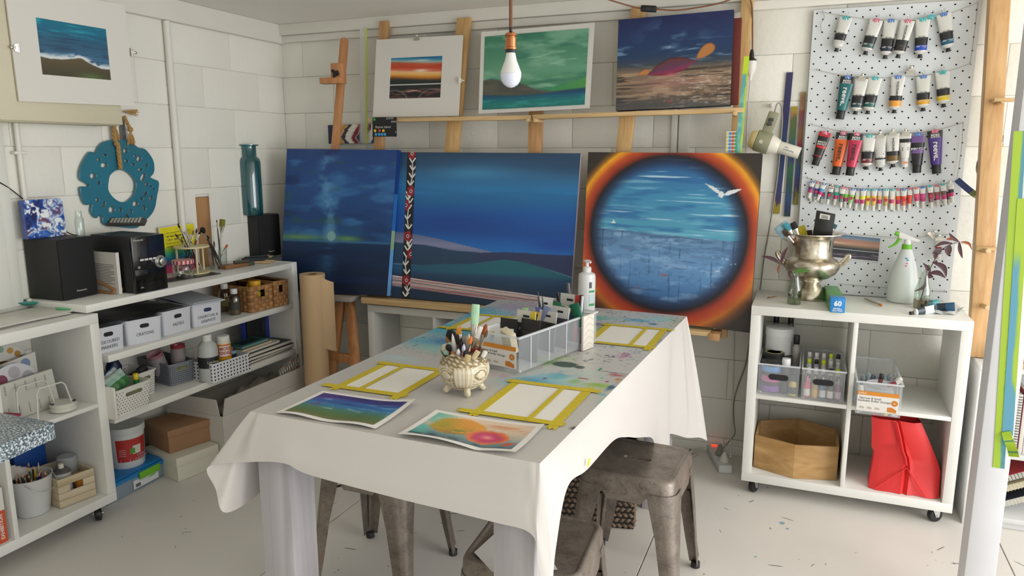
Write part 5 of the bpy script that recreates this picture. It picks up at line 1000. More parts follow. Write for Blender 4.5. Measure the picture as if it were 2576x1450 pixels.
hem = [(FL,(-1.30,3.03,.52)),(Vector((-1.274,2.5,TZ)),(-1.31,2.5,.55)),(Vector((-1.28,1.9,TZ)),(-1.32,1.9,.565)),(Vector((-1.283,1.55,TZ)),(-1.33,1.55,.56)),(NL,(-1.338,1.43,.53)),(NL,(-1.352,1.345,.532)),(NL,(-1.370,1.341,.595)),(NL,(-1.386,1.338,.655)),(NL.lerp(NR,.04),(-1.26,1.352,.683)),(NL.lerp(NR,.16),(-1.155,1.352,.697)),(NL.lerp(NR,.26),(-1.08,1.352,.680)),(NL.lerp(NR,.55),(-.84,1.350,.666)),(NL.lerp(NR,.86),(-.6,1.350,.656)),
       (NL.lerp(NR,.985),(-.505,1.350,.645)),(NR,(-.488,1.348,.575)),(NR,(-.466,1.362,.485)),(NR,(-.462,1.385,.60)),(NR.lerp(FR,.04),(-.458,1.45,.716)),(NR.lerp(FR,.12),(-.450,1.58,.706)),(NR.lerp(FR,.3),(-.450,1.83,.684)),(NR.lerp(FR,.39),(-.450,1.98,.638)),(NR.lerp(FR,.48),(-.450,2.115,.586)),(NR.lerp(FR,.57),(-.450,2.27,.530)),(NR.lerp(FR,.64),(-.450,2.38,.484)),(NR.lerp(FR,.70),(-.45,2.48,.41)),(NR.lerp(FR,.78),(-.43,2.62,.325)),(NR.lerp(FR,.84),(-.455,2.72,.372)),(NR.lerp(FR,.93),(-.40,2.86,.315)),(FR,(-.36,2.92,.300)),(FR,(-.333,2.965,.275)),(FR,(-.39,3.0,.30)),(FR.lerp(FL,.06),(-.47,3.0,.40)),(FR.lerp(FL,.3),(-.7,3.01,.50)),(FR.lerp(FL,.7),(-1.05,3.02,.52)),(FR.lerp(FL,.95),(-1.24,3.03,.52))]
nh = len(hem);SUB = 7;hp = cat_rom([h[1] for h in hem],SUB,True);bp_ = []
for i in range(nh):
    for k in range(SUB):bp_.append(hem[i][0].lerp(hem[(i+1) % nh][0],k/SUB))
cen = Vector((-.87,2.17,TZ));ROW = 14;rings = []
for j in range(ROW+1):
    t = j/ROW;ring = []
    for B_,Hq in zip(bp_,hp):
        out = Vector((Hq.x-B_.x,Hq.y-B_.y,0));n = out.normalized() if out.length > 1e-4 else Vector((0,0,0));drop = B_.z-Hq.z
        # first the cloth rolls over the edge, then hangs straight to the hem
        e = .012;s_ = t*t if t < .15 else t;zz = B_.z+.0015-drop*t;o = out.length*(t**.95 if out.length > .055 else min(1,(t*1.25)**.75) if out.length > .02 else t**.5)
        sw = .010*math.sin(PI*t)*math.sin(B_.y*5+B_.x*3);ring.append((B_.x+n.x*(o+sw*.4),B_.y+n.y*(o+sw*.4),zz-.0005 if j else B_.z+.0015))
    rings.append(ring)
CL = thing('tablecloth','white paint stained cloth hanging unevenly over the work table','tablecloth',(-.87,2.15,.8))
b = MB();b.loft(rings,cap=(False,False));b.build('skirt',mat('#cfcac6',.5),CL,w=True,smooth=60)
RS = np.random.RandomState(3)
def WUV(x,y):p = pz(x,y,TZ);return ((p.x+1.284)/.80,(2.96-p.y)/1.58)
STAINS = [(1110,830,150,16,'#4fb0c6',.9,1),(1180,790,60,14,'#49a8c4',.9,1),(1060,862,70,9,'#63b8cc',.8,1),(1125,862,40,9,'#3f72b8',.8,1),(1090,880,55,9,'#8fd0c4',.6,1),(1150,885,60,8,'#a6d8cc',.5,1),(1000,905,60,7,'#b7d6dc',.6,1),(1240,790,45,8,'#8fc0d6',.7,1),(1275,775,40,7,'#b58fc0',.5,1),(1180,845,25,5,'#4a6a8c',.5,2),
 (1410,915,52,11,'#2f4a3c',.95,0),(1450,922,22,6,'#33483f',.9,0),(1360,910,20,5,'#5a9a4a',.8,1),(1355,900,34,5,'#8fb84a',.7,2),(1400,900,40,6,'#9fc46a',.6,2),(1360,955,60,16,'#6fb4cc',.75,1),(1330,960,40,9,'#3f8fb4',.85,1),(1400,945,22,9,'#3f9ab8',.85,1),(1300,965,40,9,'#8ec4d2',.7,1),(1365,951,9,4,'#5a3a5c',.9,0),(1430,955,60,12,'#a8d4cc',.5,1),(1500,966,38,5,'#8cb83c',.85,1),(1440,957,14,5,'#7fae4a',.7,2),(1460,950,24,2.5,'#a83c34',.8,0),(1500,926,7,7,'#2f9a86',.9,0),(1540,940,20,4,'#b03a3c',.85,2),(1546,951,14,4.5,'#b98a4e',.9,0),(1545,957,6,3,'#d8a832',.9,0),(1520,957,7,2.5,'#a8323a',.9,0),(1531,971,11,8,'#2f5a84',.9,2),(1506,948,6,3,'#6fb8c8',.8,0),(1535,934,70,1.2,'#2a3a3c',.8,0),(1470,935,60,4,'#b0d0c4',.5,1),
 (1555,890,17,8,'#b86a8a',.8,2),(1515,893,30,3,'#4a4a5a',.7,3),(1450,885,25,4,'#3a4a5a',.7,3),(1480,905,40,6,'#3c4c5c',.6,3),(1450,845,30,4,'#2f4f8a',.6,3),(1682,803,36,11,'#d8b878',.75,2),(1640,800,40,6,'#8fd0d4',.6,1),(1580,803,36,4,'#3f9ac0',.7,2),(1620,812,16,3,'#2f6a9a',.8,0),(1475,798,40,5,'#3fb0a4',.7,1),(1462,812,36,6,'#4a4a8c',.75,1),(1480,826,36,6,'#a8c85a',.6,1),(1450,836,26,5,'#3fa89a',.6,1),(1660,872,22,5,'#5ab8b4',.7,1),(1648,877,10,3,'#3a6ab0',.8,0),(1690,835,18,5,'#3a6a70',.7,2),(1560,1000,22,7,'#4fb4ac',.7,1),(1530,1010,20,7,'#5cbab0',.6,1),(1510,990,14,3,'#4fb0b0',.7,2),(1235,983,40,3,'#2f5a74',.6,3),(1170,1010,20,5,'#caa83c',.5,3),(1160,1024,10,2,'#2a2c30',.8,3),(1260,946,30,5,'#c07aa0',.4,2),(1450,1075,9,4,'#2a2a2c',.9,2),(1700,815,14,4,'#d88a4a',.5,2),(1545,870,60,14,'#cfd8d4',.3,1),(770,1010,25,3,'#b0d4dc',.35,2),(720,1020,12,2,'#a8ccd8',.4,2),(810,1082,8,1.5,'#c0a0a4',.5,3),(1145,1038,60,2,'#a8b8bc',.4,3),(1290,1060,16,2,'#8fb8c0',.4,3)]
def f_cloth(u,v):
    c = np.zeros(u.shape+(3,))+hx('#c6c2bd');c = c*(.985+.03*fbm(u*6,v*10,200)[...,None])
    st = fbm(u*22,v*14+u*9,201,5);st2 = fbm(u*60,v*70,203,4);st3 = fbm(u*16+v*24,v*30,207,5)
    for (x,y,rx,ry,h,a,k) in STAINS:
        cu_,cv = WUV(x,y);u2,v2 = WUV(x+rx,y);u3,v3 = WUV(x,y+ry);su = abs(u2-cu_)+1e-4;sv = abs(v3-cv)+1e-4
        q = ((u-cu_)/su)**2+((v-cv)/sv)**2;g = np.exp(-q*.8)
        if k == 0:m = ss(.75,.55,q**.5*(.75+.5*st))
        elif k == 1:m = g**.7*ss(.26,.48,st3*.7+g*.35)
        elif k == 2:m = g*ss(.42,.52,st2*.8+g*.22)
        else:m = ss(1.2,.6,q)*ss(.60,.64,st2)
        c = lay(c,h,m*a)
    c = lay(c,'#4a5a66',ss(.715,.74,fbm(u*95,v*150,210,3))*ss(.75,.3,v)*.8);c = lay(c,'#c8b8bc',ss(.6,.8,fbm(u*4,v*3,212))*ss(.9,.2,v)*.25)
    return c
picture('cloth_top',CL,[FL+Vector((0,0,.0014)),FR+Vector((0,0,.0014)),NR+Vector((0,0,.0014)),NL+Vector((0,0,.0014))],220,400,f_cloth,r=.38,off=.0,gain=1)
b = MB();p = px(1470,1156,-.455);p2 = px(1464,1170,-.455);b.hexa([p2+Vector((.012,0,-.003)),p2+Vector((.014,.008,-.003)),p+Vector((.012,.008,.002)),p+Vector((.010,0,.002))],[q+Vector((.001,0,0)) for q in (p2+Vector((.012,0,-.003)),p2+Vector((.014,.008,-.003)),p+Vector((.012,.008,.002)),p+Vector((.010,0,.002)))]);b.build('tape_scrap',mat('#c8e02c',.5),CL,w=True)
# taped sheets of paper
ZT = TZ+.0025;TAPE = mat('#d3bd28',.6,n=.08,ns=90,alpha=.96)
def taped(label,x0,y0,x1,y1,div,rz=0):
    T = thing('taped_paper',label,'paper',((x0+x1)/2,(y0+y1)/2,ZT),rz,'white sheets masked with yellow tape on the table');W,L = x1-x0,y1-y0
    MB().box((-W/2,-L/2,0),(W/2,L/2,.0009)).build('paper',mat('#ece8e1',.75),T)
    def strip(ax,c,a,bb,w_=.013,z=.001):
        N_ = 7;b = MB();P = []
        for s in (0,1):
            e = a if s == 0 else bb
            for k in range(N_):t = -w_+2*w_*k/(N_-1);P.append((e+(.006*((k*7+s*3+int(c*900)) % 3-1)),c+(t if s == 0 else -t)))
        P = [(p if ax == 0 else (p[1],p[0])) for p in P]
        if ax:P = P[::-1]
        b.prism(P,z,z+.0004);return b.build('tape_strip',TAPE,T,smooth=0)
    o = rnd.uniform(.012,.03);i = 0
    for (ax,c,a,bb) in ((1,-W/2+.006,-L/2-.02,L/2+.012),(1,W/2-.006,-L/2-.03,L/2+.02),(0,-L/2+.006,-W/2-.045,W/2+.015),(0,L/2-.006,-W/2-.02,W/2+.03),(1,-W/2+div*W,-L/2-.006,L/2+.004)):
        strip(ax,c,a,bb,.0125 if i < 4 else .007,.0010+i*.0005);i += 1
taped('white sheet masked with yellow tape at the near left of the table beside the pot',-1.198,1.632,-.99,1.89,.36)
taped('white sheet masked with yellow tape at the near right, behind the flower print',-.752,1.59,-.53,1.874,.66)
taped('white sheet masked with yellow tape at the far right before the pump bottle',-.69,2.38,-.468,2.665,.68)
taped('white sheet masked with yellow tape at the far left, partly hidden by the bin',-1.225,2.38,-1.028,2.64,.4)
def curled(label,x0,y0,x1,y1,fn,lift,nu,nv,mg=.055):
    T = thing('art_print',label,'print',((x0+x1)/2,(y0+y1)/2,ZT));zf = lambda u,v:ZT+.0012+lift(u,v)
    def P(u,v):return (x0+(x1-x0)*u,y0+(y1-y0)*v,zf(u,v))
    b = MB();b.grid(P,30,22);b.build('paper',mat('#ebe8e4',.6),T,w=True,smooth=80)
    u,v = np.meshgrid(np.linspace(0,1,nu+1),np.linspace(0,1,nv+1))
    me = picture('printed_face',T,[(x0,y1,0),(x1,y1,0),(x1,y0,0),(x0,y0,0)],nu,nv,fn,off=0,r=.4)
    I = WM[T.name].inverted();mx = mg;my = mg*(x1-x0)/(y1-y0)
    for i,vt in enumerate(me.data.vertices):
        uu = (i % (nu+1))/nu;vv = 1-(i//(nu+1))/nv;uu = mx+uu*(1-2*mx);vv = my+vv*(1-2*my);q = P(uu,vv);vt.co = I @ Vector((q[0],q[1],q[2]+.0007))
    return T
def f_p1(u,v):
    c = ramp(v+.05*(fbm(u*3,v*8,220)-.5),[(0,'#2f2064'),(.16,'#33307c'),(.26,'#24589a'),(.4,'#2a6cab'),(.5,'#2f6c93'),(.6,'#3f7268'),(.75,'#4a6b3f'),(.9,'#55683a'),(1,'#6d6a34')])
    c = lay(c,'#5a2f7c',ss(.35,.0,u)*ss(.5,.15,v)*.7);c = lay(c,'#8fb8d4',ss(.55,.75,fbm(u*6,v*20,222))*np.exp(-((v-.32)/.14)**2)*.6);c = lay(c,'#a3c0c4',ss(.55,.7,fbm(u*9,v*16,224))*np.exp(-((v-.58)/.10)**2)*.75);c = lay(c,'#6a3f80',ss(.5,.7,fbm(u*7,v*9,226))*np.exp(-((u-.1)/.12)**2-((v-.45)/.12)**2));c = lay(c,'#1f2a5c',ss(.55,.7,fbm(u*3,v*18,228))*ss(.5,.3,v)*.6);return c
def lift1(u,v):return .018*max(0,u-.55)**2*4*v**2+.006*(1-v)**2*math.sin(u*5+.6)**2
curled('blue and green abstract print curling at a corner on the near left of the table',-1.212,1.398,-.918,1.592,f_p1,lift1,110,76)
def f_p2(u,v):
    c = ramp(v,[(0,'#d8c0a8'),(.35,'#cbb59e'),(.6,'#a8a89c'),(.85,'#5d7f86'),(1,'#54666e')]);c = lay(c,'#5fb0a0',ss(.32,.0,u)*ss(.3,.65,fbm(u*4,v*4,230)));c = lay(c,'#c8845a',ss(.5,.7,fbm(u*3+8,v*12,232))*ss(.45,.1,v)*ss(.5,.7,u)*.8)
    for (cx_,cy_,R_,st) in ((.33,.42,.36,0),(.68,.64,.28,1)):
        du,dv = (u-cx_)*1.35,v-cy_;r = np.hypot(du,dv);an = np.arctan2(dv,du);kk = r/R_
        pet = .5+.5*np.cos(an*17+3*np.floor(kk*7))*np.cos(kk*7*PI*2);m = ss(1.05,.85,kk+.12*(fbm(u*14,v*14,234+st)-.5)*2)
        if st == 0:col = ramp(np.clip(pet*.8+.3*(fbm(u*9,v*9,236)-.5)+.1,0,1),[(0,'#6d6a2c'),(.2,'#b8802a'),(.45,'#d89a2c'),(.7,'#d8702c'),(.9,'#dcb040')]);col = lay(col,'#7f9a3c',np.exp(-((du+.22)/.2)**2-((dv)/.25)**2)*.6);col = lay(col,'#5a7a3c',np.exp(-(((u-.42)*1.35)/.16)**2-((v-.62)/.13)**2)*ss(.4,.6,fbm(u*14,v*20,238)));col = lay(col,'#4c4638',np.exp(-((v-.80)/.1)**2)*ss(.45,.6,fbm(u*18,v*22,239))*.8)
        else:col = ramp(np.clip(kk+.35*(fbm(u*12,v*12,240)-.5),0,1),[(0,'#d8946a'),(.2,'#d0567a'),(.45,'#b42c62'),(.7,'#c4504c'),(.9,'#d8703a'),(1,'#d08a5a')]);col = lay(col,'#d8703c',ss(.5,.65,fbm(u*16,v*8,242))*ss(.4,.8,kk)*.8)
        c = c*(1-m[...,None])+col*m[...,None]
    c = lay(c,'#c8482c',ss(.5,.62,fbm(u*10+v*6,v*6,244))*np.exp(-((u-.93)/.05)**2)*ss(.2,.4,v));c = lay(c,'#27404a',ss(.52,.66,fbm(u*9,v*20,246))*ss(.85,.95,v)*.9);return c
def lift2(u,v):return .012*(1-v)**3*abs(math.sin(u*4+.4))+.008*(u**6)*v+.004*(1-u)**4
curled('orange and pink flower print near the front right corner of the table',-.845,1.376,-.553,1.565,f_p2,lift2,110,80)
# ---------------------------------------------------------------- ornate brush pot
pP = pz(1168,985,TZ+.002);s = mpp(pP)*1.0;T = thing('brush_pot','ornate cream ceramic pot with ribbed body and scroll feet full of brushes','pot',pP)
prof = [(34,17),(44,22),(54,34),(60.5,50),(62,62),(59,76),(54,86),(51,92),(53,98),(57,104)]
zs_ = np.interp(np.linspace(0,9,46),range(10),[p[1] for p in prof]);rs_ = np.interp(np.linspace(0,9,46),range(10),[p[0] for p in prof]);n = 120;b = MB();V = [];D = []
for i,(r,z) in enumerate(zip(rs_,zs_)):
    for k in range(n):
        a = 2*PI*k/n;sec = (a*4/(2*PI)) % 1;rib = sec < .55
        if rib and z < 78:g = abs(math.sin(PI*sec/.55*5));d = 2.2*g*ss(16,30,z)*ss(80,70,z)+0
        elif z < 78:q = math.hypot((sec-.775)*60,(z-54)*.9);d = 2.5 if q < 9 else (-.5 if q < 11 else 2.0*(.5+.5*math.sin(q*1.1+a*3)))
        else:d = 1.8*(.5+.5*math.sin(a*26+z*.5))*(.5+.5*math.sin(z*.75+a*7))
        zz = z+(4.5*math.cos(a*4-.6)+2.5*math.cos(a*8))*ss(88,104,z)
        V.append((s*(r+d)*math.cos(a),s*(r+d)*math.sin(a),s*zz*1.02));D.append(d)
for i in range(45):
    for k in range(n):
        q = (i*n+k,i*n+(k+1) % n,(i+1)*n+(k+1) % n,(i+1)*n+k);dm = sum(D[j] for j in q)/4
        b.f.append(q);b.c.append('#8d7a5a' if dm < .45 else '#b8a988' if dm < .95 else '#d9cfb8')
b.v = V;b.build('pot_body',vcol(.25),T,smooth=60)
b = MB();b.lathe([(33*s,17*s),(50*s,34*s),(55*s,60*s),(50*s,84*s),(50*s,96*s),(54*s,102*s)],40);b.build('inner_wall',mat('#6d5f48',.6),T)
for k in range(4):
    a = k*PI/2-.95;b = MB();c0 = Vector((math.cos(a),math.sin(a),0));b.tube(cat_rom([c0*30*s+Vector((0,0,20*s)),c0*40*s+Vector((0,0,15*s)),c0*45*s+Vector((0,0,8*s)),c0*44*s+Vector((0,0,4*s))],4),[9*s*q for q in np.linspace(1,.9,13)],10)
    b.ball(c0*46*s+Vector((0,0,6.2*s)),7.5*s,10,8,(1,1,.78));b.ball(c0*51*s+Vector((0,0,7*s)),5*s,8,6);b.build('scroll_foot',mat('#cfc4a8',.3,n=.3,ns=120),T)
b = MB();b.cyl((0,0,14*s),(0,0,20*s),34*s,n=24);b.build('base_ring',mat('#c4b898',.3),T)
PB = [  # tip x,y ; handle, bristle, kind, half width, bristle len, words, depth offset
 (1197,766,'#7c1f24','#a8cfae','wide',.0105,.055,'tall mint tipped paintbrush with a wide steel ferrule',.02),(1131,830,'#c9a070','#141213','mop',.007,.045,'paintbrush with a round black mop head',.03),(1153,824,'#c87a2c','#c8832f','angle',.008,.02,'orange plastic handled scraper brush',.01),(1205,818,'#9a6a3a','#a8763c','flat',.005,.028,'paintbrush with golden flat bristles',.02),(1210,822,'#7c1f26','#e2ddd6','flat',.0065,.035,'red handled paintbrush with a white flat tip',.0),(1224,815,'#b09468','#8a4a26','round',.0075,.03,'paintbrush with a rusty brown round tip',.03),(1227,832,'#7a2028','#6a4a36','round',.0045,.02,'slim red handled paintbrush with a brown tip',-.01),(1138,840,'#dcd4cc','#dcd6d2','round',.006,.05,'brush handle end in pale pink white',-.02),(1122,845,'#8a5a34','#a06a3c','round',.008,.03,'tan brown rounded brush tip',.02),(1150,840,'#3a2a1c','#2c2218','round',.006,.03,'dark brown handle end',-.01),(1168,845,'#b8a894','#8a8274','flat',.008,.03,'grey stained flat paintbrush',.0),(1180,840,'#a67444','#c4b49a','round',.007,.05,'paintbrush with a cream worn tip',-.02),(1187,846,'#c4b090','#d8702c','round',.005,.022,'paintbrush with an orange tip',-.03),(1192,843,'#5a4634','#2c2824','round',.004,.02,'thin dark tipped paintbrush',.02),(1160,850,'#1c1a1a','#26211f','round',.0055,.03,'black handled brush in the middle',-.03),(1118,866,'#b8b0a0','#d2c8b4','mop',.0075,.05,'fluffy pale mop brush',-.01),(1125,868,'#3a3632','#1a1718','mop',.004,.02,'small black mop brush',-.04),(1134,862,'#8ab8a0','#9fcab4','wide',.009,.03,'brush with mint green bristles',-.02),(1119,884,'#b0a8a0','#8fb8a8','flat',.006,.02,'silver brush with pale green bristles',-.045),(1137,884,'#2f8a4c','#a86a3c','round',.0065,.014,'bright green handled brush',-.05),(1153,878,'#d6d4d8','#d2d0d4','round',.006,.02,'brush with a white plastic handle end',-.05),(1165,884,'#4a4450','#c48aa0','round',.006,.02,'brush with a pink rounded end',-.045),(1173,880,'#c9b48a','#2a2626','round',.006,.022,'brush with a black capped end',-.05),(1167,866,'#bcbcd0','#c4c4d8','round',.005,.02,'lavender capped brush',-.04),(1131,880,'#1f1f1f','#161616','round',.008,.05,'thick black tapered handle',-.04),(1203,884,'#cbb68c','#d2c09a','flat',.007,.03,'cream bristled flat brush',-.045),(1222,884,'#d8d4cc','#e0dcd4','flat',.006,.02,'white tipped brush leaning right',-.02),(1178,894,'#d2c4a2','#cdb98a','flat',.008,.03,'stubby bamboo coloured brush at the front',-.055)]
for i,(x,y,hc_,bc,kd,w_,bl,lab,dy) in enumerate(PB):
    a = i*2.4;base = pP+Vector((14*s*math.cos(a),14*s*math.sin(a)*.8+dy*.35,21.5*s));tip = py(x,y,pP.y+dy);brush(lab+' in the ornate cream pot',base,tip,hc_,bc,kd,w_,bl,.03 if i else .06,'brushes in the ornate cream pot',hr=max(.0035,w_*.55))
# ---------------------------------------------------------------- clear storage bins
CLEAR = mat('#eef2f6',.2,alpha=.13,spec=.6);CLEARR = mat('#eef2f6',.2,alpha=.42)
def clear_bin(label,M,w_,L,h,anko=False,hole=False,group='clear plastic storage bins'):
    T = thing('storage_bin',label,'bin',M=M,group=group);t = .002
    def pl(n,a,c,m=CLEAR):return MB().box(a,c).build(n,m,T,smooth=0)
    pl('front_wall',(0,0,.006),(w_,t,h));pl('back_wall',(0,L-t,.006),(w_,L,h));pl('side_wall',(0,t,.006),(t,L-t,h));pl('side_wall',(w_-t,t,.006),(w_,L-t,h));pl('floor',(0,0,.004),(w_,L,.006))
    b = MB();r = .004
    for a,c in (((-r,-r,h-.006),(w_+r,t,h)),((-r,L-t,h-.006),(w_+r,L+r,h)),((-r,t,h-.006),(t,L-t,h)),((w_-t,t,h-.006),(w_+r,L-t,h))):b.box(a,c)
    b.build('rim',CLEARR,T,smooth=0)
    for k in range(int(L/.1)):
        for x in (-.0012,w_):MB().box((x,.06+k*.1,.008),(x+.0012,.064+k*.1,h-.008)).build('rib',CLEARR,T,smooth=0)
    for x,y in ((.012,.02),(w_-.012,.02),(.012,L-.02),(w_-.012,L-.02)):b = MB();b.cyl((x-.004,y,.004),(x+.004,y,.004),.004,n=10);b.build('roller',CLEARR,T)
    if anko:
        z0,z1 = h*.14,h*.72;MB().box((w_*.02,-.0015,z0),(w_*.94,-.0004,z1)).build('label',mat('#dedad4',.6),T,smooth=0);MB().box((w_*.02,-.002,z1-h*.115),(w_*.94,-.0008,z1)).build('label_band',mat('#d2862a',.6),T,smooth=0)
        fm = lambda x,z:loc(w_*x,-.0023,h*z,0,PI/2)
        text('anko',h*.10,fm(.13,.665),mat('#e4ddd0',.6),T,w=False);text('Narrow & Small',h*.085,fm(.31,.52),mat('#3a3c40',.6),T,w=False);text('Stackable Roller Storage',h*.085,fm(.40,.445),mat('#3a3c40',.6),T,w=False)
        b = MB();b.cyl((w_*.85,-.0022,h*.44),(w_*.85,-.0008,h*.44),h*.085,n=22);b.build('label_disc',mat('#c87a26',.6),T);text('A',h*.09,loc(w_*.85,-.0026,h*.44,0,PI/2),mat('#e4ddd0',.6),T,w=False)
        for k in range(3):b = MB();x = w_*(.08+.17*k);b.add([(x,-.0021,h*.22),(x+w_*.10,-.0021,h*.20),(x+w_*.12,-.0021,h*.25),(x+w_*.02,-.0021,h*.28)],[(0,1,2,3)]);b.build('label_drawing',mat('#b8b0a8',.6),T,smooth=0)
        b = MB();b.add([(w_*.70,-.0021,h*.18),(w_*.90,-.0021,h*.16),(w_*.90,-.0021,h*.25),(w_*.80,-.0021,h*.32),(w_*.70,-.0021,h*.31)],[(0,1,2,3,4)]);b.build('label_drawing',mat('#c87a26',.6),T,smooth=0)
    if hole:
        r_ = h*.09;a_ = w_*.17;P = [(w_/2+sx*a_+r_*math.cos(a),h*.60+r_*math.sin(a)) for sx,a0 in ((1,-PI/2),(-1,PI/2)) for a in [a0+k*PI/6 for k in range(7)]]
        b = MB().at(Matrix.Rotation(PI/2,4,'X'));b.prism(P,.0005,.0012);b.build('handle_hole_plate',mat('#15161a',.6),T)
        pl('divider',(t,L*.33,.006),(w_-t,L*.33+t,h*.8))
    return T
A,B = pz(1199,921,TZ+.003),pz(1305,944,TZ+.003);MBn = Mf(A,B);wB_ = (B-A).length;hB_ = hgt(B,1310,850);LB = .455
clear_bin('long clear bin of paint tubes and packets on the table with an orange label',MBn,wB_,LB,hB_,anko=True)
def card(label,x,y,z0,w_,h,tilt,rz,face,band,hole=True,words=None,cat='packet',name='paint_packet',band2=None):
    M = MBn @ loc(x,y,z0,rz,tilt);T = thing(name,label,cat,M=M,group='paint packets standing in the clear bin')
    MB().box((-w_/2,-.004,0),(w_/2,.004,h*.72)).build('box_front',mat(face,.45),T,bevel=.001);MB().box((-w_/2,-.001,h*.7205),(w_/2,.001,h)).build('hang_tab',mat(band,.5),T)
    if band2:MB().box((w_*.28,-.0046,0),(w_/2+.0004,-.0041,h)).build('side_band',mat(band2,.5),T)
    if hole:MB().box((-w_*.16,-.0016,h*.85),(w_*.16,.0016,h*.90)).build('hang_slot',mat('#1a1a1b',.6),T)
    for wd,sz,zz,c in (words or []):text(wd,sz,loc(0,-.0048,zz,0,PI/2),mat(c,.6),T,w=False,shear=.2)
    return T
zb = .007
card('black paint packet with a black tab at the left of the clear bin',.035,.11,zb,.06,.125,-.12,.15,'#1c1b1c','#1a191b')
card('black packet tipped sideways at the left of the bin',.075,.165,zb+.03,.05,.11,-.2,-.35,'#1b1b1d','#1d1d1f')
card('packet of semco craft paint with a white tab and yellow side',.075,.145,zb+.005,.075,.145,-.1,-.05,'#1d1d1f','#d2cfc8',words=[('semco',.018,.088,'#d8d5d0'),('super',.012,.05,'#c8c5c0'),('paint',.012,.034,'#c8c5c0')],band2='#d8c01c')
card('grey white packet with a hang tab leaning at the left front of the bin',.05,.06,zb,.062,.105,-.25,.25,'#c9c9c8','#d0cfcc',words=[('artist',.012,.05,'#4a4a4c')])
card('brown black packet lying behind the sponge',.105,.12,zb,.075,.13,-.15,-.1,'#241a18','#1f1b1a')
card('dark packet with a white tab at the right middle of the bin',.105,.22,zb+.01,.075,.13,-.12,-.15,'#26262a','#d4d2ce')
card('packet with a white tab farther back in the bin',.115,.28,zb+.01,.07,.135,-.12,-.1,'#3a3a40','#d0cfca')
card('packet with a red band and white tab at the far right of the bin',.095,.375,zb+.01,.08,.16,-.08,-.05,'#2a4a5a','#cfcdc8',words=[('paint',.01,.06,'#d8d4ce')],band2='#b8352e')
card('white packet with a round hole at the far left of the bin',.04,.31,zb+.01,.055,.15,-.1,.2,'#5a6a9a','#d6d4d2')
T = thing('sponge_block','cream makeup sponge block tipped in the front of the clear bin','sponge',M=MBn @ loc(.095,.05,.055,-.3,.35,.25));MB().box((-.026,-.012,0),(.026,.012,.072)).build('foam',mat('#d2c8ac',.9,n=.08,ns=60),T,bevel=.003)
T = thing('sponge_wedge','pale sponge wedge lying at the front of the clear bin','sponge',M=MBn @ loc(.06,.028,.008,.2));b = MB();b.hexa([(-.03,-.015,0),(.03,-.015,0),(.03,.02,0),(-.03,.02,0)],[(-.02,-.012,.05),(.03,-.012,.03),(.03,.018,.03),(-.02,.018,.05)]);b.build('foam',mat('#cfc4b6',.9),T,bevel=.003)
def ptube(label,M,L,w_,bands,cap,name='paint_tube',group=None,capl=.014,cr=.45,fold=True,words=None,flatcap=False,wd=None):
    # hangs downwards from the origin: flat crimped end at z=0, cap at z=-L; bands are (fraction, colour)
    T = thing(name,label,'paint tube',M=M,group=group);Lb = L-capl;n = 16;wd = wd or w_*.30
    def rg(f):
        hw = w_/2*(1-.16*f) if not flatcap else w_/2*(1-.30*f);th = .0012+(wd-.0012)*min(1,f*1.05)**.8
        return [(hw*math.cos(2*PI*k/n),th*math.sin(2*PI*k/n),-f*Lb*.93) for k in range(n)]
    fs = [0]
    for f,c in bands:fs.append(f)
    b = MB()
    for (f0,(f1,c)) in zip(fs,bands):
        m = max(1,int((f1-f0)*8));b.paint(c);b.loft([rg(f0+(f1-f0)*k/m) for k in range(m+1)],cap=(f0 == 0,f1 >= 1))
    if not flatcap:b.paint('#d2d0ca');e = rg(1);b.loft([e,[(x*.42,y*.6,-Lb) for x,y,z in e]],cap=(False,True))
    b.build('tube_body',vcol(.32),T,smooth=50)
    b = MB();r = w_*.5*cr
    if flatcap:b.loft([[(x*.86,y*.9,-Lb*.93) for x,y,z in rg(1)],[(x*.86,y*.9,-L) for x,y,z in rg(1)]])
    else:b.cyl((0,0,-Lb+.0005),(0,0,-L+.004),r*.75,r*.75,n=12);b.cyl((0,0,-L+.004),(0,0,-L),r,r,n=12)
    b.build('cap',mat(cap,.4),T,bevel=.0006);return T
def intube(label,x,y,z,rx,ry,rz,L,w_,bands,cap,**k):return ptube(label,MBn @ loc(x,y,z,rz,rx,ry),L,w_,bands,cap,group='loose paint tubes in the clear bin',**k)
intube('yellow paint tube standing in the middle of the bin',.085,.205,.145,0,.25,0,.10,.022,[(.9,'#d8a81e'),(1,'#d2c8a0')],'#cfcac0',capl=.012)
intube('blue grey paint tube standing in the middle of the bin',.105,.235,.16,.1,.28,.1,.11,.03,[(.85,'#7f8cae'),(1,'#cfc3a4')],'#cfcac0')
intube('periwinkle paint tube behind the yellow tube in the bin',.06,.25,.15,0,-.1,.2,.11,.026,[(.9,'#6874b0'),(1,'#c9c4bc')],'#cfcac0')
intube('dark green paint tube with a white label in the bin',.10,.30,.165,.1,.2,0,.12,.034,[(.3,'#2f6a4c'),(.75,'#cfc6b8'),(1,'#2f6a4c')],'#26402f')
intube('pale sage green paint tube lying in the far part of the bin',.12,.33,.145,.2,.35,0,.11,.03,[(.9,'#a8b394'),(1,'#b8bda4')],'#9fa88c')
intube('light green paint tube at the left of the bin',.03,.215,.15,0,0,.3,.11,.022,[(.9,'#9fc48a'),(1,'#bfd2ac')],'#cfd2c0')
intube('glossy deep green paint tube at the far right of the bin',.135,.345,.155,.15,-.35,0,.10,.04,[(.95,'#1f6a52'),(1,'#27443a')],'#1f3a30')
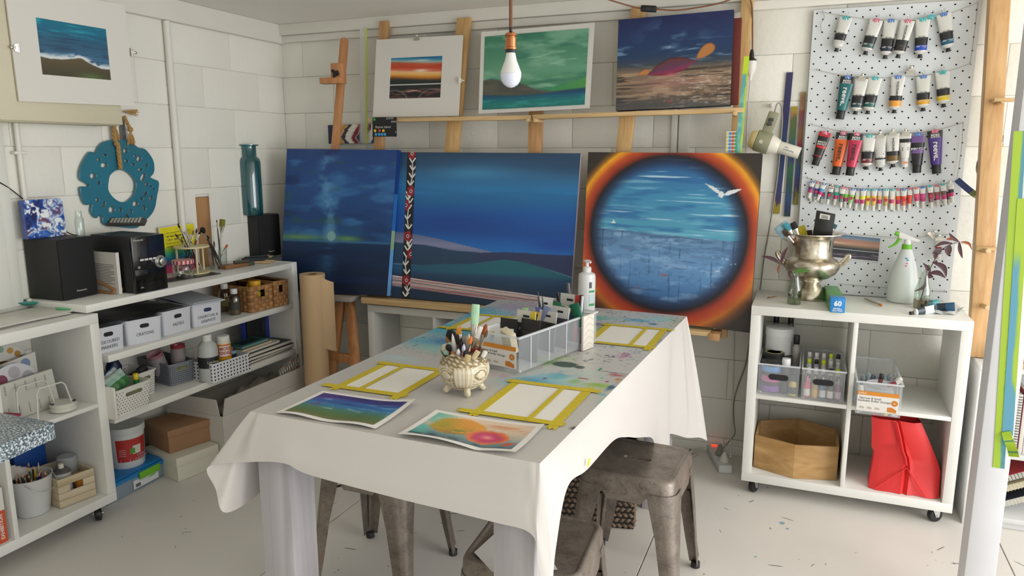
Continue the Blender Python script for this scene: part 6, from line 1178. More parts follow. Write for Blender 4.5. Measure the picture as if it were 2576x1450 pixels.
for i,(x,y,dx,h,c,lab) in enumerate([(.075,.265,-.02,.19,'#1d1f26','black pencil shaped pen leaning left in the clear bin'),(.085,.262,-.01,.175,'#22262f','black pen beside the pencil shaped pen in the clear bin'),(.09,.41,-.01,.20,'#4a4c50','grey marker standing at the far end of the bin'),(.065,.40,-.02,.165,'#232326','black marker at the far end of the bin'),(.075,.415,0,.16,'#5d605e','dull grey marker at the far end of the bin'),(.13,.40,.01,.165,'#c04a8a','pink capped marker at the far right of the bin'),(.135,.385,.015,.15,'#1c1c20','short black marker in the far right corner of the bin'),(.142,.37,.02,.17,'#c9cacc','silver pen leaning out of the right of the bin')]):
    M = MBn @ loc(x,y,.012);T = thing('marker_pen',lab,'pen',M=M,group='pens in the clear bin');b = MB();r = .0045 if i < 2 or i == 7 else .0075;b.cyl((0,0,0),(dx*.7,-.01,h*.72),r,n=10);b.build('barrel',mat(c,.35),T);b = MB();b.cyl((dx*.7,-.01,h*.722),(dx,-.014,h),r*1.08,r*(.25 if i < 2 else .95),n=10);b.build('pen_cap',mat(c if i != 5 else '#3a2a34',.3),T)
A = pz(1444,838,TZ+.003);T = thing('quilted_wallet','cream quilted flat pouch standing at the far right of the clear bin','pouch',M=MBn @ loc(wB_+.012,LB*.82,.0,0));MB().box((-.003,-.035,0),(.007,.035,.118)).build('pouch_body',mat('#d6cfc4',.7),T,bevel=.003)
b = MB()
for k in range(5):
    z0 = .008+k*.022;b.tube([(.0074,-.033,z0),(.0078,0,z0+.016),(.0074,.033,z0)],.0006,5)
b.build('stitching',mat('#c4b8ac',.7),T,kind='stuff')
# pump bottle
pD = pz(1475,784,TZ+.003);s = mpp(pD);T = thing('pump_bottle','white pump dispenser bottle with a green label at the far end of the table','bottle',pD);PWH = mat('#dfdfde',.35)
b = MB();b.lathe([(20*s,0),(21.5*s,2*s),(21.5*s,88*s),(20*s,96*s),(11*s,101*s)],32);b.build('bottle_body',PWH,T);b = MB();b.lathe([(10*s,101*s),(10.5*s,103*s),(10.5*s,112*s),(7*s,114*s),(4*s,116*s),(4*s,126*s)],24);b.build('pump_collar',PWH,T)
b = MB();b.tube(cat_rom([(-9*s,5*s,127*s),(0,0,129*s),(6*s,-4*s,129*s),(11*s,-8*s,126*s)],5),[3*s]*16,10);b.ball((0,0,128*s),6.5*s,12,8,(1.1,1,.5));b.build('pump_head',PWH,T)
wrap(T,21.5*s,21.5*s,18*s,24*s,-1.0,-.2,mat('#3f9a5a',.5),'label_band');wrap(T,21.5*s,21.5*s,52*s,57*s,-1.0,-.25,mat('#2f9a5a',.5),'label_band');wrap(T,21.5*s,21.5*s,27*s,46*s,-1.0,-.35,mat('#bcd4d4',.5),'label_panel');wrap(T,21.6*s,21.6*s,63*s,78*s,-1.0,-.7,mat('#4a4a52',.5),'tree_emblem')
# ---------------------------------------------------------------- metal stools
def metal():
    m = bpy.data.materials.new('rusty_gunmetal');m.use_nodes = True;nt = m.node_tree;b = nt.nodes['Principled BSDF'];tc = nt.nodes.new('ShaderNodeTexCoord')
    t = nt.nodes.new('ShaderNodeTexNoise');t.inputs['Scale'].default_value = 9;t.inputs['Detail'].default_value = 9;t.inputs['Roughness'].default_value = .7;nt.links.new(tc.outputs['Object'],t.inputs['Vector'])
    rp = nt.nodes.new('ShaderNodeValToRGB');e = rp.color_ramp.elements;e[0].position = .36;e[0].color = lin('#6f665e');e[1].position = .62;e[1].color = lin('#958b81');x = e.new(.74);x.color = lin('#96705a')
    nt.links.new(t.outputs[0],rp.inputs[0]);w2 = nt.nodes.new('ShaderNodeTexNoise');w2.inputs['Scale'].default_value = 16;w2.inputs['Detail'].default_value = 3;w2.inputs['Distortion'].default_value = 2.5;nt.links.new(tc.outputs['Object'],w2.inputs['Vector'])
    r2 = nt.nodes.new('ShaderNodeValToRGB');e = r2.color_ramp.elements;e[0].position = .485;e[0].color = (0,0,0,1);e[1].position = .515;e[1].color = (0,0,0,1);x = e.new(.5);x.color = (.55,.55,.55,1)
    nt.links.new(w2.outputs[0],r2.inputs[0]);mx = nt.nodes.new('ShaderNodeMix');mx.data_type = 'RGBA';nt.links.new(r2.outputs[0],mx.inputs[0]);nt.links.new(rp.outputs[0],mx.inputs[6]);mx.inputs[7].default_value = lin('#4a2e26')
    nt.links.new(mx.outputs[2],b.inputs['Base Color']);b.inputs['Metallic'].default_value = .5;b.inputs['Roughness'].default_value = .42;return m
GUN = metal();FOOT = mat('#2b2a2a',.6)
def rrect(hw,r,n=5):return [(x,y) for cx_,cy_,a0 in ((hw-r,hw-r,0),(-hw+r,hw-r,PI/2),(-hw+r,-hw+r,PI),(hw-r,-hw+r,1.5*PI)) for x,y in [(cx_+r*math.cos(a0+k*PI/2/n),cy_+r*math.sin(a0+k*PI/2/n)) for k in range(n+1)]]
def stool(label,M):
    T = thing('metal_stool',label,'stool',M=M,group='gunmetal industrial stools around the table');hs = .152;Z = .45
    def ring(hw,r,z):return [(x,y,z) for x,y in rrect(hw,r)]
    b = MB();b.loft([ring(hs+.009,.046,Z-.062),ring(hs+.006,.046,Z-.050),ring(hs+.004,.045,Z-.014),ring(hs,.043,Z-.005),ring(hs-.006,.04,Z),ring(hs-.012,.036,Z),ring(hs-.017,.032,Z-.003)],cap=(False,False))
    # pressed seat panel with a hand slot
    slot = [(sx*.036+.011*math.cos(a),.011*math.sin(a)) for sx,a0 in ((1,-PI/2),(-1,PI/2)) for a in [a0+k*PI/11 for k in range(12)]];o = rrect(hs-.017,.032);K = 24
    def ang(P):return math.atan2(P[1],P[0])
    oo = sorted(o,key=ang);si = sorted(slot,key=lambda P:math.atan2(P[1],P[0]*.3));nn = 24
    b.loft([[(x,y,Z-.003) for x,y in oo],[(x,y,Z-.003) for x,y in si],[(x,y,Z-.012) for x,y in si]],cap=(False,False));b.build('seat',GUN,T,smooth=50)
    MB().box((-.044,-.009,Z-.0135),(-.0,.009,Z-.0125)).build('slot_shadow_plate',mat('#1d1b1a',.8),T,smooth=0) if 0 else None
    for sx in (-1,1):
        for sy in (-1,1):
            n = 8
            def prof(cx_,cy_,w_,r,z):                          # folded sheet around the corner
                P = [(-w_,0),(-r,0)]+[(-r+r*math.sin(k*PI/2/4),-r+r*math.cos(k*PI/2/4)) for k in range(1,4)]+[(0,-r),(0,-w_)]
                return [(sx*(cx_+x),sy*(cy_+y),z) for x,y in P]
            R_ = [prof(hs+.008,hs+.008,.085,.046,Z-.045),prof(hs+.010,hs+.010,.083,.044,Z-.075),prof(hs+.018,hs+.018,.062,.03,.26),prof(hs+.028,hs+.028,.045,.02,.10),prof(hs+.034,hs+.034,.034,.015,.014)]
            b = MB();b.loft(R_,close=False,cap=(False,False));b.build('leg',GUN,T,solid=.003,smooth=50)
            b = MB();c0 = .34;rb = [prof(hs+.0105+.0,hs+.0105,.018,.012,.30),prof(hs+.032,hs+.032,.014,.01,.03)]
            P = [(sx*(hs+.006-.012),sy*(hs+.006-.012),.30),(sx*(hs+.033-.006),sy*(hs+.033-.006),.04)];b.tube([P[0],((P[0][0]+P[1][0])/2,(P[0][1]+P[1][1])/2,.17),P[1]],.0065,8);b.build('leg_rib',GUN,T)
            b = MB();x,y = sx*(hs+.023),sy*(hs+.023);b.cyl((x,y,0),(x,y,.022),.016,.0155,n=12);b.build('rubber_foot',FOOT,T,bevel=.002)
    for a,c in (((-1,-1),(1,1)),((-1,1),(1,-1))):
        b = MB();q = .9;b.hexa([(a[0]*hs*q,a[1]*hs*q-.008,Z-.105+(.004 if a[1] > 0 else 0)),(c[0]*hs*q,c[1]*hs*q-.008,Z-.105+(.004 if a[1] > 0 else 0)),(c[0]*hs*q,c[1]*hs*q+.008,Z-.105+(.004 if a[1] > 0 else 0)),(a[0]*hs*q,a[1]*hs*q+.008,Z-.105+(.004 if a[1] > 0 else 0))],[(a[0]*hs*q,a[1]*hs*q-.008,Z-.102+(.004 if a[1] > 0 else 0)),(c[0]*hs*q,c[1]*hs*q-.008,Z-.102+(.004 if a[1] > 0 else 0)),(c[0]*hs*q,c[1]*hs*q+.008,Z-.102+(.004 if a[1] > 0 else 0)),(a[0]*hs*q,a[1]*hs*q+.008,Z-.102+(.004 if a[1] > 0 else 0))]);b.build('cross_brace',mat('#4a403a',.45,.7),T)
    for sy in (-1,1):
        for ax in (0,1):
            P = [(-.07,0,Z-.062),(.07,0,Z-.062),(.055,0,Z-.085),(-.055,0,Z-.085)];y = sy*(hs+.008);b = MB()
            V = [(x,y,z) if ax == 0 else (y,x,z) for x,_,z in P];V2 = [(x,y-sy*.002,z) if ax == 0 else (y-sy*.002,x,z) for x,_,z in P];b.add(V+V2,[(0,1,2,3),(7,6,5,4),(0,4,5,1),(1,5,6,2),(2,6,7,3),(3,7,4,0)]);b.build('apron',GUN,T,smooth=0)
    return T
stool('gunmetal stool at the right of the table with its seat under the cloth edge',loc(-.478,2.285,0,-.05))
stool('gunmetal stool pushed under the left side of the table',loc(-1.30,2.02,0,.02))
stool('nearest gunmetal stool beside the front right table leg',loc(-.612,1.665,0,.06))
b = MB();P = [pz(x,y,.4525) for x,y in ((1193,1390),(1250,1338),(1350,1350),(1402,1432),(1330,1440),(1238,1438))];P[4].y -= .0;b.add(P,[tuple(range(6))]);b.build('trailing_corner',mat('#d8d4d0',.5),CL,w=True,solid=-.0012,smooth=0)
# wicker basket under the table
def wicker(label,M,w_,d,h):
    T = thing('wicker_basket',label,'basket',M=M);WK = mat('#7d6a58',.75,n=.4,ns=35);DK = mat('#2f2823',.9);t = .012
    b = MB()
    for a,c in (((0,0,0),(w_,t,h)),((0,d-t,0),(w_,d,h)),((0,t,0),(t,d-t,h)),((w_-t,t,0),(w_,d-t,h)),((0,0,0),(w_,d,.006))):b.box(a,c)
    b.build('basket_wall',DK,T,smooth=0);rows = 15;b = MB();rh = h/rows
    for (P0,ex,no,L) in ((Vector((0,0,0)),Vector((1,0,0)),Vector((0,-1,0)),w_),(Vector((w_,0,0)),Vector((0,1,0)),Vector((1,0,0)),d),(Vector((0,d,0)),Vector((0,-1,0)),Vector((-1,0,0)),d)):
        nc = int(L/.022)
        for r in range(rows):
            for c in range(nc):
                u = (c+.5+(.5 if r % 2 else 0))*L/nc
                if u > L:continue
                ctr = P0+ex*u+Vector((0,0,(r+.5)*rh));a = ex*(.0145)+Vector((0,0,.005*(1 if r % 2 else -1)));e = Vector((0,0,rh*.46))
                b.add([ctr-a,ctr-e*.9+no*.003,ctr+a,ctr+e*.9+no*.003,ctr-a*.4+no*.009,ctr+a*.4+no*.009],[(0,1,4),(1,5,4),(1,2,5),(2,3,5),(3,4,5),(3,0,4)])
    b.build('wicker_strands',WK,T,smooth=80,kind='stuff');return T
wicker('dark woven wicker basket on the floor under the table',loc(-.86,2.56,.001,.22),.31,.26,.34)
# ================================================================ pegboard and what hangs on it
YP = 3.508;KZ = .832
PC = [py(2050,20,YP),py(2475,3,YP),py(2385,770,YP),py(1996,735,YP)]
PX0,PX1,PZ0,PZ1 = -.045,.566,KZ+.001,2.045
PG = thing('pegboard','pale grey pegboard standing on the right cube shelf against the back wall','pegboard',(.26,YP,KZ))
def peg():
    cx,cz = .0254,.0254;nx = int((PX1-PX0)/cx);nz = int((PZ1-PZ0)/cz);cx = (PX1-PX0)/nx;cz = (PZ1-PZ0)/nz;b = MB();r = .0037
    for i in range(nx):
        for j in range(nz):
            x0,z0 = PX0+i*cx,PZ0+j*cz
            if (i+j) % 2:b.add([(x0,YP,z0),(x0+cx,YP,z0),(x0+cx,YP,z0+cz),(x0,YP,z0+cz)],[(0,1,2,3)]);continue
            xc,zc = x0+cx/2,z0+cz/2;O = [(x0,z0),(xc,z0),(x0+cx,z0),(x0+cx,zc),(x0+cx,z0+cz),(xc,z0+cz),(x0,z0+cz),(x0,zc)]
            I = [(xc+r*math.cos(-3*PI/4+k*PI/4),zc+r*math.sin(-3*PI/4+k*PI/4)) for k in range(8)]
            b.add([(x,YP,z) for x,z in O]+[(x,YP,z) for x,z in I]+[(x,YP+.004,z) for x,z in I],[(k,(k+1) % 8,8+(k+1) % 8,8+k) for k in range(8)]+[(8+k,8+(k+1) % 8,16+(k+1) % 8,16+k) for k in range(8)])
    return b
peg().build('perforated_sheet',mat('#d3d7d9',.45),PG,w=True,smooth=0)
b = MB();b.box((PX0,YP+.0045,PZ0),(PX1,YP+.012,PZ1));b.build('hole_shade_backing',mat('#151618',.9),PG,w=True,smooth=0)  # black sheet added behind the holes, standing in for the shade inside them
b = MB()
for a,c in (((PX0-.001,YP,PZ0),(PX0,YP+.012,PZ1)),((PX1,YP,PZ0),(PX1+.001,YP+.012,PZ1)),((PX0,YP,PZ1),(PX1,YP+.012,PZ1+.001))):b.box(a,c)
b.build('edge',mat('#c6cacc',.5),PG,w=True,smooth=0)
TW = mat('#a8a08c',.9);YT = YP-.012
def twine(label,pts,pins):
    T = thing('twine_line',label,'string',py(*pts[0],YP));b = MB();b.tube(cat_rom([py(x,y,YP-.006) for x,y in pts],6),.0010,5);b.build('string',TW,T,w=True)
    for x,y in pins:p = py(x,y,YP-.002);b = MB();b.cyl(p+Vector((0,.002,0)),p+Vector((0,-.008,0)),.0012,n=6);b.ball(p+Vector((0,-.010,0)),.0042,10,8);b.build('push_pin',SILV,T,w=True)
twine('top twine line across the pegboard holding six large tubes',[(2071,31),(2120,39),(2200,50),(2290,52),(2360,44),(2461,6)],[(2071,31),(2461,6)])
twine('second twine line across the pegboard',[(2056,176),(2110,188),(2200,196),(2300,192),(2380,180),(2441,160)],[(2056,176),(2441,160)])
twine('third twine line across the pegboard',[(2044,313),(2100,327),(2200,337),(2300,334),(2360,326),(2423,309)],[(2044,313),(2423,309)])
twine('fourth twine line across the pegboard holding the small tubes',[(2032,447),(2080,462),(2180,476),(2300,472),(2390,460),(2408,446)],[(2032,447)])
twine('lowest twine line behind the spray bottle',[(2023,580),(2090,588),(2180,592),(2280,600),(2340,594),(2390,590)],[(2023,578)])
twine('twine hanging down the right edge of the pegboard',[(2461,6),(2452,80),(2441,160)],[])
twine('twine hanging from the pin at the lower right of the pegboard',[(2423,309),(2418,380),(2408,446)],[])
twine('short loose twine end at the top left of the pegboard',[(2071,31),(2074,45),(2065,60),(2066,80)],[])
twine('bottom twine line low on the pegboard',[(2110,714),(2200,722),(2300,728),(2376,735)],[(2376,732)])
CLC = {'blue':mat('#4f7cc0',.45),'pink':mat('#cf7088',.45),'cyan':mat('#3fb0b4',.45)};WIRE = mat('#b8b6b0',.25,1)
_cl = {}
def binder(label,M,col,s,group):
    T = thing('binder_clip',label,'clip',M=M,group=group);key = (col,s)
    if key not in _cl:
        b = MB();w_ = .0125*s;h = .013*s
        b.add([(-w_,-.0075*s,.0035*s),(w_,-.0075*s,.0035*s),(w_,.0045*s,.0035*s),(-w_,.0045*s,.0035*s),(-w_*.9,-.003*s,-h),(w_*.9,-.003*s,-h),(w_*.9,.0005,-h),(-w_*.9,.0005,-h)],[(0,3,2,1)[::-1],(0,1,5,4)[::-1],(2,3,7,6)[::-1],(1,2,6,5)[::-1],(3,0,4,7)[::-1],(4,5,6,7)[::-1]]);o = b.build('clip_body',CLC[col],T,smooth=0)
        b = MB();b.tube(cat_rom([(-.006*s,-.0055*s,-h*.95),(-.0025*s,-.009*s,-h*.3),(-.004*s,-.004*s,.010*s),(-.0055*s,-.002*s,.017*s),(0,-.001*s,.021*s),(.0055*s,-.002*s,.017*s),(.004*s,-.004*s,.010*s),(.0025*s,-.009*s,-h*.3),(.006*s,-.0055*s,-h*.95)],3),.0007*s,5);o2 = b.build('wire_handle',WIRE,T);_cl[key] = (o.data,o2.data)
    else:
        for nm,me in zip(('clip_body','wire_handle'),_cl[key]):o = bpy.data.objects.new(nm,me);COL.objects.link(o);o.parent = T
    return T
WT = '#d0d0c9';BK = '#1f2022'
def hang(label,top,bot,w_,bands,cap,clip,Y=YP-.016,s=1.0,words=(),grp='large paint tubes clipped to the pegboard',**k):
    P,Q = py(*top,Y),py(*bot,Y);d = (P-Q);L = d.length;z = d.normalized();x = Vector((1,0,0));x = (x-z*x.dot(z)).normalized();y = z.cross(x);M = Matrix((x,y,z)).transposed().to_4x4();M.translation = P
    T = ptube(label,M,L,w_,bands,cap,group=grp,**k)
    wd = k.get('wd') or w_*.3
    for (wd_,sz,f,c,rot,bx) in words:
        f_ = min(1,f+(.24 if abs(rot) == PI/2 else .03));th = .0012+(wd-.0012)*min(1,f_*1.05)**.8;text(wd_,sz,loc(0,-th-.0007,-f*L,0,PI/2) @ Matrix.Rotation(rot,4,'Z'),mat(c,.5),T,w=False,bold=bx)
    if clip == 'silver':bulldog('bulldog_clip','silver bulldog clip holding the %s' % label.split(',')[0],M @ loc(0,-.002,-.006),'silver bulldog clips on the pegboard',s)
    elif clip:binder('%s binder clip gripping the %s' % (clip,label.split(',')[0]),M @ loc(0,.0012,.001),clip,s,'coloured binder clips on the pegboard')
    return T
def atelier(label,top,bot,tail,clip,w_=.052,inter=False,tailname=None,**k):
    if inter:W_ = [('Interactive',.0155,.36,'#2a2a2c',PI/2,.0003),('A',.012,.70,'#c9c9c5',PI,0)];bands = [(.62,WT),(.78,BK),(.97,tail),(1,WT)]
    else:W_ = [('INTERACTIVE',.0062,.50,'#3c3c3e',PI,.0002),('ACRYLIC',.0060,.455,'#3c3c3e',PI,.0002),('Atelier',.0135,.715,'#c4c4c0',PI,.0001)];bands = [(.56,WT),(.58,'#3a3a3c'),(.80,BK),(.96,tail),(1,WT)]
    return hang(label,top,bot,w_,bands,'#1b1c1e',clip,words=W_,cr=.40,**k)
def reeves(label,top,bot,colr,clip,dark,Y=YP-.02,inkc='#d8d6d2'):
    return hang(label,top,bot,.056,[(.20,BK),(1,colr)],'#141414',clip,Y=Y,words=[('INTRO',.010,.10,'#d4d2ce',0,.0005),('ACRYLIC',.0085,.145,'#d4d2ce',0,.0003),('reeves',.030,.48,inkc,-PI/2,.0006)],capl=.026,flatcap=True,wd=.015)
atelier('squeezed white acrylic tube with a dark teal band, leftmost in the top row',(2128,44),(2103,130),'#c9c8c2','cyan',w_=.05)
atelier('acrylic tube with a dark green tail, second in the top row',(2205,50),(2176,138),'#2f4f50','pink')
atelier('acrylic tube with an indigo tail, third in the top row',(2242,51),(2226,148),'#23283f','blue')
atelier('crumpled interactive acrylic tube with a dark end, fourth in the top row',(2284,52),(2258,146),'#2c2622','pink',inter=True,Y=YP-.026)
atelier('acrylic tube with a cobalt blue tail, fifth in the top row',(2322,48),(2314,146),'#2648b0','cyan')
binder('cyan binder clip hanging empty in the top row',frame(py(2343,40,YP-.016),(1,0,0),(0,1,0)),'cyan',1.0,'coloured binder clips on the pegboard')
atelier('acrylic tube with a deep turquoise tail, rightmost in the top row',(2374,35),(2386,130),'#1f5a74','blue')
reeves('large teal acrylic tube with a black cap, leftmost in the second row',(2133,193),(2112,300),'#1a6668','blue',1)
atelier('acrylic tube with turquoise smudges, second in the second row',(2168,198),(2151,288),'#2f4448','silver')
atelier('acrylic tube with a viridian tail, third in the second row',(2202,196),(2182,287),'#1f5a54','cyan')
atelier('interactive acrylic tube with a light orange tail, fourth in the second row',(2260,193),(2249,285),'#e09a3c','blue',inter=True)
p = py(2291,186,YP-.014);bulldog('bulldog_clip','empty silver bulldog clip in the second row of the pegboard',Matrix.Translation(p),'silver bulldog clips on the pegboard',1.2)
T = atelier('acrylic tube with a golden yellow tail, fifth in the second row',(2323,192),(2322,280),'#dca01e','blue')
atelier('acrylic tube with a lemon yellow tail, rightmost in the second row',(2371,181),(2374,270),'#dcc01c','cyan')
hang('red and black impasto paint tube, leftmost in the third row',(2077,333),(2050,416),.05,[(.16,'#b8262a'),(.50,'#1d1a1a'),(.60,'#b8262a'),(.88,'#221d1d'),(.91,'#a8262a'),(1,'#1a1818')],'#161616','pink',words=[('IMPASTO',.0095,.30,'#d4d0ca',0,.0003),('PAINT',.013,.37,'#d4d0ca',0,.0003)],capl=.02,flatcap=True,wd=.013)
reeves('large orange acrylic tube, second in the third row',(2122,334),(2102,440),'#d85f1a','pink',1,inkc='#24201e')
reeves('large magenta red acrylic tube, third in the third row',(2156,336),(2137,442),'#b8264a','pink',1,Y=YP-.034,inkc='#24201e')
atelier('acrylic tube with a maroon tail, fourth in the third row',(2187,341),(2179,427),'#6d2426','cyan')
T = hang('white paint tube splattered with black, fifth in the third row',(2214,343),(2215,430),.045,[(.74,'#c4c4be'),(.80,'#2a2a2a'),(1,'#c0c0ba')],'#1f2022','silver',cr=.4)
b = MB()
for k in range(26):
    f = rnd.uniform(.1,.75);x = rnd.uniform(-.016,.016);r = rnd.uniform(.0008,.0026);th = .0012+(.0135-.0012)*min(1,f*1.05)**.8;y = -th*math.sqrt(max(.05,1-(x/.0225)**2))-.0006;b.paint(rnd.choice(['#2a2826','#3a3632','#5a544e','#7aa4b8']));b.add([(x+r*1.4*math.cos(a),y,-f*.175*.6-.02+r*math.sin(a)) for a in [q*PI/4 for q in range(8)]],[tuple(range(8))])
b.build('paint_splatter',vcol(.5),T,smooth=0,kind='stuff')
atelier('interactive acrylic tube with a bronze tail, sixth in the third row',(2246,337),(2246,421),'#6d5224','silver',inter=True)
T = hang('white heavy body acrylic tube with a peach swatch, seventh in the third row',(2278,337),(2275,421),.047,[(.20,'#d2d1cb'),(.36,'#1f1f21'),(1,'#d2d1cb')],'#d0cfc9','silver',words=[('Liquitex',.0105,.28,'#d4d2cc',0,.0002),('HEAVY',.0085,.43,'#2a2a2a',0,.0003),('BODY',.0085,.485,'#2a2a2a',0,.0003)],capl=.03,flatcap=True,wd=.014)
b = MB();b.add([(.012*math.cos(a),-.0152,-.118+.0042*math.sin(a)) for a in [k*PI/6 for k in range(12)]],[tuple(range(12))]);b.build('swatch',mat('#d88a6a',.5),T,smooth=0)
hang('purple and black impasto paint tube, eighth in the third row',(2310,337),(2306,435),.054,[(.06,'#7a7682'),(.28,'#6d4f8a'),(.50,'#1d1a1f'),(.62,'#6d4f8a'),(1,'#201c22')],'#151515','blue',words=[('IMPASTO',.0125,.385,'#d4d0d2',0,.0003)],capl=.022,flatcap=True,wd=.014)
reeves('large violet acrylic tube, rightmost in the third row',(2352,329),(2356,437),'#46307c','pink',1)
SM = [((2044,458),(2034,499),'#5a3a78','blue',1,'violet'),((2038,470),(2039,506),'#c9c8c4',None,2,'white'),((2058,460),(2049,508),'#2a3a8c','pink',3,'navy'),((2073,463),(2056,504),'#3a8ac4','blue',1,'sky blue'),((2071,472),(2067,512),'#23608f',None,3,'ocean blue'),((2092,470),(2080,514),'#22423a','silver',3,'bottle green'),((2108,470),(2098,516),'#1f9a7a','cyan',1,'emerald green'),((2120,473),(2114,522),'#1f6a48','pink',3,'deep green'),((2131,474),(2125,523),'#7ac434','pink',1,'lime green'),((2146,476),(2136,524),'#7fbf4a','blue',3,'leaf green'),((2160,477),(2152,528),'#d8d09c','blue',1,'cream yellow'),((2173,477),(2167,529),'#dcd24a','blue',1,'pale yellow'),((2187,477),(2180,530),'#e0d21c','cyan',3,'bright yellow'),((2200,477),(2196,531),'#dca41e','cyan',3,'amber'),((2215,477),(2211,529),'#dcb06a','blue',1,'sandy yellow'),((2229,477),(2227,532),'#b8963c','cyan',3,'ochre'),((2246,477),(2241,528),'#d2c8bc','cyan',1,'shell white'),((2248,480),(2248,532),'#dcb48a',None,2,'peach'),((2261,477),(2260,530),'#dc5a2a','pink',1,'coral orange'),((2274,477),(2273,531),'#d84a24','blue',3,'vermilion'),((2290,475),(2287,527),'#cf4430','pink',2,'red and white'),((2305,473),(2307,522),'#d0405a','pink',1,'rose'),((2321,471),(2322,524),'#c83a82','blue',1,'magenta'),((2340,468),(2343,523),'#7a2438','cyan',3,'wine red'),((2356,467),(2360,520),'#8f4440','pink',1,'brick brown'),((2372,464),(2378,518),'#6d4c40','cyan',1,'umber brown'),((2391,462),(2396,510),'#26252a','silver',1,'black'),((2386,468),(2389,515),'#3a3a3e',None,3,'charcoal')]
for i,(t,q,c,cl,st,nm) in enumerate(SM):
    nb = [(.40,'#d2d1cc')]
    if st == 1:nb += [(.64,c),(.72,'#c43a72'),(.90,'#b82f66'),(1,'#cfcdc8')]
    elif st == 3:nb += [(.97,c),(1,'#cfcdc8')]
    else:nb += [(.95,c),(1,'#cfcdc8')]
    T = hang('small %s paint tube in the bottom row' % nm,t,q,.0225,nb,'#d2d0c6',cl,Y=YP-.012-(.008 if i % 2 else 0) if cl else YP-.006,s=.68,grp='small paint tubes clipped along the pegboard',capl=.016,flatcap=True,wd=.0065)
    if st == 3:
        L = (py(*t,YP)-py(*q,YP)).length;b = MB();b.add([(.0068*math.cos(a),-.0072,-L*.47+.0068*math.sin(a)) for a in [k*PI/6 for k in range(12)]],[tuple(range(12))]);b.build('round_mark',mat('#c02a4a',.5),T,smooth=0)
        b = MB()
        for k in range(4):z = -L*(.58+.06*k);b.add([(-.0055,-.0078,z),(.0055,-.0078,z),(.0055,-.0078,z-.0012),(-.0055,-.0078,z-.0012)],[(0,1,2,3)])
        b.build('print_lines',mat('#c9c7c2',.6),T,smooth=0,kind='stuff')
# small photo print clipped low on the board
def f_ph(u,v):
    c = ramp(v,[(0,'#43607c'),(.12,'#6a7c8c'),(.22,'#9a6f60'),(.36,'#a8806c'),(.48,'#6a5a4c'),(.56,'#2c3032'),(.63,'#22282c'),(.66,'#23282e'),(1,'#3c3440')]);c = lay(c,'#c9b59a',np.exp(-((v-.34-.1*u)/.03)**2)*ss(.6,.0,u));c = lay(c,'#b8c0c4',(np.abs(v-.625-.0*u) < .014)*.9);c = lay(c,'#8f8a96',ss(.5,.68,fbm(u*4,v*30,260))*ss(.68,.74,v)*.7);return c
Q = [py(2088,586,YP-.004),py(2218,600,YP-.004),py(2212,661,YP-.004),py(2075,648,YP-.004)]
T = thing('photo_print','small sunset seascape print clipped low on the pegboard','print',Q[3]);slab_from(Q,.0012).build('paper',mat('#d0d2d4',.5),T,w=True);picture('printed_face',T,subq(Q,.01,.02,.975,.95),80,40,f_ph)
binder('blue binder clip on top of the small sunset print',Matrix.Translation(py(2121,588,YP-.006)),'blue',.8,'coloured binder clips on the pegboard')
p = py(2340,594,YP-.012);bulldog('bulldog_clip','tilted silver bulldog clip low on the pegboard',Matrix.Translation(p) @ Matrix.Rotation(.7,4,'Y'),'silver bulldog clips on the pegboard',1.1)
hang('small white paint tube hanging behind the dark sprig',(2362,602),(2361,652),.03,[(.5,'#d2d1cc'),(.62,'#8a3a3c'),(1,'#6a6a6c')],'#d0cec8','silver',grp='small paint tubes clipped along the pegboard',capl=.016,flatcap=True,wd=.007)
# ---------------------------------------------------------------- on top of the right cube shelf
def urn_mat():
    m = bpy.data.materials.new('worn_silver_plate');m.use_nodes = True;nt = m.node_tree;b = nt.nodes['Principled BSDF'];tc = nt.nodes.new('ShaderNodeTexCoord');t = nt.nodes.new('ShaderNodeTexNoise');t.inputs['Scale'].default_value = 22;t.inputs['Detail'].default_value = 6
    nt.links.new(tc.outputs['Object'],t.inputs[0]);rp = nt.nodes.new('ShaderNodeValToRGB');e = rp.color_ramp.elements;e[0].position = .38;e[0].color = lin('#a89c86');e[1].position = .55;e[1].color = lin('#d8d0c0');nt.links.new(t.outputs[0],rp.inputs[0]);nt.links.new(rp.outputs[0],b.inputs['Base Color']);b.inputs['Metallic'].default_value = .9;b.inputs['Roughness'].default_value = .26;return m
UM = urn_mat();pU = pz(2036,752,KZ);pU.y = 3.36;pU.x = py(2036,752,3.36).x;pU.z = KZ+.001;s = mpp(pU)*1.0
T = thing('silver_urn','tarnished silver plated urn with side handles holding brushes','urn',pU)
b = MB();n = 60;pr = [(44,0),(46,3),(45,8),(40,16),(30,28),(22,36),(21,40),(27,43),(26,46),(40,52),(54,62),(62,76),(63,86),(58,95),(50,99),(46,103),(45,120),(46,140),(50,150),(62,156),(71,158),(71,160),(60,158.5),(47,150),(42,130),(40,105)]
def rad(a,i):return 1+(.035*abs(math.sin(a*15)) if (i in (3,4,5) or 9 <= i <= 12) else 0)
b.lathe([(r*s,z*s*1.03) for r,z in pr],n,rad=rad);b.build('urn_body',UM,T,smooth=50)
for sg in (-1,1):b = MB();b.tube(cat_rom([(sg*58*s,0,78*s),(sg*74*s,0,92*s),(sg*84*s,0,108*s),(sg*80*s,0,112*s),(sg*70*s,0,98*s),(sg*60*s,0,86*s)],4),4.2*s,8);b.build('handle',UM,T)
topz = KZ+158*s
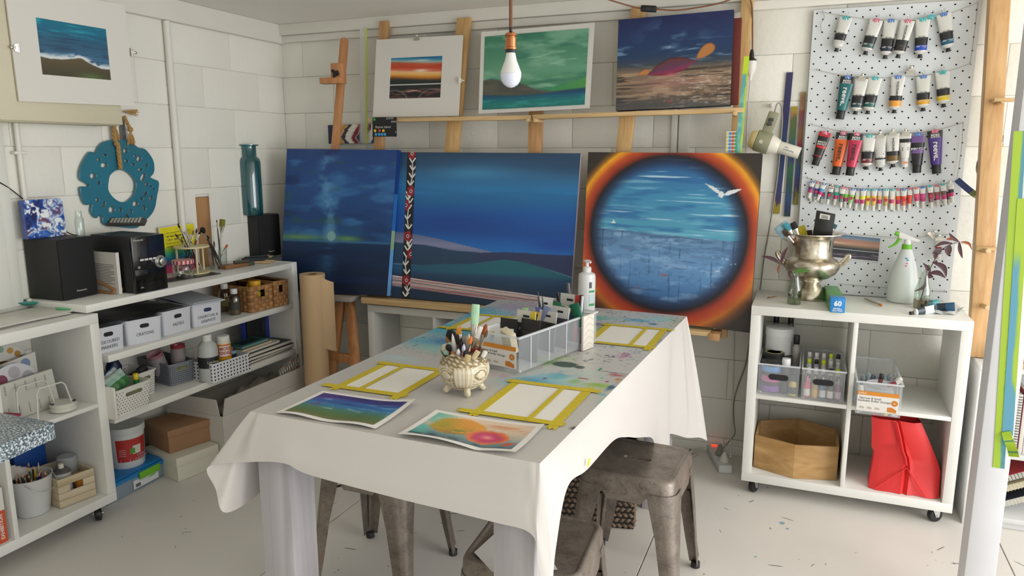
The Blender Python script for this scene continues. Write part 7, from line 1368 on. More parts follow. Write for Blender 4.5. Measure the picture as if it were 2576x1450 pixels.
for i,(x,y,hc_,bc,kd,w_,bl,lab,dy) in enumerate([(1962,565,'#7a6a60','#8fb0bd','wide',.030,.055,'wide brush with pale blue stained bristles',-.03),(1975,563,'#a86a3a','#3f8a98','wide',.012,.035,'flat brush with teal bristles and a wooden handle',-.045),(1994,560,'#a89a80','#1a1b1d','wide',.012,.03,'brush with a black glossy handle end',-.04),(2012,570,'#3a3a24','#a89a1f','wide',.020,.07,'wide brush with yellow and green bristles',-.02),(1985,572,'#8a8f94','#7fb0bf','flat',.013,.035,'brush with light blue bristles',.02),(1972,580,'#5a3a2a','#4a3428','flat',.010,.03,'dark brown brush handle',-.05),(2034,580,'#1b1b1c','#161617','flat',.014,.06,'black flat brush handle',.0),(2103,565,'#c4c2bc','#2f5a5c','flat',.008,.02,'slim brush with a dark teal tip at the right',.02)]):
    q = py(x,y,pU.y+dy);base = pU+Vector(((q.x-pU.x)*.25,dy*.4,105*s));brush(lab+' in the silver urn',base,q,hc_,bc,kd,w_,bl,.035,'brushes in the silver urn',hr=min(.008,w_*.6))
Q = [py(2054,530,3.30),py(2102,540,3.30),py(2088,618,3.315),py(2040,610,3.315)]
T = thing('blade_package','black and yellow Stanley blade package upside down in the silver urn','package',Q[3]);slab_from([Q[0],Q[1],Q[2]-Vector((0,0,.03)),Q[3]-Vector((0,0,.03))],.014).build('package_body',mat('#1c1b1d',.25,n=.1,ns=15),T,w=True,bevel=.002)
fq = lambda u,v,o=.0007:qpt(Q,u,v)+(Q[1]-Q[0]).cross(Q[0]-Q[3]).normalized()*o
def lab4(n,u0,v0,u1,v1,m,o=.0006):b = MB();b.add([fq(u0,v1,o),fq(u1,v1,o),fq(u1,v0,o),fq(u0,v0,o)],[(0,1,2,3)]);return b.build(n,m,T,w=True,smooth=0)
lab4('barcode_label',.22,.06,.74,.25,mat('#d4d2ce',.5))
b = MB()
for k in range(14):u = .31+k*.025;b.add([fq(u,.2,.001),fq(u+.008+.006*(k % 3 == 0),.2,.001),fq(u+.008+.006*(k % 3 == 0),.09,.001),fq(u,.09,.001)],[(0,1,2,3)])
b.build('barcode',mat('#2a2a2a',.6),T,w=True,smooth=0,kind='stuff')
lab4('yellow_band',.18,.84,.82,.91,mat('#d8b01c',.5));M_ = frame(fq(.5,.945,.0012),Q[0]-Q[1],Q[3]-Q[0]);text('STANLEY',.017,M_,mat('#d8b01c',.5),T,bold=.0006);text('FATMAX',.009,frame(fq(.5,.875,.0014),Q[0]-Q[1],Q[3]-Q[0]),mat('#2a2618',.5),T)
for k,v in enumerate((.36,.40,.44,.53,.57,.62,.68,.72)):lab4('text_line',.42+.1*(k % 2),v,.86,v+.012,mat('#77757a',.6))
# bottles with sprigs
LEAFD = mat('#4a2c33',.5,n=.15,ns=30);LEAFG = mat('#4d7a32',.45,n=.15,ns=30);STEM = mat('#4a3528',.7)
def leaf(P,Q,w_,m,parent,bend=.0,nrm=(0,-1,0),name='leaf'):
    P,Q = Vector(P),Vector(Q);d = Q-P;t = d.normalized();n = Vector(nrm);n = (n-t*n.dot(t)).normalized();s_ = t.cross(n);b = MB();K = 8;rows = []
    for i in range(K+1):
        f = i/K;ww = w_*math.sin(PI*min(1,f*.96+.02))**.8*(1-.25*f);c = P+d*f+s_*bend*math.sin(PI*f)*d.length+n*.002*math.sin(PI*f)
        rows.append([c-s_*ww+n*.002*ww/w_,c-n*.0008,c+s_*ww+n*.002*ww/w_])
    b.loft(rows,close=False,cap=(False,False));return b.build(name,m,parent,w=True,solid=.0006,smooth=70)
def milk(label,p,s,sc_=1.0):
    T = thing('milk_bottle',label,'bottle',p);b = MB();pr = [(15,0),(16,2),(16.5,30),(16,40),(11,56),(8.5,66),(8,76),(9.5,79),(9.5,81)]
    b.lathe([(r*s*sc_,z*s*sc_) for r,z in pr],24,cap=(True,False));b.build('bottle_glass',glass('#eaf2ea',.14),T);return T
p1 = py(1997,768,3.20);p1.z = KZ+.001;s = mpp(p1);T = milk('small glass bottle with a leafy sprig in front of the silver urn',p1,s)
b = MB();b.lathe([(15*s,1*s),(15.6*s,3*s),(15.8*s,26*s)],24);b.build('water',glass('#c4d0a4',.2),T)
T = thing('leaf_sprig','sprig with brown and green leaves in the small bottle before the urn','sprig',p1);yy = p1.y
b = MB();b.tube(cat_rom([py(2000,762,yy),py(2001,720,yy),py(1994,688,yy),py(1975,672,yy-.005),py(1963,664,yy-.01)],5),.0014,6);b.build('stem',STEM,T,w=True)
for a,c,w_,m,bd in (((1963,665),(1916,645),.0085,LEAFD,.1),((1965,664),(1982,622),.0085,LEAFD,-.08),((1994,686),(2038,681),.011,LEAFG,-.06),((1985,678),(1990,703),.006,LEAFD,.1),((1960,667),(1957,688),.003,mat('#9a4a24',.5),.1)):leaf(py(*a,yy-.008),py(*c,yy-.012),w_,m,T,bd)
p2 = py(2318,772,3.31);p2.z = KZ+.001;s = mpp(p2);T = milk('small glass bottle with a dark red sprig at the right of the cube shelf',p2,s,1.18)
b = MB();b.lathe([(15*s*1.18,1*s),(15.6*s*1.18,3*s),(15.8*s*1.18,22*s)],24);b.build('water',glass('#cdb488',.2),T)
T = thing('leaf_sprig','tall dark red leafy sprig in the right glass bottle','sprig',p2);yy = p2.y
stem = [(2310,772),(2322,735),(2330,700),(2342,672),(2360,640),(2378,622),(2398,613),(2413,608)]
b = MB();b.tube(cat_rom([py(x,y,yy) for x,y in stem],5),[.0022-.0012*i/36 for i in range(36)],6);b.build('stem',STEM,T,w=True)
for a,c,w_,bd,m in (((2328,696),(2300,733),.007,-.25,0),((2330,698),(2322,662),.010,.2,0),((2333,690),(2348,698),.010,.1,0),((2335,688),(2378,700),.011,-.2,0),((2345,660),(2380,698),.012,-.22,0),((2352,652),(2349,632),.009,.1,0),((2356,655),(2352,664),.006,0,0),((2372,628),(2345,638),.008,.15,0),((2395,613),(2350,622),.008,.15,0),((2390,617),(2386,645),.014,.1,0),((2412,608),(2388,587),.008,-.1,0),((2413,608),(2421,650),.008,.05,0),((2416,609),(2444,628),.0055,-.25,1),((2404,600),(2380,602),.007,0,1),((2330,672),(2340,668),.006,0,2)):
    leaf(py(*a,yy-.004+rnd.uniform(-.006,.004)),py(*c,yy-.006+rnd.uniform(-.01,.006)),w_,[LEAFD,mat('#a0522a',.5),LEAFG][m],T,bd)
T = thing('fallen_petal','curled orange petal fallen on top of the right cube shelf','petal',pz(1942,748,KZ));pp_ = pz(1936,749,KZ+.003);leaf(pp_,pz(1956,746,KZ+.008),.004,mat('#b0642a',.5),T,.15,(0,0,1),'petal');leaf(pp_+Vector((.004,0,.002)),pz(1930,751,KZ+.002),.002,mat('#7a2a1c',.5),T,.1,(0,0,1),'stalk')
# 60 metre wrap box
A,B = pz(2087,786,KZ+.001),pz(2125,789,KZ+.001);M = Mf(A,B) @ Matrix.Rotation(.10,4,'Z');w_ = (B-A).length;h = hgt(A,2086,750);T = thing('cling_wrap_box','long blue and green wrap box marked 60 metres on the right cube shelf','box',M=M)
MB().box((0,0,0),(w_,.002,h)).build('end_panel',mat('#1f80c8',.35),T,bevel=.001);MB().box((.0005,.0025,.0005),(w_-.0005,.30,h-.0005)).build('carton',mat('#4c9a4c',.35,n=.3,ns=25),T,bevel=.001);MB().box((.0003,.0022,h*.55),(w_-.0003,.06,h+.0008)).build('blue_wrap',mat('#2a84c4',.35),T,bevel=.0008)
text('60',h*.48,loc(w_*.5,-.0007,h*.62,0,PI/2),mat('#dde2e6',.5),T,w=False,bold=.0012);text('METRES x',h*.13,loc(w_*.5,-.0007,h*.27,0,PI/2),mat('#dde2e6',.5),T,w=False,bold=.0003);text('33cm WIDE',h*.13,loc(w_*.5,-.0007,h*.13,0,PI/2),mat('#dde2e6',.5),T,w=False,bold=.0003)
# spray bottle
pS = py(2268,760,3.42);pS.z = KZ+.001;s = mpp(pS);T = thing('spray_bottle','frosted spray bottle with a white and lime green trigger head','bottle',pS)
b = MB();b.lathe([(31*s,0),(34*s,3*s),(35*s,20*s),(33.5*s,50*s),(26*s,90*s),(15*s,125*s),(11*s,136*s)],32);b.build('bottle_body',mat('#dfe4e2',.3,alpha=.85),T)
LIME = mat('#6cb424',.35);b = MB();b.lathe([(11*s,132*s),(12*s,133*s),(11.6*s,145*s)],24);b.build('collar',LIME,T)
b = MB();b.cyl((0,0,144*s),(0,0,158*s),9*s,7*s,n=16);b.hexa([(-20*s,-5*s,160*s),(22*s,-5*s,152*s),(22*s,5*s,152*s),(-20*s,5*s,160*s)],[(-20*s,-5*s,176*s),(28*s,-4*s,156*s),(28*s,4*s,156*s),(-20*s,5*s,176*s)]);b.build('spray_head',PWH,T,bevel=.001)
b = MB();b.cyl((-20*s,0,169*s),(-29*s,0,172*s),6*s,5.5*s,n=12);b.build('nozzle',LIME,T,bevel=.0008);b = MB();b.tube(cat_rom([(-17*s,0,161*s),(-22*s,0,150*s),(-32*s,0,140*s),(-42*s,0,136*s)],4),[5*s*(1-.06*i) for i in range(13)],8);b.build('trigger',LIME,T)
b = MB();
for dx,dz,c in ((-1,112,'#2f80c4'),(2,108,'#3a8acc'),(1,100,'#d08aa0'),(-1,94,'#d07a96')):b.paint(c);r_ = 15*s+(125-dz)/35*11*s;b.add([((dx+2.5*math.cos(a))*s,-r_-.0012,(dz+2.2*math.sin(a))*s) for a in [k*PI/4 for k in range(8)]],[tuple(range(8))])
b.build('paint_smudge',vcol(.5),T,smooth=0)
brush('short orange tipped brush lying on top of the right cube shelf',pz(2174,751,KZ+.008),pz(2219,769,KZ+.008),'#a89a84','#d2802c','round',.0055,.018,.02,hr=.005)
# crumpled tubes on a leaflet
T = thing('leaflet','crumpled white leaflet under the squeezed blue tubes at the right end','paper',pz(2370,783,KZ));P = [pz(2300,787,KZ+.002),pz(2345,768,KZ+.002),pz(2425,782,KZ+.002),pz(2400,793,KZ+.002),pz(2345,791,KZ+.002)]
def lf(u,v):a = P[0].lerp(P[1],v).lerp(P[3].lerp(P[2],v),u);return a+Vector((0,0,.016*abs(math.sin(u*9+v*2))*(.3+v*.6)))
b = MB();b.grid(lf,16,6);b.build('sheet',mat('#cfd3d3',.6),T,w=True,smooth=20,solid=-.0005)
for i,(x,y,h1,h2,lab,L,rz) in enumerate(((2350,778,'#c9cfd0','#2a3a40','squeezed white and black paint tube on the leaflet',.10,.5),(2364,764,'#2a8a90','#1f5a62','crumpled teal paint tube behind the leaflet',.07,.2),(2402,772,'#1f4a68','#16202c','crumpled dark blue paint tube at the right end of the shelf',.08,-.2))):
    p = pz(x,y,KZ+.020+.004*i);ptube(lab,Matrix.Translation(p) @ Matrix.Rotation(rz,4,'Z') @ Matrix.Rotation(PI/2-.15,4,'Y') ,L,.035,[(.5,h1),(.9,h2),(1,h1)],'#1f2022',group='squeezed tubes on the right cube shelf')
# ================================================================ inside the right cube shelf
ZS = .436+.017+.001;ZB = .064+.038+.001
M1 = Mf(Vector((-.156,3.112,ZS)),Vector((.0,3.112,ZS)));clear_bin('clear bin with tubs and bottles at the left of the upper cube',M1,.158,.33,.135,hole=True)
M2 = Mf(Vector((.014,3.108,ZS)),Vector((.17,3.108,ZS)));clear_bin('clear bin packed with small ink bottles in the upper left cube',M2,.16,.33,.135,hole=True)
M3 = Mf(Vector((.212,3.00,ZS)),Vector((.36,3.00,ZS)));clear_bin('clear bin with an orange label sticking out of the upper right cube',M3,.155,.38,.135,anko=True)
def bot(label,M,x,y,prof,body,capc,cz,cr,name='ink_bottle',lab=None,z=.007,group='bottles in the clear bins',alpha=1,n=14,nozzle=False):
    T = thing(name,label,'bottle',M=M @ loc(x,y,z),group=group);b = MB();b.lathe(prof,n);b.build('bottle_body',mat(body,.3,alpha=alpha),T);H_ = prof[-1][1]
    b = MB();b.cyl((0,0,H_),(0,0,H_+cz),cr,cr*(.35 if nozzle else .92),n=12);b.build('cap',mat(capc,.4),T,bevel=.0007)
    if lab:r = max(p[0] for p in prof)+.0004;b = MB();b.lathe([(r,prof[1][1]+.006),(r,prof[1][1]+.035)],n,cap=(False,False));b.build('label',mat(lab,.5),T)
    return T
for k,(c,rim_) in enumerate((('#8050a8','#2a2a2c'),('#c85a98','#2a2a2c'),('#4a90d0','#1f2022'))):
    T = thing('craft_tub','%s craft tub with a black lid stacked in the left clear bin' % ['purple','pink','blue'][k],'tub',M=M1 @ loc(.05,.065,.007+k*.042),group='craft tubs stacked in the left clear bin');b = MB();b.cyl((0,0,0),(0,0,.026),.043,n=24);b.build('tub_body',mat(c,.35),T,bevel=.002);b = MB();b.cyl((0,0,.0262),(0,0,.041),.045,n=24);b.build('lid',mat(rim_,.4),T,bevel=.002)
T = thing('craft_tub','craft tub with an olive ringed lid at the back of the left clear bin','tub',M=M1 @ loc(.05,.172,.007),group='craft tubs stacked in the left clear bin');b = MB();b.cyl((0,0,0),(0,0,.12),.043,n=24);b.build('tub_body',mat('#3c3e42',.4),T);b = MB();b.lathe([(.044,.1202),(.044,.135),(.036,.137)],24);b.build('lid',mat('#2c2e2e',.4),T)
b = MB();b.lathe([(.038,.1372),(.038,.139),(.030,.139),(.030,.1372)],24);b.build('lid_ring',mat('#8a8a5a',.5),T)
T = thing('white_tub','large white screw top tub in the upper left cube','tub',M=M1 @ loc(.066,.255,.12));b = MB();b.lathe([(.054,0),(.058,.004),(.058,.085)],32);b.build('tub_body',mat('#d6d6d4',.35),T);b = MB();b.lathe([(.060,.0852),(.060,.118),(.056,.121)],32);b.build('lid',mat('#dcdcda',.35),T)
b = MB()
for k in range(9):z = .01+k*.006;a = -.55;r = .0586;b.add([(r*math.cos(a),r*math.sin(a),z),(r*math.cos(a+.18),r*math.sin(a+.18),z),(r*math.cos(a+.18),r*math.sin(a+.18),z+.003),(r*math.cos(a),r*math.sin(a),z+.003)],[(0,1,2,3)])
b.build('barcode',mat('#3a3a3a',.6),T,kind='stuff',smooth=0)
T = thing('white_stand_box','grey box under the white tub in the left clear bin','box',M=M1 @ loc(.008,.217,.007));MB().box((.002,0,0),(.118,.10,.112)).build('box_body',mat('#4a4c50',.6),T,bevel=.002)
bot('black capped bottle with a blue label behind the white tub',M1,.138,.24,[(.016,0),(.018,.003),(.018,.15),(.010,.165)],'#a8a49a','#1b1c1e',.04,.013,lab='#2f3f98',n=18)
for i,x in enumerate((.045,.095)):bot('tall bottle with a black cap at the back %s of the left clear bin' % ['left','right'][i],M1,x+.012*i,.346,[(.015,0),(.016,.003),(.016,.225),(.012,.24)],'#55585c','#17181a',.035,.013,z=-.0)
bot('dark bottle with a white flip cap in the left clear bin',M1,.105,.045,[(.019,0),(.020,.003),(.020,.115)],'#2c3038','#dadada',.032,.018)
bot('small yellow ink bottle with a black cap in the left clear bin',M1,.136,.02,[(.015,0),(.016,.002),(.016,.05),(.010,.06)],'#b8a858','#1d1e20',.022,.011,lab='#3a3a3c')
bot('squat black capped bottle behind the yellow ink bottle',M1,.136,.06,[(.015,0),(.016,.002),(.016,.08)],'#2f3236','#1a1b1d',.025,.0135)
for i,(x,c,lb,cc) in enumerate(((.021,'#c04a68','#d4d2d0','#c86a7a'),(.05,'#a8925a','#c9a05a','#b0a878'),(.080,'#3f5f88','#d0d2d4','#c9ccd0'),(.109,'#5a463c','#d4d3d0','#8a8e94'),(.138,'#7a4a78','#b8a8b4','#9a8f9c'))):
    bot('%s ink bottle in the front row of the packed clear bin' % ['pink','amber','blue','brown','violet'][i],M2,x,.022,[(.012,0),(.0128,.002),(.0128,.058),(.007,.066)],c,cc,.024,.006,lab=lb,nozzle=True)
k = 0
for r in range(4):
    for c in range(5):
        x = .024+c*.028;y = .058+r*.032+(.012 if r > 1 else 0);capy = ['#1c1d1f','#d8d8d6','#c9dc2a','#d4d4d2'][(r+(c % 2)*2+(1 if c > 2 and r else 0)) % 4] if r else '#1c1d1f'
        bot('%s capped small bottle in row %s, %s from the left in the packed bin' % ({'#1c1d1f':'black','#d8d8d6':'white','#c9dc2a':'lime','#d4d4d2':'pale'}[capy],['two','three','four','five'][r],['first','second','third','fourth','fifth'][c]),M2,x,y,[(.0105,0),(.011,.002),(.011,.062+.022*r),(.007,.070+.022*r)],['#b4b4b0','#c9c9c4','#bcc4c4','#a8a0b0','#c4bcae'][(c+r) % 5],capy,.018,.0085,n=10)
T = thing('round_dish','shallow clear round dish in the orange labelled bin','dish',M=M3 @ loc(.088,.085,.098));b = MB();b.lathe([(.040,0),(.052,.010),(.053,.011),(.040,.0015)],28,cap=(True,True));b.build('dish_body',mat('#d6dade',.25,alpha=.6),T)
T2 = thing('dish_support','folded white paper stack under the round dish in the labelled bin','paper',M=M3 @ loc(.03,.04,.007));MB().box((0,0,0),(.10,.09,.088)).build('stack',mat('#c9ccd0',.5,alpha=.5),T2,bevel=.002)
for i,(x,y,ry,c,lb,lab) in enumerate(((.083,.075,.15,'#6a3630','#b0a8a0','upright maroon ink vial with a black cap in the dish'),(.118,.06,1.1,'#8a2f4a','#d2d0cc','tipped red vial with a white cap in the dish'),(.125,.085,1.0,'#a89a98','#dedcd8','tipped pale vial with a white cap in the dish'))):
    T = thing('ink_vial',lab,'bottle',M=M3 @ loc(x,y,.1125 if i else .108,.3,0,ry if i else .1),group='vials in the round dish');b = MB();b.lathe([(.008,-.010 if i else 0),(.0085,-.008 if i else .002),(.0085,.022)],12);b.build('bottle_body',mat(c,.3),T);b = MB();b.cyl((0,0,.0222),(0,0,.042),.0085,n=12);b.build('cap',mat('#17181a' if not i else '#dcdad4',.4),T,bevel=.0008)
for i,(x,y) in enumerate(((.03,.06),(.028,.025),(.105,.012),(.128,.012))):bot('white capped little bottle near the front of the labelled bin, %s' % ['at the left back','at the left front','in the middle','at the right'][i],M3,x-.012 if i < 2 else x,y,[(.009,0),(.0095,.002),(.0095,.075 if i < 2 else .055)],['#c4c0b4','#bfc0b8','#c9bd88','#a8bcb8'][i],'#d8d4c8',.018,.009,n=12)
for i in range(7):
    T = thing('frosted_tube','frosted tube lying at the back of the labelled bin, %s from the left' % ['first','second','third','fourth','fifth','sixth','seventh'][i],'paint tube',M=M3 @ loc(.03+.017*i,.20+.012*(i % 3),.06+.008*(i % 2),.3*(i-3)*.4,.5,.2),group='frosted tubes at the back of the labelled bin');b = MB();b.lathe([(.009,0),(.010,.05),(.004,.06)],10);b.build('tube_body',mat(['#8a949c','#9aa4aa','#7f8a94','#a8a4ac'][i % 4],.35,alpha=.8),T)
# hexagonal wooden box
HXW = wood('#c09a66','#a07844',0,5,.5);P = [(-.157,3.172),(.005,3.112),(.176,3.16),(.178,3.38),(.01,3.455),(-.155,3.36)];T = thing('hexagon_box','open six sided wooden box in the lower left cube','box',(0,3.28,ZB));hh = .148;cxy = Vector((.01,3.28,0))
for i in range(6):
    a,c = Vector((*P[i],0)),Vector((*P[(i+1) % 6],0));ai,ci = a.lerp(cxy,.06),c.lerp(cxy,.06);b = MB();z0,z1 = ZB,ZB+hh;b.hexa([a+Vector((0,0,z0)),c+Vector((0,0,z0)),ci+Vector((0,0,z0)),ai+Vector((0,0,z0))],[a+Vector((0,0,z1)),c+Vector((0,0,z1)),ci+Vector((0,0,z1)),ai+Vector((0,0,z1))]);b.build('side_board',HXW,T,w=True,bevel=.001)
b = MB();b.prism([tuple(Vector((*p,0)).lerp(cxy,.07).xy) for p in P],ZB+.001,ZB+.004);b.build('base_board',mat('#b8aca0',.7),T,w=True)
# red bag
RED = mat('#dc3232',.5,n=.04,ns=12);T = thing('red_bag','bright red fabric carry bag standing in the lower right cube','bag',(.40,3.2,ZB));X0,X1 = .282,.535
def bagring(z,f):
    x0 = X0+.012*math.sin(f*3)+ (0 if f < .7 else -.0)+(.0 if f > .5 else .012);x1 = X1+.012-(.085*max(0,f-.35)**1.1/.65**1.1);d = .13*(1-.35*f);y0 = 3.118+.03*f+.012*math.sin(f*5);pts = []
    for (x,y) in ((x0,y0+.02),(x0+.03,y0+.004),(x0+.09,y0+.006),((x0+x1)/2-.012,y0-.004*f),((x0+x1)/2,y0+.014+.02*(1-f)*0),((x0+x1)/2+.012,y0-.003*f),(x1-.09,y0+.010),(x1-.03,y0),(x1,y0+.018),(x1-.004,y0+d),((x0+x1)/2,y0+d+.012),(x0+.004,y0+d)):pts.append((x,y,z))
    return pts
K = 14;b = MB();b.loft([bagring(ZB+.001+.296*i/K,i/K) for i in range(K+1)],cap=(True,False));b.build('bag_body',RED,T,w=True,smooth=45)
b = MB();xs_ = [(bagring(ZB+.296*i/10,i/10)) for i in range(4,11)];b.tube([((r[3][0]+r[5][0])/2,min(r[3][1],r[5][1])-.0012,r[0][2]) for r in xs_],.0035,6);b.build('seam',RED,T,w=True)
b = MB();q = [Vector(bagring(ZB+.296*.36,.36)[4])-Vector((0,.014,0)),Vector((X0+.035,3.112,ZB+.012)),Vector((X1-.035,3.112,ZB+.004))];b.tube([q[1],q[0],q[2]],.0028,6);b.build('bottom_fold',RED,T,w=True)
# ================================================================ hanging things right of the paintings
T = thing('hair_dryer','cream and olive hair dryer hanging upside down on the back wall','hair dryer',py(1930,340,3.43));yd = 3.43;OL = mat('#8c8c70',.45);CRM = mat('#d8d4c6',.4);s = mpp(py(1930,340,yd))
ax = (py(2000,380,yd)-py(1895,348,yd)).normalized();c0 = py(1920,358,yd)
def dsec(a,r0,r1,m,nm,bevel=.002):b = MB();b.cyl(c0+ax*a[0]*s,c0+ax*a[1]*s,r0*s,r1*s,n=28);return b.build(nm,m,T,w=True,bevel=bevel)
dsec((-34,-18),19,26,mat('#d3c38c',.5),'rear_cap',.004);dsec((-17.5,16),27,27,OL,'motor_housing');dsec((16.5,40),26,17,CRM,'front_cone');dsec((40,92),15.5,14.5,CRM,'barrel');dsec((92,93),12,12,mat('#3a3a38',.6),'outlet')
h0,h1 = py(1928,335,yd),py(1948,282,yd);b = MB();bar(b,h0,h1,24*s,26*s);b.build('handle',OL,T,w=True,bevel=.006)
for t in (.42,.62):p = h0.lerp(h1,t);b = MB();b.cbox((p.x,p.y-15*s,p.z),(12*s,6*s,8*s));b.build('switch',mat('#3a3c3a',.4),T,w=True,bevel=.001)
text('Remington',6*s,frame(c0+ax*64*s+Vector((0,-15.4*s,-2*s)),-ax,(0,0,-1)),mat('#4a5a86',.5),T);text('1500',5*s,frame(c0+ax*60*s+Vector((0,-15.0*s,5*s)),-ax,(0,0,-1)),mat('#4a5a86',.5),T);b = MB();b.cyl(c0+ax*-4*s+Vector((0,-26.4*s,0)),c0+ax*-4*s+Vector((0,-27.6*s,0)),5*s,n=12);b.build('badge',mat('#c9c6b4',.3,.6),T,w=True)
b = MB();b.tube(cat_rom([h1+Vector((0,0,-.005)),py(1955,262,yd),py(1964,263,yd+.03),py(1968,290,3.50),py(1966,330,3.51),py(1955,450,3.515),py(1938,560,3.50),py(1922,650,3.505),py(1913,725,3.51),py(1898,800,3.515),py(1884,870,3.515),py(1875,920,3.515),py(1848,1000,3.50),py(1846,1060,3.48),py(1849,1090,3.45),py(1835,1110,3.38),py(1820,1128,3.37),pz(1818,1140,.10)],6),.0032,8);tag(b.build('dryer_cord',mat('#8f8d80',.5)),'grey olive cord from the hair dryer down to the power board','cord')
T = thing('cup_hook','white plastic hook on the back wall above the hair dryer','hook',py(1941,266,3.52));b = MB();p = py(1941,266,3.52);b.cyl(p+Vector((0,.008,0)),p+Vector((0,-.012,0)),.008,n=14);b.ball(p+Vector((0,-.014,0)),.010,12,8);b.build('hook_knob',mat('#d8d6ce',.3),T,w=True)
def strip(label,pts,w_,fn,Y=3.522,name='paint_strip'):
    C_ = [py(x,y,Y) for x,y in pts];T = thing(name,label,'tape',C_[-1],group='used tape strips with paint on the back wall');n = len(C_)
    for i in range(n-1):pass
    a,c = C_[0],C_[-1];Q = [a-Vector((w_/2,0,0)),a+Vector((w_/2,0,0)),c+Vector((w_/2,0,0)),c-Vector((w_/2,0,0))];slab_from(Q,.0008).build('tape',mat('#4a5a8a',.6),T,w=True);picture('painted_face',T,Q,8,120,fn,r=.5);return T
def smix(P,seed):
    def f(u,v):k = fbm(u*1.2,v*7,seed,4);return ramp(np.clip(v+.22*(k-.5),0,1),P)*.68
    return f
strip('long violet blue paint strip left of the pegboard, leftmost of the three',[(1987,182),(1953,538)],.027,smix([(0,'#4a4478'),(.12,'#3a3a74'),(.3,'#2f3070'),(.5,'#2a4480'),(.62,'#1f3f78'),(.75,'#3a4a8a'),(.85,'#4a3c78'),(.93,'#5a4a70'),(.94,'#cdb42c'),(1,'#d0b82a')],270))
strip('green and blue paint strip left of the pegboard, middle of the three',[(1999,268),(1980,545)],.026,smix([(0,'#d0b02c'),(.04,'#c08a5a'),(.08,'#6f7a3c'),(.25,'#5a7a48'),(.35,'#2f6a96'),(.5,'#3a4a86'),(.55,'#2f7a56'),(.7,'#1f5a4c'),(.8,'#2a5a94'),(.93,'#2c3a6e'),(1,'#2f6a3c')],273),Y=3.5215)
strip('red to blue paint strip beside the pegboard, rightmost of the three',[(2021,232),(2001,515)],.022,smix([(0,'#d8bc2a'),(.07,'#c09a70'),(.15,'#a84a38'),(.28,'#9a5a74'),(.38,'#a87a3a'),(.45,'#b82a52'),(.5,'#2f3a70'),(.6,'#3c5a48'),(.72,'#2a4f96'),(.85,'#2c2c62'),(.92,'#8a8a2a'),(1,'#a89a28')],276),Y=3.5225)
# tape on the rightmost rack post, sticker sheet
Q = [py(1872,142,3.36),py(1885,142,3.36),py(1866,388,3.352),py(1848,388,3.352)]
T = thing('tape_strip','lime green tape strip with blue paint down the right rack post','tape',Q[3]);slab_from(Q,.0008).build('tape',mat('#a8c82c',.6),T,w=True)
def f_lime(u,v):c = ramp(v,[(0,'#b4cf2c'),(.14,'#b0cc2c'),(.18,'#a8c440'),(1,'#a2c050')]);c = lay(c,'#4f94b0',ss(.6,.35,np.abs(u-.25)+.3*(fbm(u*2,v*14,280)-.5)*1.5)*ss(.16,.2,v)*.85);c = lay(c,'#8fc0a0',ss(.5,.7,fbm(u*3,v*20,282))*ss(.3,.4,v)*.6);return c
picture('painted_face',T,Q,14,110,f_lime)
Q = [py(1827,331,3.345),py(1852,330,3.345),py(1850,388,3.345),py(1825,388,3.345)]
T = thing('sticker_sheet','sheet of yellow, blue and red dot stickers on the right rack post','stickers',Q[3]);slab_from(Q,.0006).build('sheet',mat('#d6d4cc',.5),T,w=True)
for i,h in enumerate(('#dcc82c','#3f94d0','#d0503c','#3fa06a')):
    for r in range(6):
        c = qpt(Q,.12+i*.29,.10+r*.155);b = MB();b.cyl(c+Vector((0,-.0002,0)),c+Vector((0,-.0010,0)),.0062 if i else .0045,n=12);b.build('dot_sticker',mat(h,.5),T,w=True)
# pendant light, cords, switch and plug
pL = py(1285,150,0);dist = .98;pL = Vector(EYE+ray(1285,150)*(1.0/ray(1285,150)[1]*1.30));s = mpp(pL);T = thing('pendant_light','white LED bulb hanging from a copper socket on a brown cord','lamp',pL);COP = mat('#b0714c',.25,1)
zc = lambda y:pL.z+(150-y)*s*1.0
b = MB();b.tube([(pL.x,pL.y,ZC-.001),(pL.x,pL.y,zc(73))],.0035,8);b.build('cord',mat('#6d4530',.7,n=.15,ns=200),T,w=True)
Ml = Matrix.Translation(pL);b = MB().at(Ml);b.lathe([(2.5*s,81*s),(4*s,79*s),(4.2*s,68*s),(3.5*s,66*s)],16);b.build('strain_relief',BLACK,T,w=True)
b = MB().at(Ml);b.lathe([(5*s,68*s),(9*s,65*s),(14*s,62*s),(14.5*s,57*s),(12.5*s,55*s),(12.5*s,53*s),(14*s,52*s),(14*s,30*s),(15.5*s,29*s),(15.5*s,24*s),(12*s,22*s)],28);b.build('socket',COP,T,w=True)
b = MB().at(Ml);b.lathe([(14*s,24*s),(14*s,17*s),(12*s,16*s)],24);b.build('socket_base',BLACK,T,w=True)
b = MB().at(Ml);b.lathe([(11*s,19*s),(12*s,12*s),(15*s,-2*s),(21*s,-17*s),(26*s,-30*s),(27*s,-34.5*s)],32,cap=(True,False));b.build('bulb_housing',mat('#d9d9d6',.3),T,w=True)
b = MB().at(Ml);b.lathe([(26.6*s,-34.6*s),(26.4*s,-41*s),(24*s,-52*s),(18*s,-61*s),(9*s,-67*s),(.1*s,-69*s)],32,cap=(False,False));b.build('bulb_dome',mat('#d2d6e6',.18),T,w=True)
sw = py(1632,22,3.30);b = MB();b.tube(cat_rom([py(1515,-6,3.2),py(1560,8,3.25),py(1600,19,3.29),sw+Vector((-.03,0,.004))],6),.0033,8);tag(b.build('fabric_cord',mat('#7a4e34',.7,n=.15,ns=200)),'brown fabric cord running up left from the black inline switch','cord')
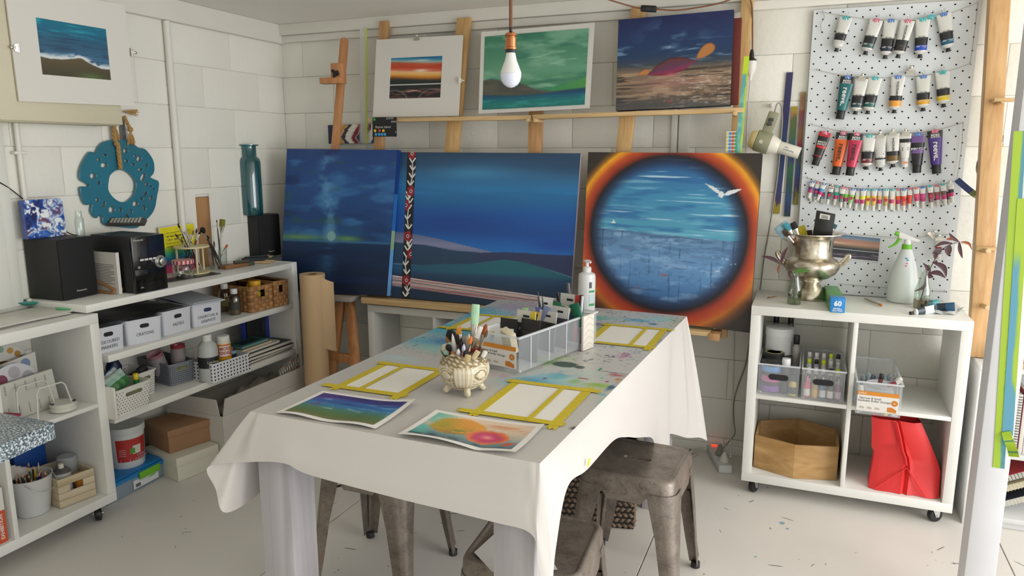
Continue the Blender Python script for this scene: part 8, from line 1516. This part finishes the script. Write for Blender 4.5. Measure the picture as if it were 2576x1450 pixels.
b = MB();b.tube(cat_rom([sw+Vector((.03,0,-.004)),py(1700,26,3.33),py(1760,18,3.36),py(1810,8,3.38),py(1855,-8,3.40)],6),.0033,8);tag(b.build('fabric_cord',mat('#7a4e34',.7,n=.15,ns=200)),'brown fabric cord running right from the black inline switch','cord')
b = MB();b.tube(cat_rom([py(1886,-8,3.43),py(1892,20,3.44),py(1893,70,3.45),py(1893,128,3.45)],6),.0033,8);tag(b.build('fabric_cord',mat('#7a4e34',.7,n=.15,ns=200)),'brown fabric cord hanging beside the right rack post to the plug','cord')
M = frame(sw,(1,0,-.12),(0,0,1));T = thing('inline_switch','black inline rocker switch on the brown cord','switch',M=M);MB().box((-.034,-.013,-.012),(.034,.013,.012)).build('switch_body',mat('#1b1c1e',.35),T,bevel=.005);MB().box((-.010,-.006,.0121),(.010,.006,.016)).build('rocker',mat('#2c2d30',.3),T,bevel=.001)
pp_ = py(1890,160,3.45);s = mpp(pp_);T = thing('cord_plug','black plug in a white cord socket hanging beside the rack post','plug',pp_)
b = MB().at(Matrix.Translation(pp_));b.lathe([(3*s,34*s),(5*s,26*s),(6*s,14*s),(12*s,9*s),(12.5*s,6*s)],18);b.build('plug_body',BLACK,T,w=True)
b = MB().at(Matrix.Translation(pp_));b.lathe([(13*s,6*s),(13.5*s,2*s),(11.5*s,-18*s),(5*s,-29*s),(3*s,-42*s)],18);b.build('socket_body',mat('#d8d6d0',.4),T,w=True)
b = MB();b.tube(cat_rom([pp_-Vector((0,0,40*s)),py(1884,240,3.49),py(1880,300,3.51),py(1876,390,3.515),py(1866,520,3.515),py(1850,800,3.515),py(1845,960,3.515),py(1841,1060,3.45),py(1838,1110,3.38),pz(1838,1150,.10)],6),.0026,8);tag(b.build('power_cable',mat('#cfcdc6',.5)),'white cord running down the wall behind the circle painting to the power board','cord')
# power board
A,B = pz(1808,1192,.0),pz(1854,1194,.0);Mp = Mf(A,B);d0 = pz(1775,1132,0)-A;ang = math.atan2(-d0.x,d0.y);T = thing('power_board','white power board on the floor with a lit red switch','power board',M=Matrix.Translation(A+Vector((0,0,.001))) @ Matrix.Rotation(ang,4,'Z'));Lp = min(.34,d0.length)
MB().box((0,0,0),(.06,Lp,.038)).build('board_body',mat('#d2d2d0',.4),T,bevel=.004);MB().box((.018,Lp*.80,.0385),(.042,Lp*.88,.042)).build('red_switch',mat('#d8301c',.3,emit=1.6),T,bevel=.001)
b = MB();b.cyl((.032,Lp*.64,.038),(.032,Lp*.64,.0395),.006,n=12);b.build('indicator_lamp',mat('#d84a3c',.3,emit=1.2),T)
for (y,m,nm) in ((Lp*.44,mat('#8f8d82',.5),'grey_plug'),(Lp*.16,mat('#d2d0c8',.5),'white_plug')):b = MB();b.lathe([(.021,.0385),(.022,.044),(.021,.052),(.011,.072),(.008,.088)],16);b.v = [(x+.032,yy_+y,z) for x,yy_,z in b.v];b.build(nm,m,T)
b = MB();b.tube(cat_rom([WM[T.name] @ Vector((.03,Lp-.002,.02)),pz(1745,1135,.01),pz(1735,1150,.006),pz(1755,1140,.006),pz(1700,1138,.006),pz(1560,1120,.006)],6),.0035,8);tag(b.build('power_lead',mat('#cfcdc8',.5)),'white lead of the power board curling on the floor','cord')
# ================================================================ far right: easel timber, bookcase, post
yr = lambda z:3.46-.10*(2.1-z)
T = thing('timber_easel','single pine easel upright with pegs leaning on the wall right of the pegboard','easel',(.62,3.3,.60));zb0 = .652
a0,a1 = py(2512,0,yr(2.05)),py(2455,930,yr(.62));b = MB();tp = a0+(a0-a1)*(.04);bm_ = a1;bm_.z = zb0+.001
w2 = .034
b.hexa([(bm_.x-w2,yr(zb0)-.03,zb0+.001),(bm_.x+w2,yr(zb0)-.03,zb0+.001),(bm_.x+w2,yr(zb0)+.03,zb0+.001),(bm_.x-w2,yr(zb0)+.03,zb0+.001)],[(tp.x-w2,yr(2.1)-.03,2.1),(tp.x+w2,yr(2.1)-.03,2.1),(tp.x+w2,yr(2.1)+.03,2.1),(tp.x-w2,yr(2.1)+.03,2.1)]);b.build('post',wood('#d2aa78','#c09563',2),T,w=True,bevel=.002)
for (x,y) in ((2513,258),(2468,628),(2464,764)):p = py(x,y,3.36);yy_ = yr(p.z);b = MB();b.cyl((p.x,yy_-.02,p.z),(p.x+.008,yy_-.085,p.z+.004),.010,n=12);b.build('dowel_peg',PALE,T,w=True,bevel=.002)
for (x0,y0,x1,y1) in ((2499,249,2560,250),(2454,621,2500,623)):p,q = py(x0,y0,3.33),py(x1,y1,3.33);b = MB();b.box((p.x,3.31,p.z-.010),(max(q.x,p.x+.1),yr(p.z)-.031,p.z+.002));b.build('ledge',PALE,T,w=True,bevel=.001)
P = [py(2407,452,3.49),py(2440,480,3.44),py(2462,492,3.42),py(2474,460,3.42),py(2462,430,3.42),py(2466,405,3.42),py(2472,440,3.425),py(2462,520,3.43),py(2452,630,3.43)]
T = thing('painted_ribbon','blue and olive ribbon of used tape curling from the pegboard to the easel','ribbon',P[0]);C_ = cat_rom(P,8);b = MB();W2 = .012
for i in range(len(C_)-1):
    a,c = C_[i],C_[i+1];t = (c-a).normalized();sd = t.cross(Vector((0,1,0))).normalized()*W2*(1 if abs(t.z) < .9 else .8);b.paint('#39497c' if (i//9) % 2 == 0 else '#7f8a4a');b.add([a-sd,c-sd,c+sd,a+sd],[(0,1,2,3)])
b.build('tape',vcol(.6),T,w=True,solid=.0006,doubles=True)
b = MB();b.tube(cat_rom([py(2536,255,3.45),py(2530,300,3.46),py(2524,345,3.46),py(2525,368,3.46)],6),.0022,6);T = thing('earphone_cord','white thin cord with a jack hanging behind the timber easel','cord',py(2525,368,3.46));b.build('wire',mat('#d2d0ca',.5),T,w=True);p = py(2525,350,3.46);b = MB();b.cyl(p+Vector((0,0,.014)),p-Vector((0,0,.012)),.005,n=10);b.build('jack_body',mat('#d2d0ca',.5),T,w=True);b = MB();b.cyl(p-Vector((0,0,.0122)),p-Vector((0,0,.032)),.0017,n=8);b.build('jack_tip',mat('#b8944a',.3,1),T,w=True)
# bookcase
BX0,BX1,BY0,BY1,BZ = .640,1.40,3.165,3.50,.65
T = thing('bookcase','low white bookcase of notebooks behind the white post at the right','bookcase',(1.0,3.3,0));WB = mat('#d9d9d8',.45)
for n_,a,c in (('side_panel',(BX0,BY0,.001),(BX0+.018,BY1,BZ-.019)),('side_panel',(BX1-.018,BY0,.001),(BX1,BY1,BZ-.019)),('top_panel',(BX0,BY0,BZ-.018),(BX1,BY1,BZ)),('shelf_board',(BX0+.0185,BY0+.004,.292),(BX1-.0185,BY1,.312)),('bottom_panel',(BX0+.0185,BY0+.004,.03),(BX1-.0185,BY1,.05)),('plinth',(BX0+.0185,BY0+.02,.001),(BX1-.0185,BY0+.034,.029)),('back_panel',(BX0+.0185,BY1-.006,.051),(BX1-.0185,BY1,BZ-.0185))):MB().box(a,c).build(n_,WB,T,w=True,bevel=.001)
T = thing('wooden_plank','pale pine plank lying on the bookcase top','plank',(.9,3.3,BZ));MB().box((.70,BY0+.01,BZ+.001),(1.38,BY0+.10,BZ+.02)).build('plank_body',PALE,T,w=True,bevel=.001)
T = thing('orange_box','orange box on the plank at the far right edge','box',(.9,3.26,BZ));MB().box((.755,BY0+.02,BZ+.0215),(.95,BY0+.09,BZ+.07)).build('box_body',mat('#c47a26',.5),T,w=True,bevel=.002)
def notebook(label,x0,t,h,cov,spine,y0=BY0+.02,d=.15):
    T = thing('notebook',label,'book',(x0,y0,.3125),group='notebooks standing on the bookcase shelf');MB().box((x0,y0,.3128),(x0+t,y0+d,.3128+h)).build('pages',mat('#d2cec6',.8),T,w=True,bevel=.0006);MB().box((x0-.0016,y0-.001,.3126),(x0-.0001,y0+d+.002,.3132+h)).build('cover',mat(cov,.5),T,w=True)
    if spine:
        n = int(h/.0105)
        for k in range(n):b = MB();z = .32+k*.0105;b.tube([(x0+t/2+(t/2+.001)*math.cos(a),y0-.002-.005*math.sin(a)-.002,z) for a in [PI*q/5 for q in range(6)]],.0014,5);b.build('spiral_ring',mat(spine,.4),T,w=True)
    return T
notebook('spiral bound notebook with black rings on the bookcase shelf',.776,.018,.235,'#3a3c40','#26272a');notebook('dark red notebook on the bookcase shelf',.798,.014,.25,'#8a2430',None);notebook('white sketchbook on the bookcase shelf',.815,.02,.23,'#d6d2ca',None);notebook('grey notebook at the right of the bookcase shelf',.838,.02,.22,'#6a6a6e',None);notebook('black notebook at the far right of the bookcase shelf',.862,.02,.24,'#26272b',None)
for i,(z0,cov,lab,sp) in enumerate(((.052,'#1d2333','dark navy spiral pad leaning at the bottom of the bookcase','#c9c4b4'),(.115,'#c8bfa0','cream spiral pad leaning above the navy pad','#c9b46a'),(.158,'#b8343a','red and white spiral pad leaning at the top of the pile','#5a5a5c'))):
    M = loc(.742,BY0+.05,z0+.002,0,0,-.48);T = thing('spiral_pad',lab,'book',M=M,group='spiral pads leaning in the bookcase');MB().box((.0,0,.0),(.20,.18,.022)).build('pages',mat('#d0ccc2',.8),T);MB().box((0,-.001,.0222),(.20,.181,.0245)).build('cover',mat(cov,.5),T)
    for k in range(16):b = MB();b.tube([(.008+k*.012,-.004+.009*math.cos(a)*.6-.0,.012+.012*math.sin(a)) for a in [PI/2+PI*q/5 for q in range(6)]],.0015,5);b.build('spiral_ring',mat(sp,.4),T)
# white timber post with painter's tape
PW = mat('#d6d6da',.55,n=.03,ns=8);yq = 2.45;x0,x1 = py(2425,1450,yq).x,py(2505,1450,yq).x;o = MB().box((x0,yq,0),(x1,yq+.09,ZC)).build('trim_11',PW,bevel=.004);tag(o,kind='structure')
def ptape(label,pts,cols,Y=yq-.0012,w_=.03):
    T = thing('painters_tape',label,'tape',py(*pts[-1],Y),group='painters tape stuck to the white post');Cc = [py(x,y,Y) for x,y in pts];a,c = Cc[0],Cc[-1];Q = [a-Vector((w_/2,0,0)),a+Vector((w_/2,0,0)),c+Vector((w_/2,0,0)),c-Vector((w_/2,0,0))];slab_from(Q,.0007).build('tape',mat('#9cbc2c',.6),T,w=True);picture('painted_face',T,Q,14,130,cols);return T
def f_t1(u,v):c = np.zeros(u.shape+(3,))+hx('#8fab2c');c = lay(c,'#437c98',ss(.62,.8,u+.25*(fbm(u*2,v*12,290)-.5)+.1*v)*.9);c = lay(c,'#2f6a4c',ss(.6,.7,fbm(u*9,v*90,292))*ss(.4,.7,u)*ss(.5,.6,v)*.7);return c
def f_t2(u,v):c = np.zeros(u.shape+(3,))+hx('#93ac2c');c = lay(c,'#4a86ac',ss(.75,.45,u-.5*ss(.75,.85,v)+.3*(fbm(u*2,v*9,294)-.5))*ss(.2,.3,v)*.9);return c
ptape('long lime painters tape with blue paint on the white post, the lower strip',[(2566,330),(2512,1178)],f_t1,w_=.030);ptape('second lime and blue painters tape strip beside the first on the post',[(2574,500),(2534,1095)],f_t2,Y=yq-.0026,w_=.028)
T = thing('loose_tape_end','curled lime tape end peeling off the white post','tape',py(2540,1130,yq-.01));C_ = cat_rom([py(2530,1085,yq-.004),py(2536,1105,yq-.02),py(2545,1128,yq-.012),py(2551,1150,yq-.025)],6);b = MB()
for i in range(len(C_)-1):a,c = C_[i],C_[i+1];sd = Vector((.011,-.004*i/8,.004));b.paint('#a8c832' if i % 7 else '#4f8a6a');b.add([a-sd,c-sd,c+sd,a+sd],[(0,1,2,3)])
b.build('tape',vcol(.6),T,w=True,solid=.0006,doubles=True)
# ================================================================ left cube shelf contents
KT = .8435;ZU = .4915;ZL = .1105
for i,(x,y,rz) in enumerate(((38,784,.1),(44,781,-.1),(52,778,.05))):
    p = pz(x,y,KT+.002+.004*i);T = thing('paper_sheet','%s loose art sheet in the stack on the left cube shelf' % ['bottom','middle','top'][i],'paper',M=loc(-2.70+.01*i,p.y-.10,KT+.001+.004*i,rz),group='art sheets on the left cube shelf')
    MB().box((-.1,-.16,0),(.10,.15,.003)).build('sheet',mat(['#a89a94','#cfccc4','#d6d4cc'][i],.7,n=.1,ns=8),T,bevel=.0008)
def dish(label,x,y,z,s1,cin,cout,lump=None):
    p = pz(x,y,z);T = thing('shell_dish',label,'dish',p,.4);b = MB();b.lathe([(.012,0),(.03*s1,.004),(.045*s1,.014),(.047*s1,.017)],20,rad=lambda a,i:1+.12*math.cos(2*a));b.build('shell',mat(cout,.35),T);b = MB();b.lathe([(.0005,.004),(.028*s1,.006),(.044*s1,.0165)],20,rad=lambda a,i:1+.12*math.cos(2*a),cap=(False,False));b.build('inner_face',mat(cin,.4,n=.4,ns=50),T)
    if lump:b = MB();b.ball((0,0,.018),.011,10,8,(1,1,.9));b.build('paint_lump',mat('#d8d6c8',.6),T)
dish('turquoise and green painted shell dish with a white lump on the paper stack',76,768,KT+.014,1.0,'#3f9a4a','#3fa89a',1)
dish('brown painted shell dish with a green rim beside the paper stack',172,784,KT+.001,.85,'#8a5a34','#5ab87a')
# palettes on the middle shelf
def slabyz(b,P,X,t,lean=.12,z0=ZU):
    b.add([(X-(z-z0)*lean,y,z) for y,z in P]+[(X-t-(z-z0)*lean,y,z) for y,z in P],[tuple(range(len(P))),tuple(range(len(P),2*len(P)))[::-1]]+[(i,i+len(P),(i+1) % len(P)+len(P),(i+1) % len(P)) for i in range(len(P))]);return b
def yz(x,y,X):p = px(x,y,X);return (p.y,p.z)
def palette(label,P,X,t,m,wells,z0=ZU+.001,lean=.12):
    T = thing('paint_palette',label,'palette',(X,sum(q[0] for q in P)/len(P),z0),group='paint palettes on the middle shelf');b = MB();slabyz(b,P,X,t,lean,z0);b.build('palette_body',m,T,w=True,bevel=.001)
    for (y,z,ry,rz_,h) in wells:b = MB();b.add([(X-(z+rz_*math.sin(a)-z0)*lean+.0009,y+ry*math.cos(a),z+rz_*math.sin(a)) for a in [k*PI/7 for k in range(14)]],[tuple(range(14))]);b.build('paint_well',mat(h,.35),T,w=True,smooth=0)
PLT = mat('#dad8cf',.4)
y0,y1 = 1.565,1.845;P = [(y0,ZU+.001),(y1,ZU+.001),(y1,ZU+.17)]+[(1.705+.14*math.cos(a),ZU+.17+.085*math.sin(a)) for a in [k*PI/12 for k in range(1,12)]]+[(y0,ZU+.17)]
palette('large white palette with rows of dried paint wells at the back',P,-2.775,.008,PLT,[(1.705+.118*math.cos(a),ZU+.165+.066*math.sin(a),.012,.012,h) for a,h in zip([.15+.34*k for k in range(9)],['#5a4630','#b8863c','#c79a4a','#8fae9a','#2f7a4a','#3a5a66','#2f6a8a','#b03a44','#b85a5a'])]+[(1.70,ZU+.165,.06,.022,'#5a7a3a'),(1.745,ZU+.168,.03,.014,'#8a4a2c')])
palette('white scalloped palette with blue wells in the middle',[(1.567,ZU+.001),(1.835,ZU+.001),(1.845,ZU+.20),(1.575,ZU+.165)],-2.725,.008,PLT,[(1.62+.045*k,ZU+.148+.0045*k,.019,.019,['#c4bcb0','#bdb8b0','#b4bcb4','#a8b0bc','#7f94b4','#6a86b0'][k]) for k in range(5)]+[(1.62,ZU+.09,.04,.03,'#b89a5a'),(1.63,ZU+.04,.04,.03,'#3f5a80')])
palette('round clear palette stained with purple behind the grey palette',[(1.715+.095*math.cos(a),ZU+.097+.095*math.sin(a)) for a in [k*PI/14 for k in range(28)]],-2.672,.004,mat('#d0d0d4',.3),[(1.715+.062*math.cos(a),ZU+.097+.062*math.sin(a),.022,.022,h) for a,h in ((.6,'#a8a8ac'),(1.5,'#b4b0b4'),(2.4,'#8a4a62'),(3.1,'#9a8aa8'))])
palette('pale grey rectangular palette with square wells at the front',[(1.60,ZU+.001),(1.84,ZU+.001),(1.835,ZU+.145),(1.60,ZU+.135)],-2.632,.012,mat('#c9c8be',.5),[])
T = bpy.data.objects[[o.name for o in bpy.data.objects if o.name.startswith('paint_palette')][-1]];b = MB()
for k in range(6):
    y = 1.61+.038*k
    for zz in (ZU+.012,ZU+.095):b.hexa([(-2.6315-(zz-ZU)*.12,y,zz),(-2.6315-(zz-ZU)*.12,y+.004,zz),(-2.628-(zz-ZU)*.12,y+.004,zz),(-2.628-(zz-ZU)*.12,y,zz)],[(-2.6315-(zz+.035-ZU)*.12,y,zz+.035),(-2.6315-(zz+.035-ZU)*.12,y+.004,zz+.035),(-2.628-(zz+.035-ZU)*.12,y+.004,zz+.035),(-2.628-(zz+.035-ZU)*.12,y,zz+.035)])
b.build('well_rim',mat('#b9b8ae',.5),T,w=True,kind='stuff',smooth=0)
WHW = mat('#dad9d2',.35);T = thing('wire_rack','white wire plate rack with two bent loops on the middle shelf','rack',(-2.58,1.74,ZU));b = MB();r = .0028
for (X,ya,yb,hh) in ((-2.60,1.655,1.80,.125),(-2.545,1.69,1.83,.115)):P = [(X,ya,ZU+.004),(X-.004,ya+.008,ZU+hh-.015),(X-.005,ya+.02,ZU+hh),(X-.005,yb-.035,ZU+hh),(X-.004,yb-.022,ZU+hh-.012),(X,yb,ZU+.004)];b = MB();b.tube(P,r,8);b.build('wire_loop',WHW,T,w=True)
b = MB();b.tube([(-2.60,1.655,ZU+.004),(-2.545,1.69,ZU+.004)],r,6);b.tube([(-2.60,1.80,ZU+.004),(-2.545,1.83,ZU+.004)],r,6);b.build('base_wire',WHW,T,w=True,kind='stuff')
p = Vector((-2.565,1.803,ZU+.001));T = thing('round_scale','round white kitchen scale with dark pads beside the wire rack','scale',p+Vector((.0,.0,0)));b = MB();b.lathe([(.038,0),(.045,.004),(.045,.014),(.042,.017),(.042,.019),(.045,.021),(.045,.028),(.040,.032)],32);b.build('scale_body',mat('#d4d4c8',.4),T)
for a in (.9,-1.9):b = MB();b.add([(.043*math.cos(a+k*.12),.043*math.sin(a+k*.12),.0325) for k in range(-4,5)]+[(.028*math.cos(a),.028*math.sin(a),.0325)],[tuple(range(10))]);b.build('dark_pad',mat('#22283c',.4),T,smooth=0)
T = thing('magenta_box','small magenta box lying on the middle shelf behind the counter','box',M=loc(-2.60,1.585,ZU+.022,.25));MB().box((-.03,-.035,0),(.05,.045,.022)).build('box_body',mat('#a82a52',.5),T,bevel=.001)
T = thing('grey_box','flat pale grey box under the magenta box','box',M=loc(-2.60,1.60,ZU+.0005,.1));MB().box((-.05,-.035,0),(.06,.062,.020)).build('box_body',mat('#c4c4c4',.5),T,bevel=.001)
T = thing('white_carton','small white carton at the left of the magenta box','box',(-2.56,1.50,ZU));MB().box((-2.60,1.46,ZU+.001),(-2.53,1.53,ZU+.075)).build('carton',mat('#d6d6d8',.5),T,w=True,bevel=.001)
# bottom shelf: pencil bucket, crate, exhibition books
pb = pz(84,1288,ZL);s = mpp(pb);T = thing('pencil_bucket','white metal bucket full of coloured pencils on the bottom shelf','bucket',pb);b = MB();b.lathe([(.0005,.001),(36*s,.001),(37*s,2*s),(50*s,96*s),(51.5*s,98*s),(49*s,98*s),(36*s,4*s)],32,cap=(False,False));b.build('bucket_body',mat('#d6d6d4',.35),T)
b = MB();b.tube(cat_rom([(20*s,46*s,92*s),(44*s,40*s,74*s),(58*s,10*s,66*s),(56*s,-22*s,74*s),(36*s,-36*s,92*s)],5),.0016,6);b.build('handle',mat('#c4c4c0',.3,.6),T)
PC_ = [('#2f5a3c','dark green'),('#1f3a6a','navy'),('#8a2f34','red'),('#c9a030','yellow'),('#1d1d1f','black'),('#6a4a34','brown'),('#3a7a4a','green'),('#c8c0ac','natural wood'),('#34507a','blue'),('#b8587a','pink')]
for i in range(30):
    c,nm = PC_[i % 10];a = i*2.399;q = 33*s*math.sqrt((i+.5)/30);base = Vector((q*.7*math.cos(a),q*.7*math.sin(a),5*s));tip = Vector((q*1.25*math.cos(a),q*1.25*math.sin(a),(104+rnd.uniform(-12,18))*s));d = tip-base;M = d.to_track_quat('Z','Y').to_matrix().to_4x4();M.translation = pb+base;T = thing('coloured_pencil','%s coloured pencil standing in the white metal bucket' % nm,'pencil',M=M,group='coloured pencils in the white bucket');L = d.length
    b = MB();b.cyl((0,0,0),(0,0,L-.016),.0036,n=6);b.build('shaft',mat(c,.4),T);b = MB();b.cyl((0,0,L-.016),(0,0,L-.004),.0036,.0012,n=6);b.build('sharpened_wood',mat('#c9a878',.7),T);b = MB();b.cyl((0,0,L-.004),(0,0,L),.0012,.0002,n=6);b.build('lead',mat(c,.5),T)
A,B = Vector((-2.575,1.752,ZL)),Vector((-2.552,1.888,ZL));M = Mf(A,B);wC = (B-A).length;hC = .115;T = thing('wooden_crate','whitewashed wooden crate with a hand slot on the bottom shelf','crate',M=M @ loc(0,0,.001));WWD = wood('#d3c6ac','#b8a582',0,5,.8)
def bd(a,c,nm='slat'):MB().box(a,c).build(nm,WWD,T,bevel=.0012)
n = 4;z_ = hC/n
for k in range(n):
    if k == 2:bd((0,0,k*z_+.0005),(wC*.32,.008,(k+1)*z_-.0005));bd((wC*.68,0,k*z_+.0005),(wC,.008,(k+1)*z_-.0005))
    else:bd((0,0,k*z_+.0005),(wC,.008,(k+1)*z_-.0005))
    bd((0,.0085,k*z_+.0005),(.008,.2,(k+1)*z_-.0005),'side_slat');bd((wC-.008,.0085,k*z_+.0005),(wC,.2,(k+1)*z_-.0005),'side_slat')
bd((.0085,.192,.0005),(wC-.0085,.2,hC),'back_board');bd((.0085,.0085,0),(wC-.0085,.1915,.006),'base_board')
def inM(x,y,z):return M @ Vector((x,y,z+.001))
upright('spray_can','silver spray can with a white nozzle in the wooden crate','can',inM(.045,.055,.007),[('can_body',mat('#c4c4c0',.35),[(.032,0),(.032,.115)]),('shoulder',mat('#77777a',.3,.8),[(.033,0),(.033,.004),(.018,.016)]),('nozzle',mat('#d6d4c8',.4),[(.010,0),(.009,.016)])],n=24)
T = upright('clear_jar','upturned clear plastic jar behind the spray can in the crate','jar',inM(.10,.12,.007),[('jar_body',mat('#c0c4c6',.25,alpha=.6),[(.036,0),(.036,.14),(.032,.145)])],n=24)
upright('orange_tub','orange tub inside the wooden crate','tub',inM(.112,.042,.007),[('tub_body',mat('#c87a22',.5),[(.026,0),(.028,.085)])])
T = thing('blue_case','bright blue case at the back of the lower left cubes','case',(-2.82,1.8,ZL));MB().box((-2.85,1.74,ZL+.001),(-2.79,1.87,ZL+.255)).build('case_body',mat('#1f4f9c',.4),T,w=True,bevel=.006)
T = thing('black_bag','crumpled black bag behind the pencil bucket','bag',(-2.775,1.64,ZL));b = MB();b.lathe([(.06,.001),(.075,.03),(.07,.14),(.04,.19),(.01,.2)],20,rad=lambda a,i:1+.12*math.sin(a*5+i*2));b.build('bag_body',mat('#20222a',.5),T);T.location.z += .0
T = thing('clear_packet','crumpled pale plastic packet between the bucket and the black bag','packet',(-2.68,1.66,.27));b = MB();b.grid(lambda u,v:(-2.655-.04*v,1.585+.13*u,.262+.03*math.sin(u*7+v*4)*v+.02*v),10,6);b.build('wrapper',mat('#b4aca6',.35,n=.2,ns=30),T,w=True,solid=-.001)
for i,(y,t,c,c2,lab) in enumerate(((1.492,.032,'#c8502c','#d8d4cc','orange and white exhibition book standing on the bottom shelf'),(1.455,.03,'#b8452c','#b8452c','red orange book beside the exhibition book'))):
    T = thing('book',lab,'book',(-2.60,y,ZL),group='books on the bottom shelf');MB().box((-2.72,y+.002,ZL+.002),(-2.532,y+t-.002,ZL+.198)).build('pages',mat('#d6d2c8',.8),T,w=True);MB().box((-2.531,y,ZL+.001),(-2.528,y+t,ZL+.118)).build('spine',mat(c,.5),T,w=True);MB().box((-2.531,y,ZL+.1185),(-2.528,y+t,ZL+.2)).build('spine_top',mat(c2,.5),T,w=True)
    for yy_ in (y,y+t-.0015):MB().box((-2.722,yy_,ZL+.001),(-2.5315,yy_+.0015,ZL+.2)).build('cover',mat(c2,.5),T,w=True)
    if i == 0:text('EXHIBITION',.017,frame((-2.5274,y+t*.5,ZL+.06),(0,0,1),(0,-1,0)),mat('#e2ddd6',.5),T,bold=.0004)
# speckled counter corner in the left foreground
def speck():
    m = bpy.data.materials.new('speckled_laminate');m.use_nodes = True;nt = m.node_tree;b = nt.nodes['Principled BSDF'];tc = nt.nodes.new('ShaderNodeTexCoord');t = nt.nodes.new('ShaderNodeTexNoise');t.inputs['Scale'].default_value = 240;t.inputs['Detail'].default_value = 3;nt.links.new(tc.outputs['Object'],t.inputs[0])
    rp = nt.nodes.new('ShaderNodeValToRGB');rp.color_ramp.interpolation = 'EASE';e = rp.color_ramp.elements;e[0].position = .38;e[0].color = lin('#3a4650');e[1].position = .64;e[1].color = lin('#cdd0d0');x = e.new(.48);x.color = lin('#68767e');x = e.new(.55);x.color = lin('#95a0a4');nt.links.new(t.outputs[0],rp.inputs[0]);nt.links.new(rp.outputs[0],b.inputs['Base Color']);b.inputs['Roughness'].default_value = .3;return m
zc_ = .90;c0,fl_,nl_ = pz(138,1062,zc_),pz(0,1037,zc_),pz(0,1122,zc_);d1 = (fl_-c0);d2 = (nl_-c0);P = [c0,c0+d1*4,c0+d1*4+d2*4,c0+d2*4];Pr = [c0+d1*.03,c0+d1*.004+d2*.004,c0+d2*.03]
T = thing('counter_top','grey blue speckled laminate counter corner in the left foreground','counter',c0);b = MB();poly = [P[1],P[2],P[3],Pr[2],Pr[1],Pr[0]];n2 = len(poly);th = .036
o = [tuple(q) for q in poly];lo_ = [(x,y,z-th) for x,y,z in o];b.add(lo_+o,[tuple(range(n2))[::-1],tuple(range(n2,2*n2))]+[(k,(k+1) % n2,n2+(k+1) % n2,n2+k) for k in range(n2)]);b.build('laminate',speck(),T,w=True,bevel=.004)
b = MB();q = c0+d1*1.2+d2*1.2;b.box((q.x-.3,q.y-.25,.001),(q.x-.05,q.y,zc_-th-.001));b.build('support_cabinet',mat('#d4d2cc',.5),T,w=True,bevel=.003)
flush_text()
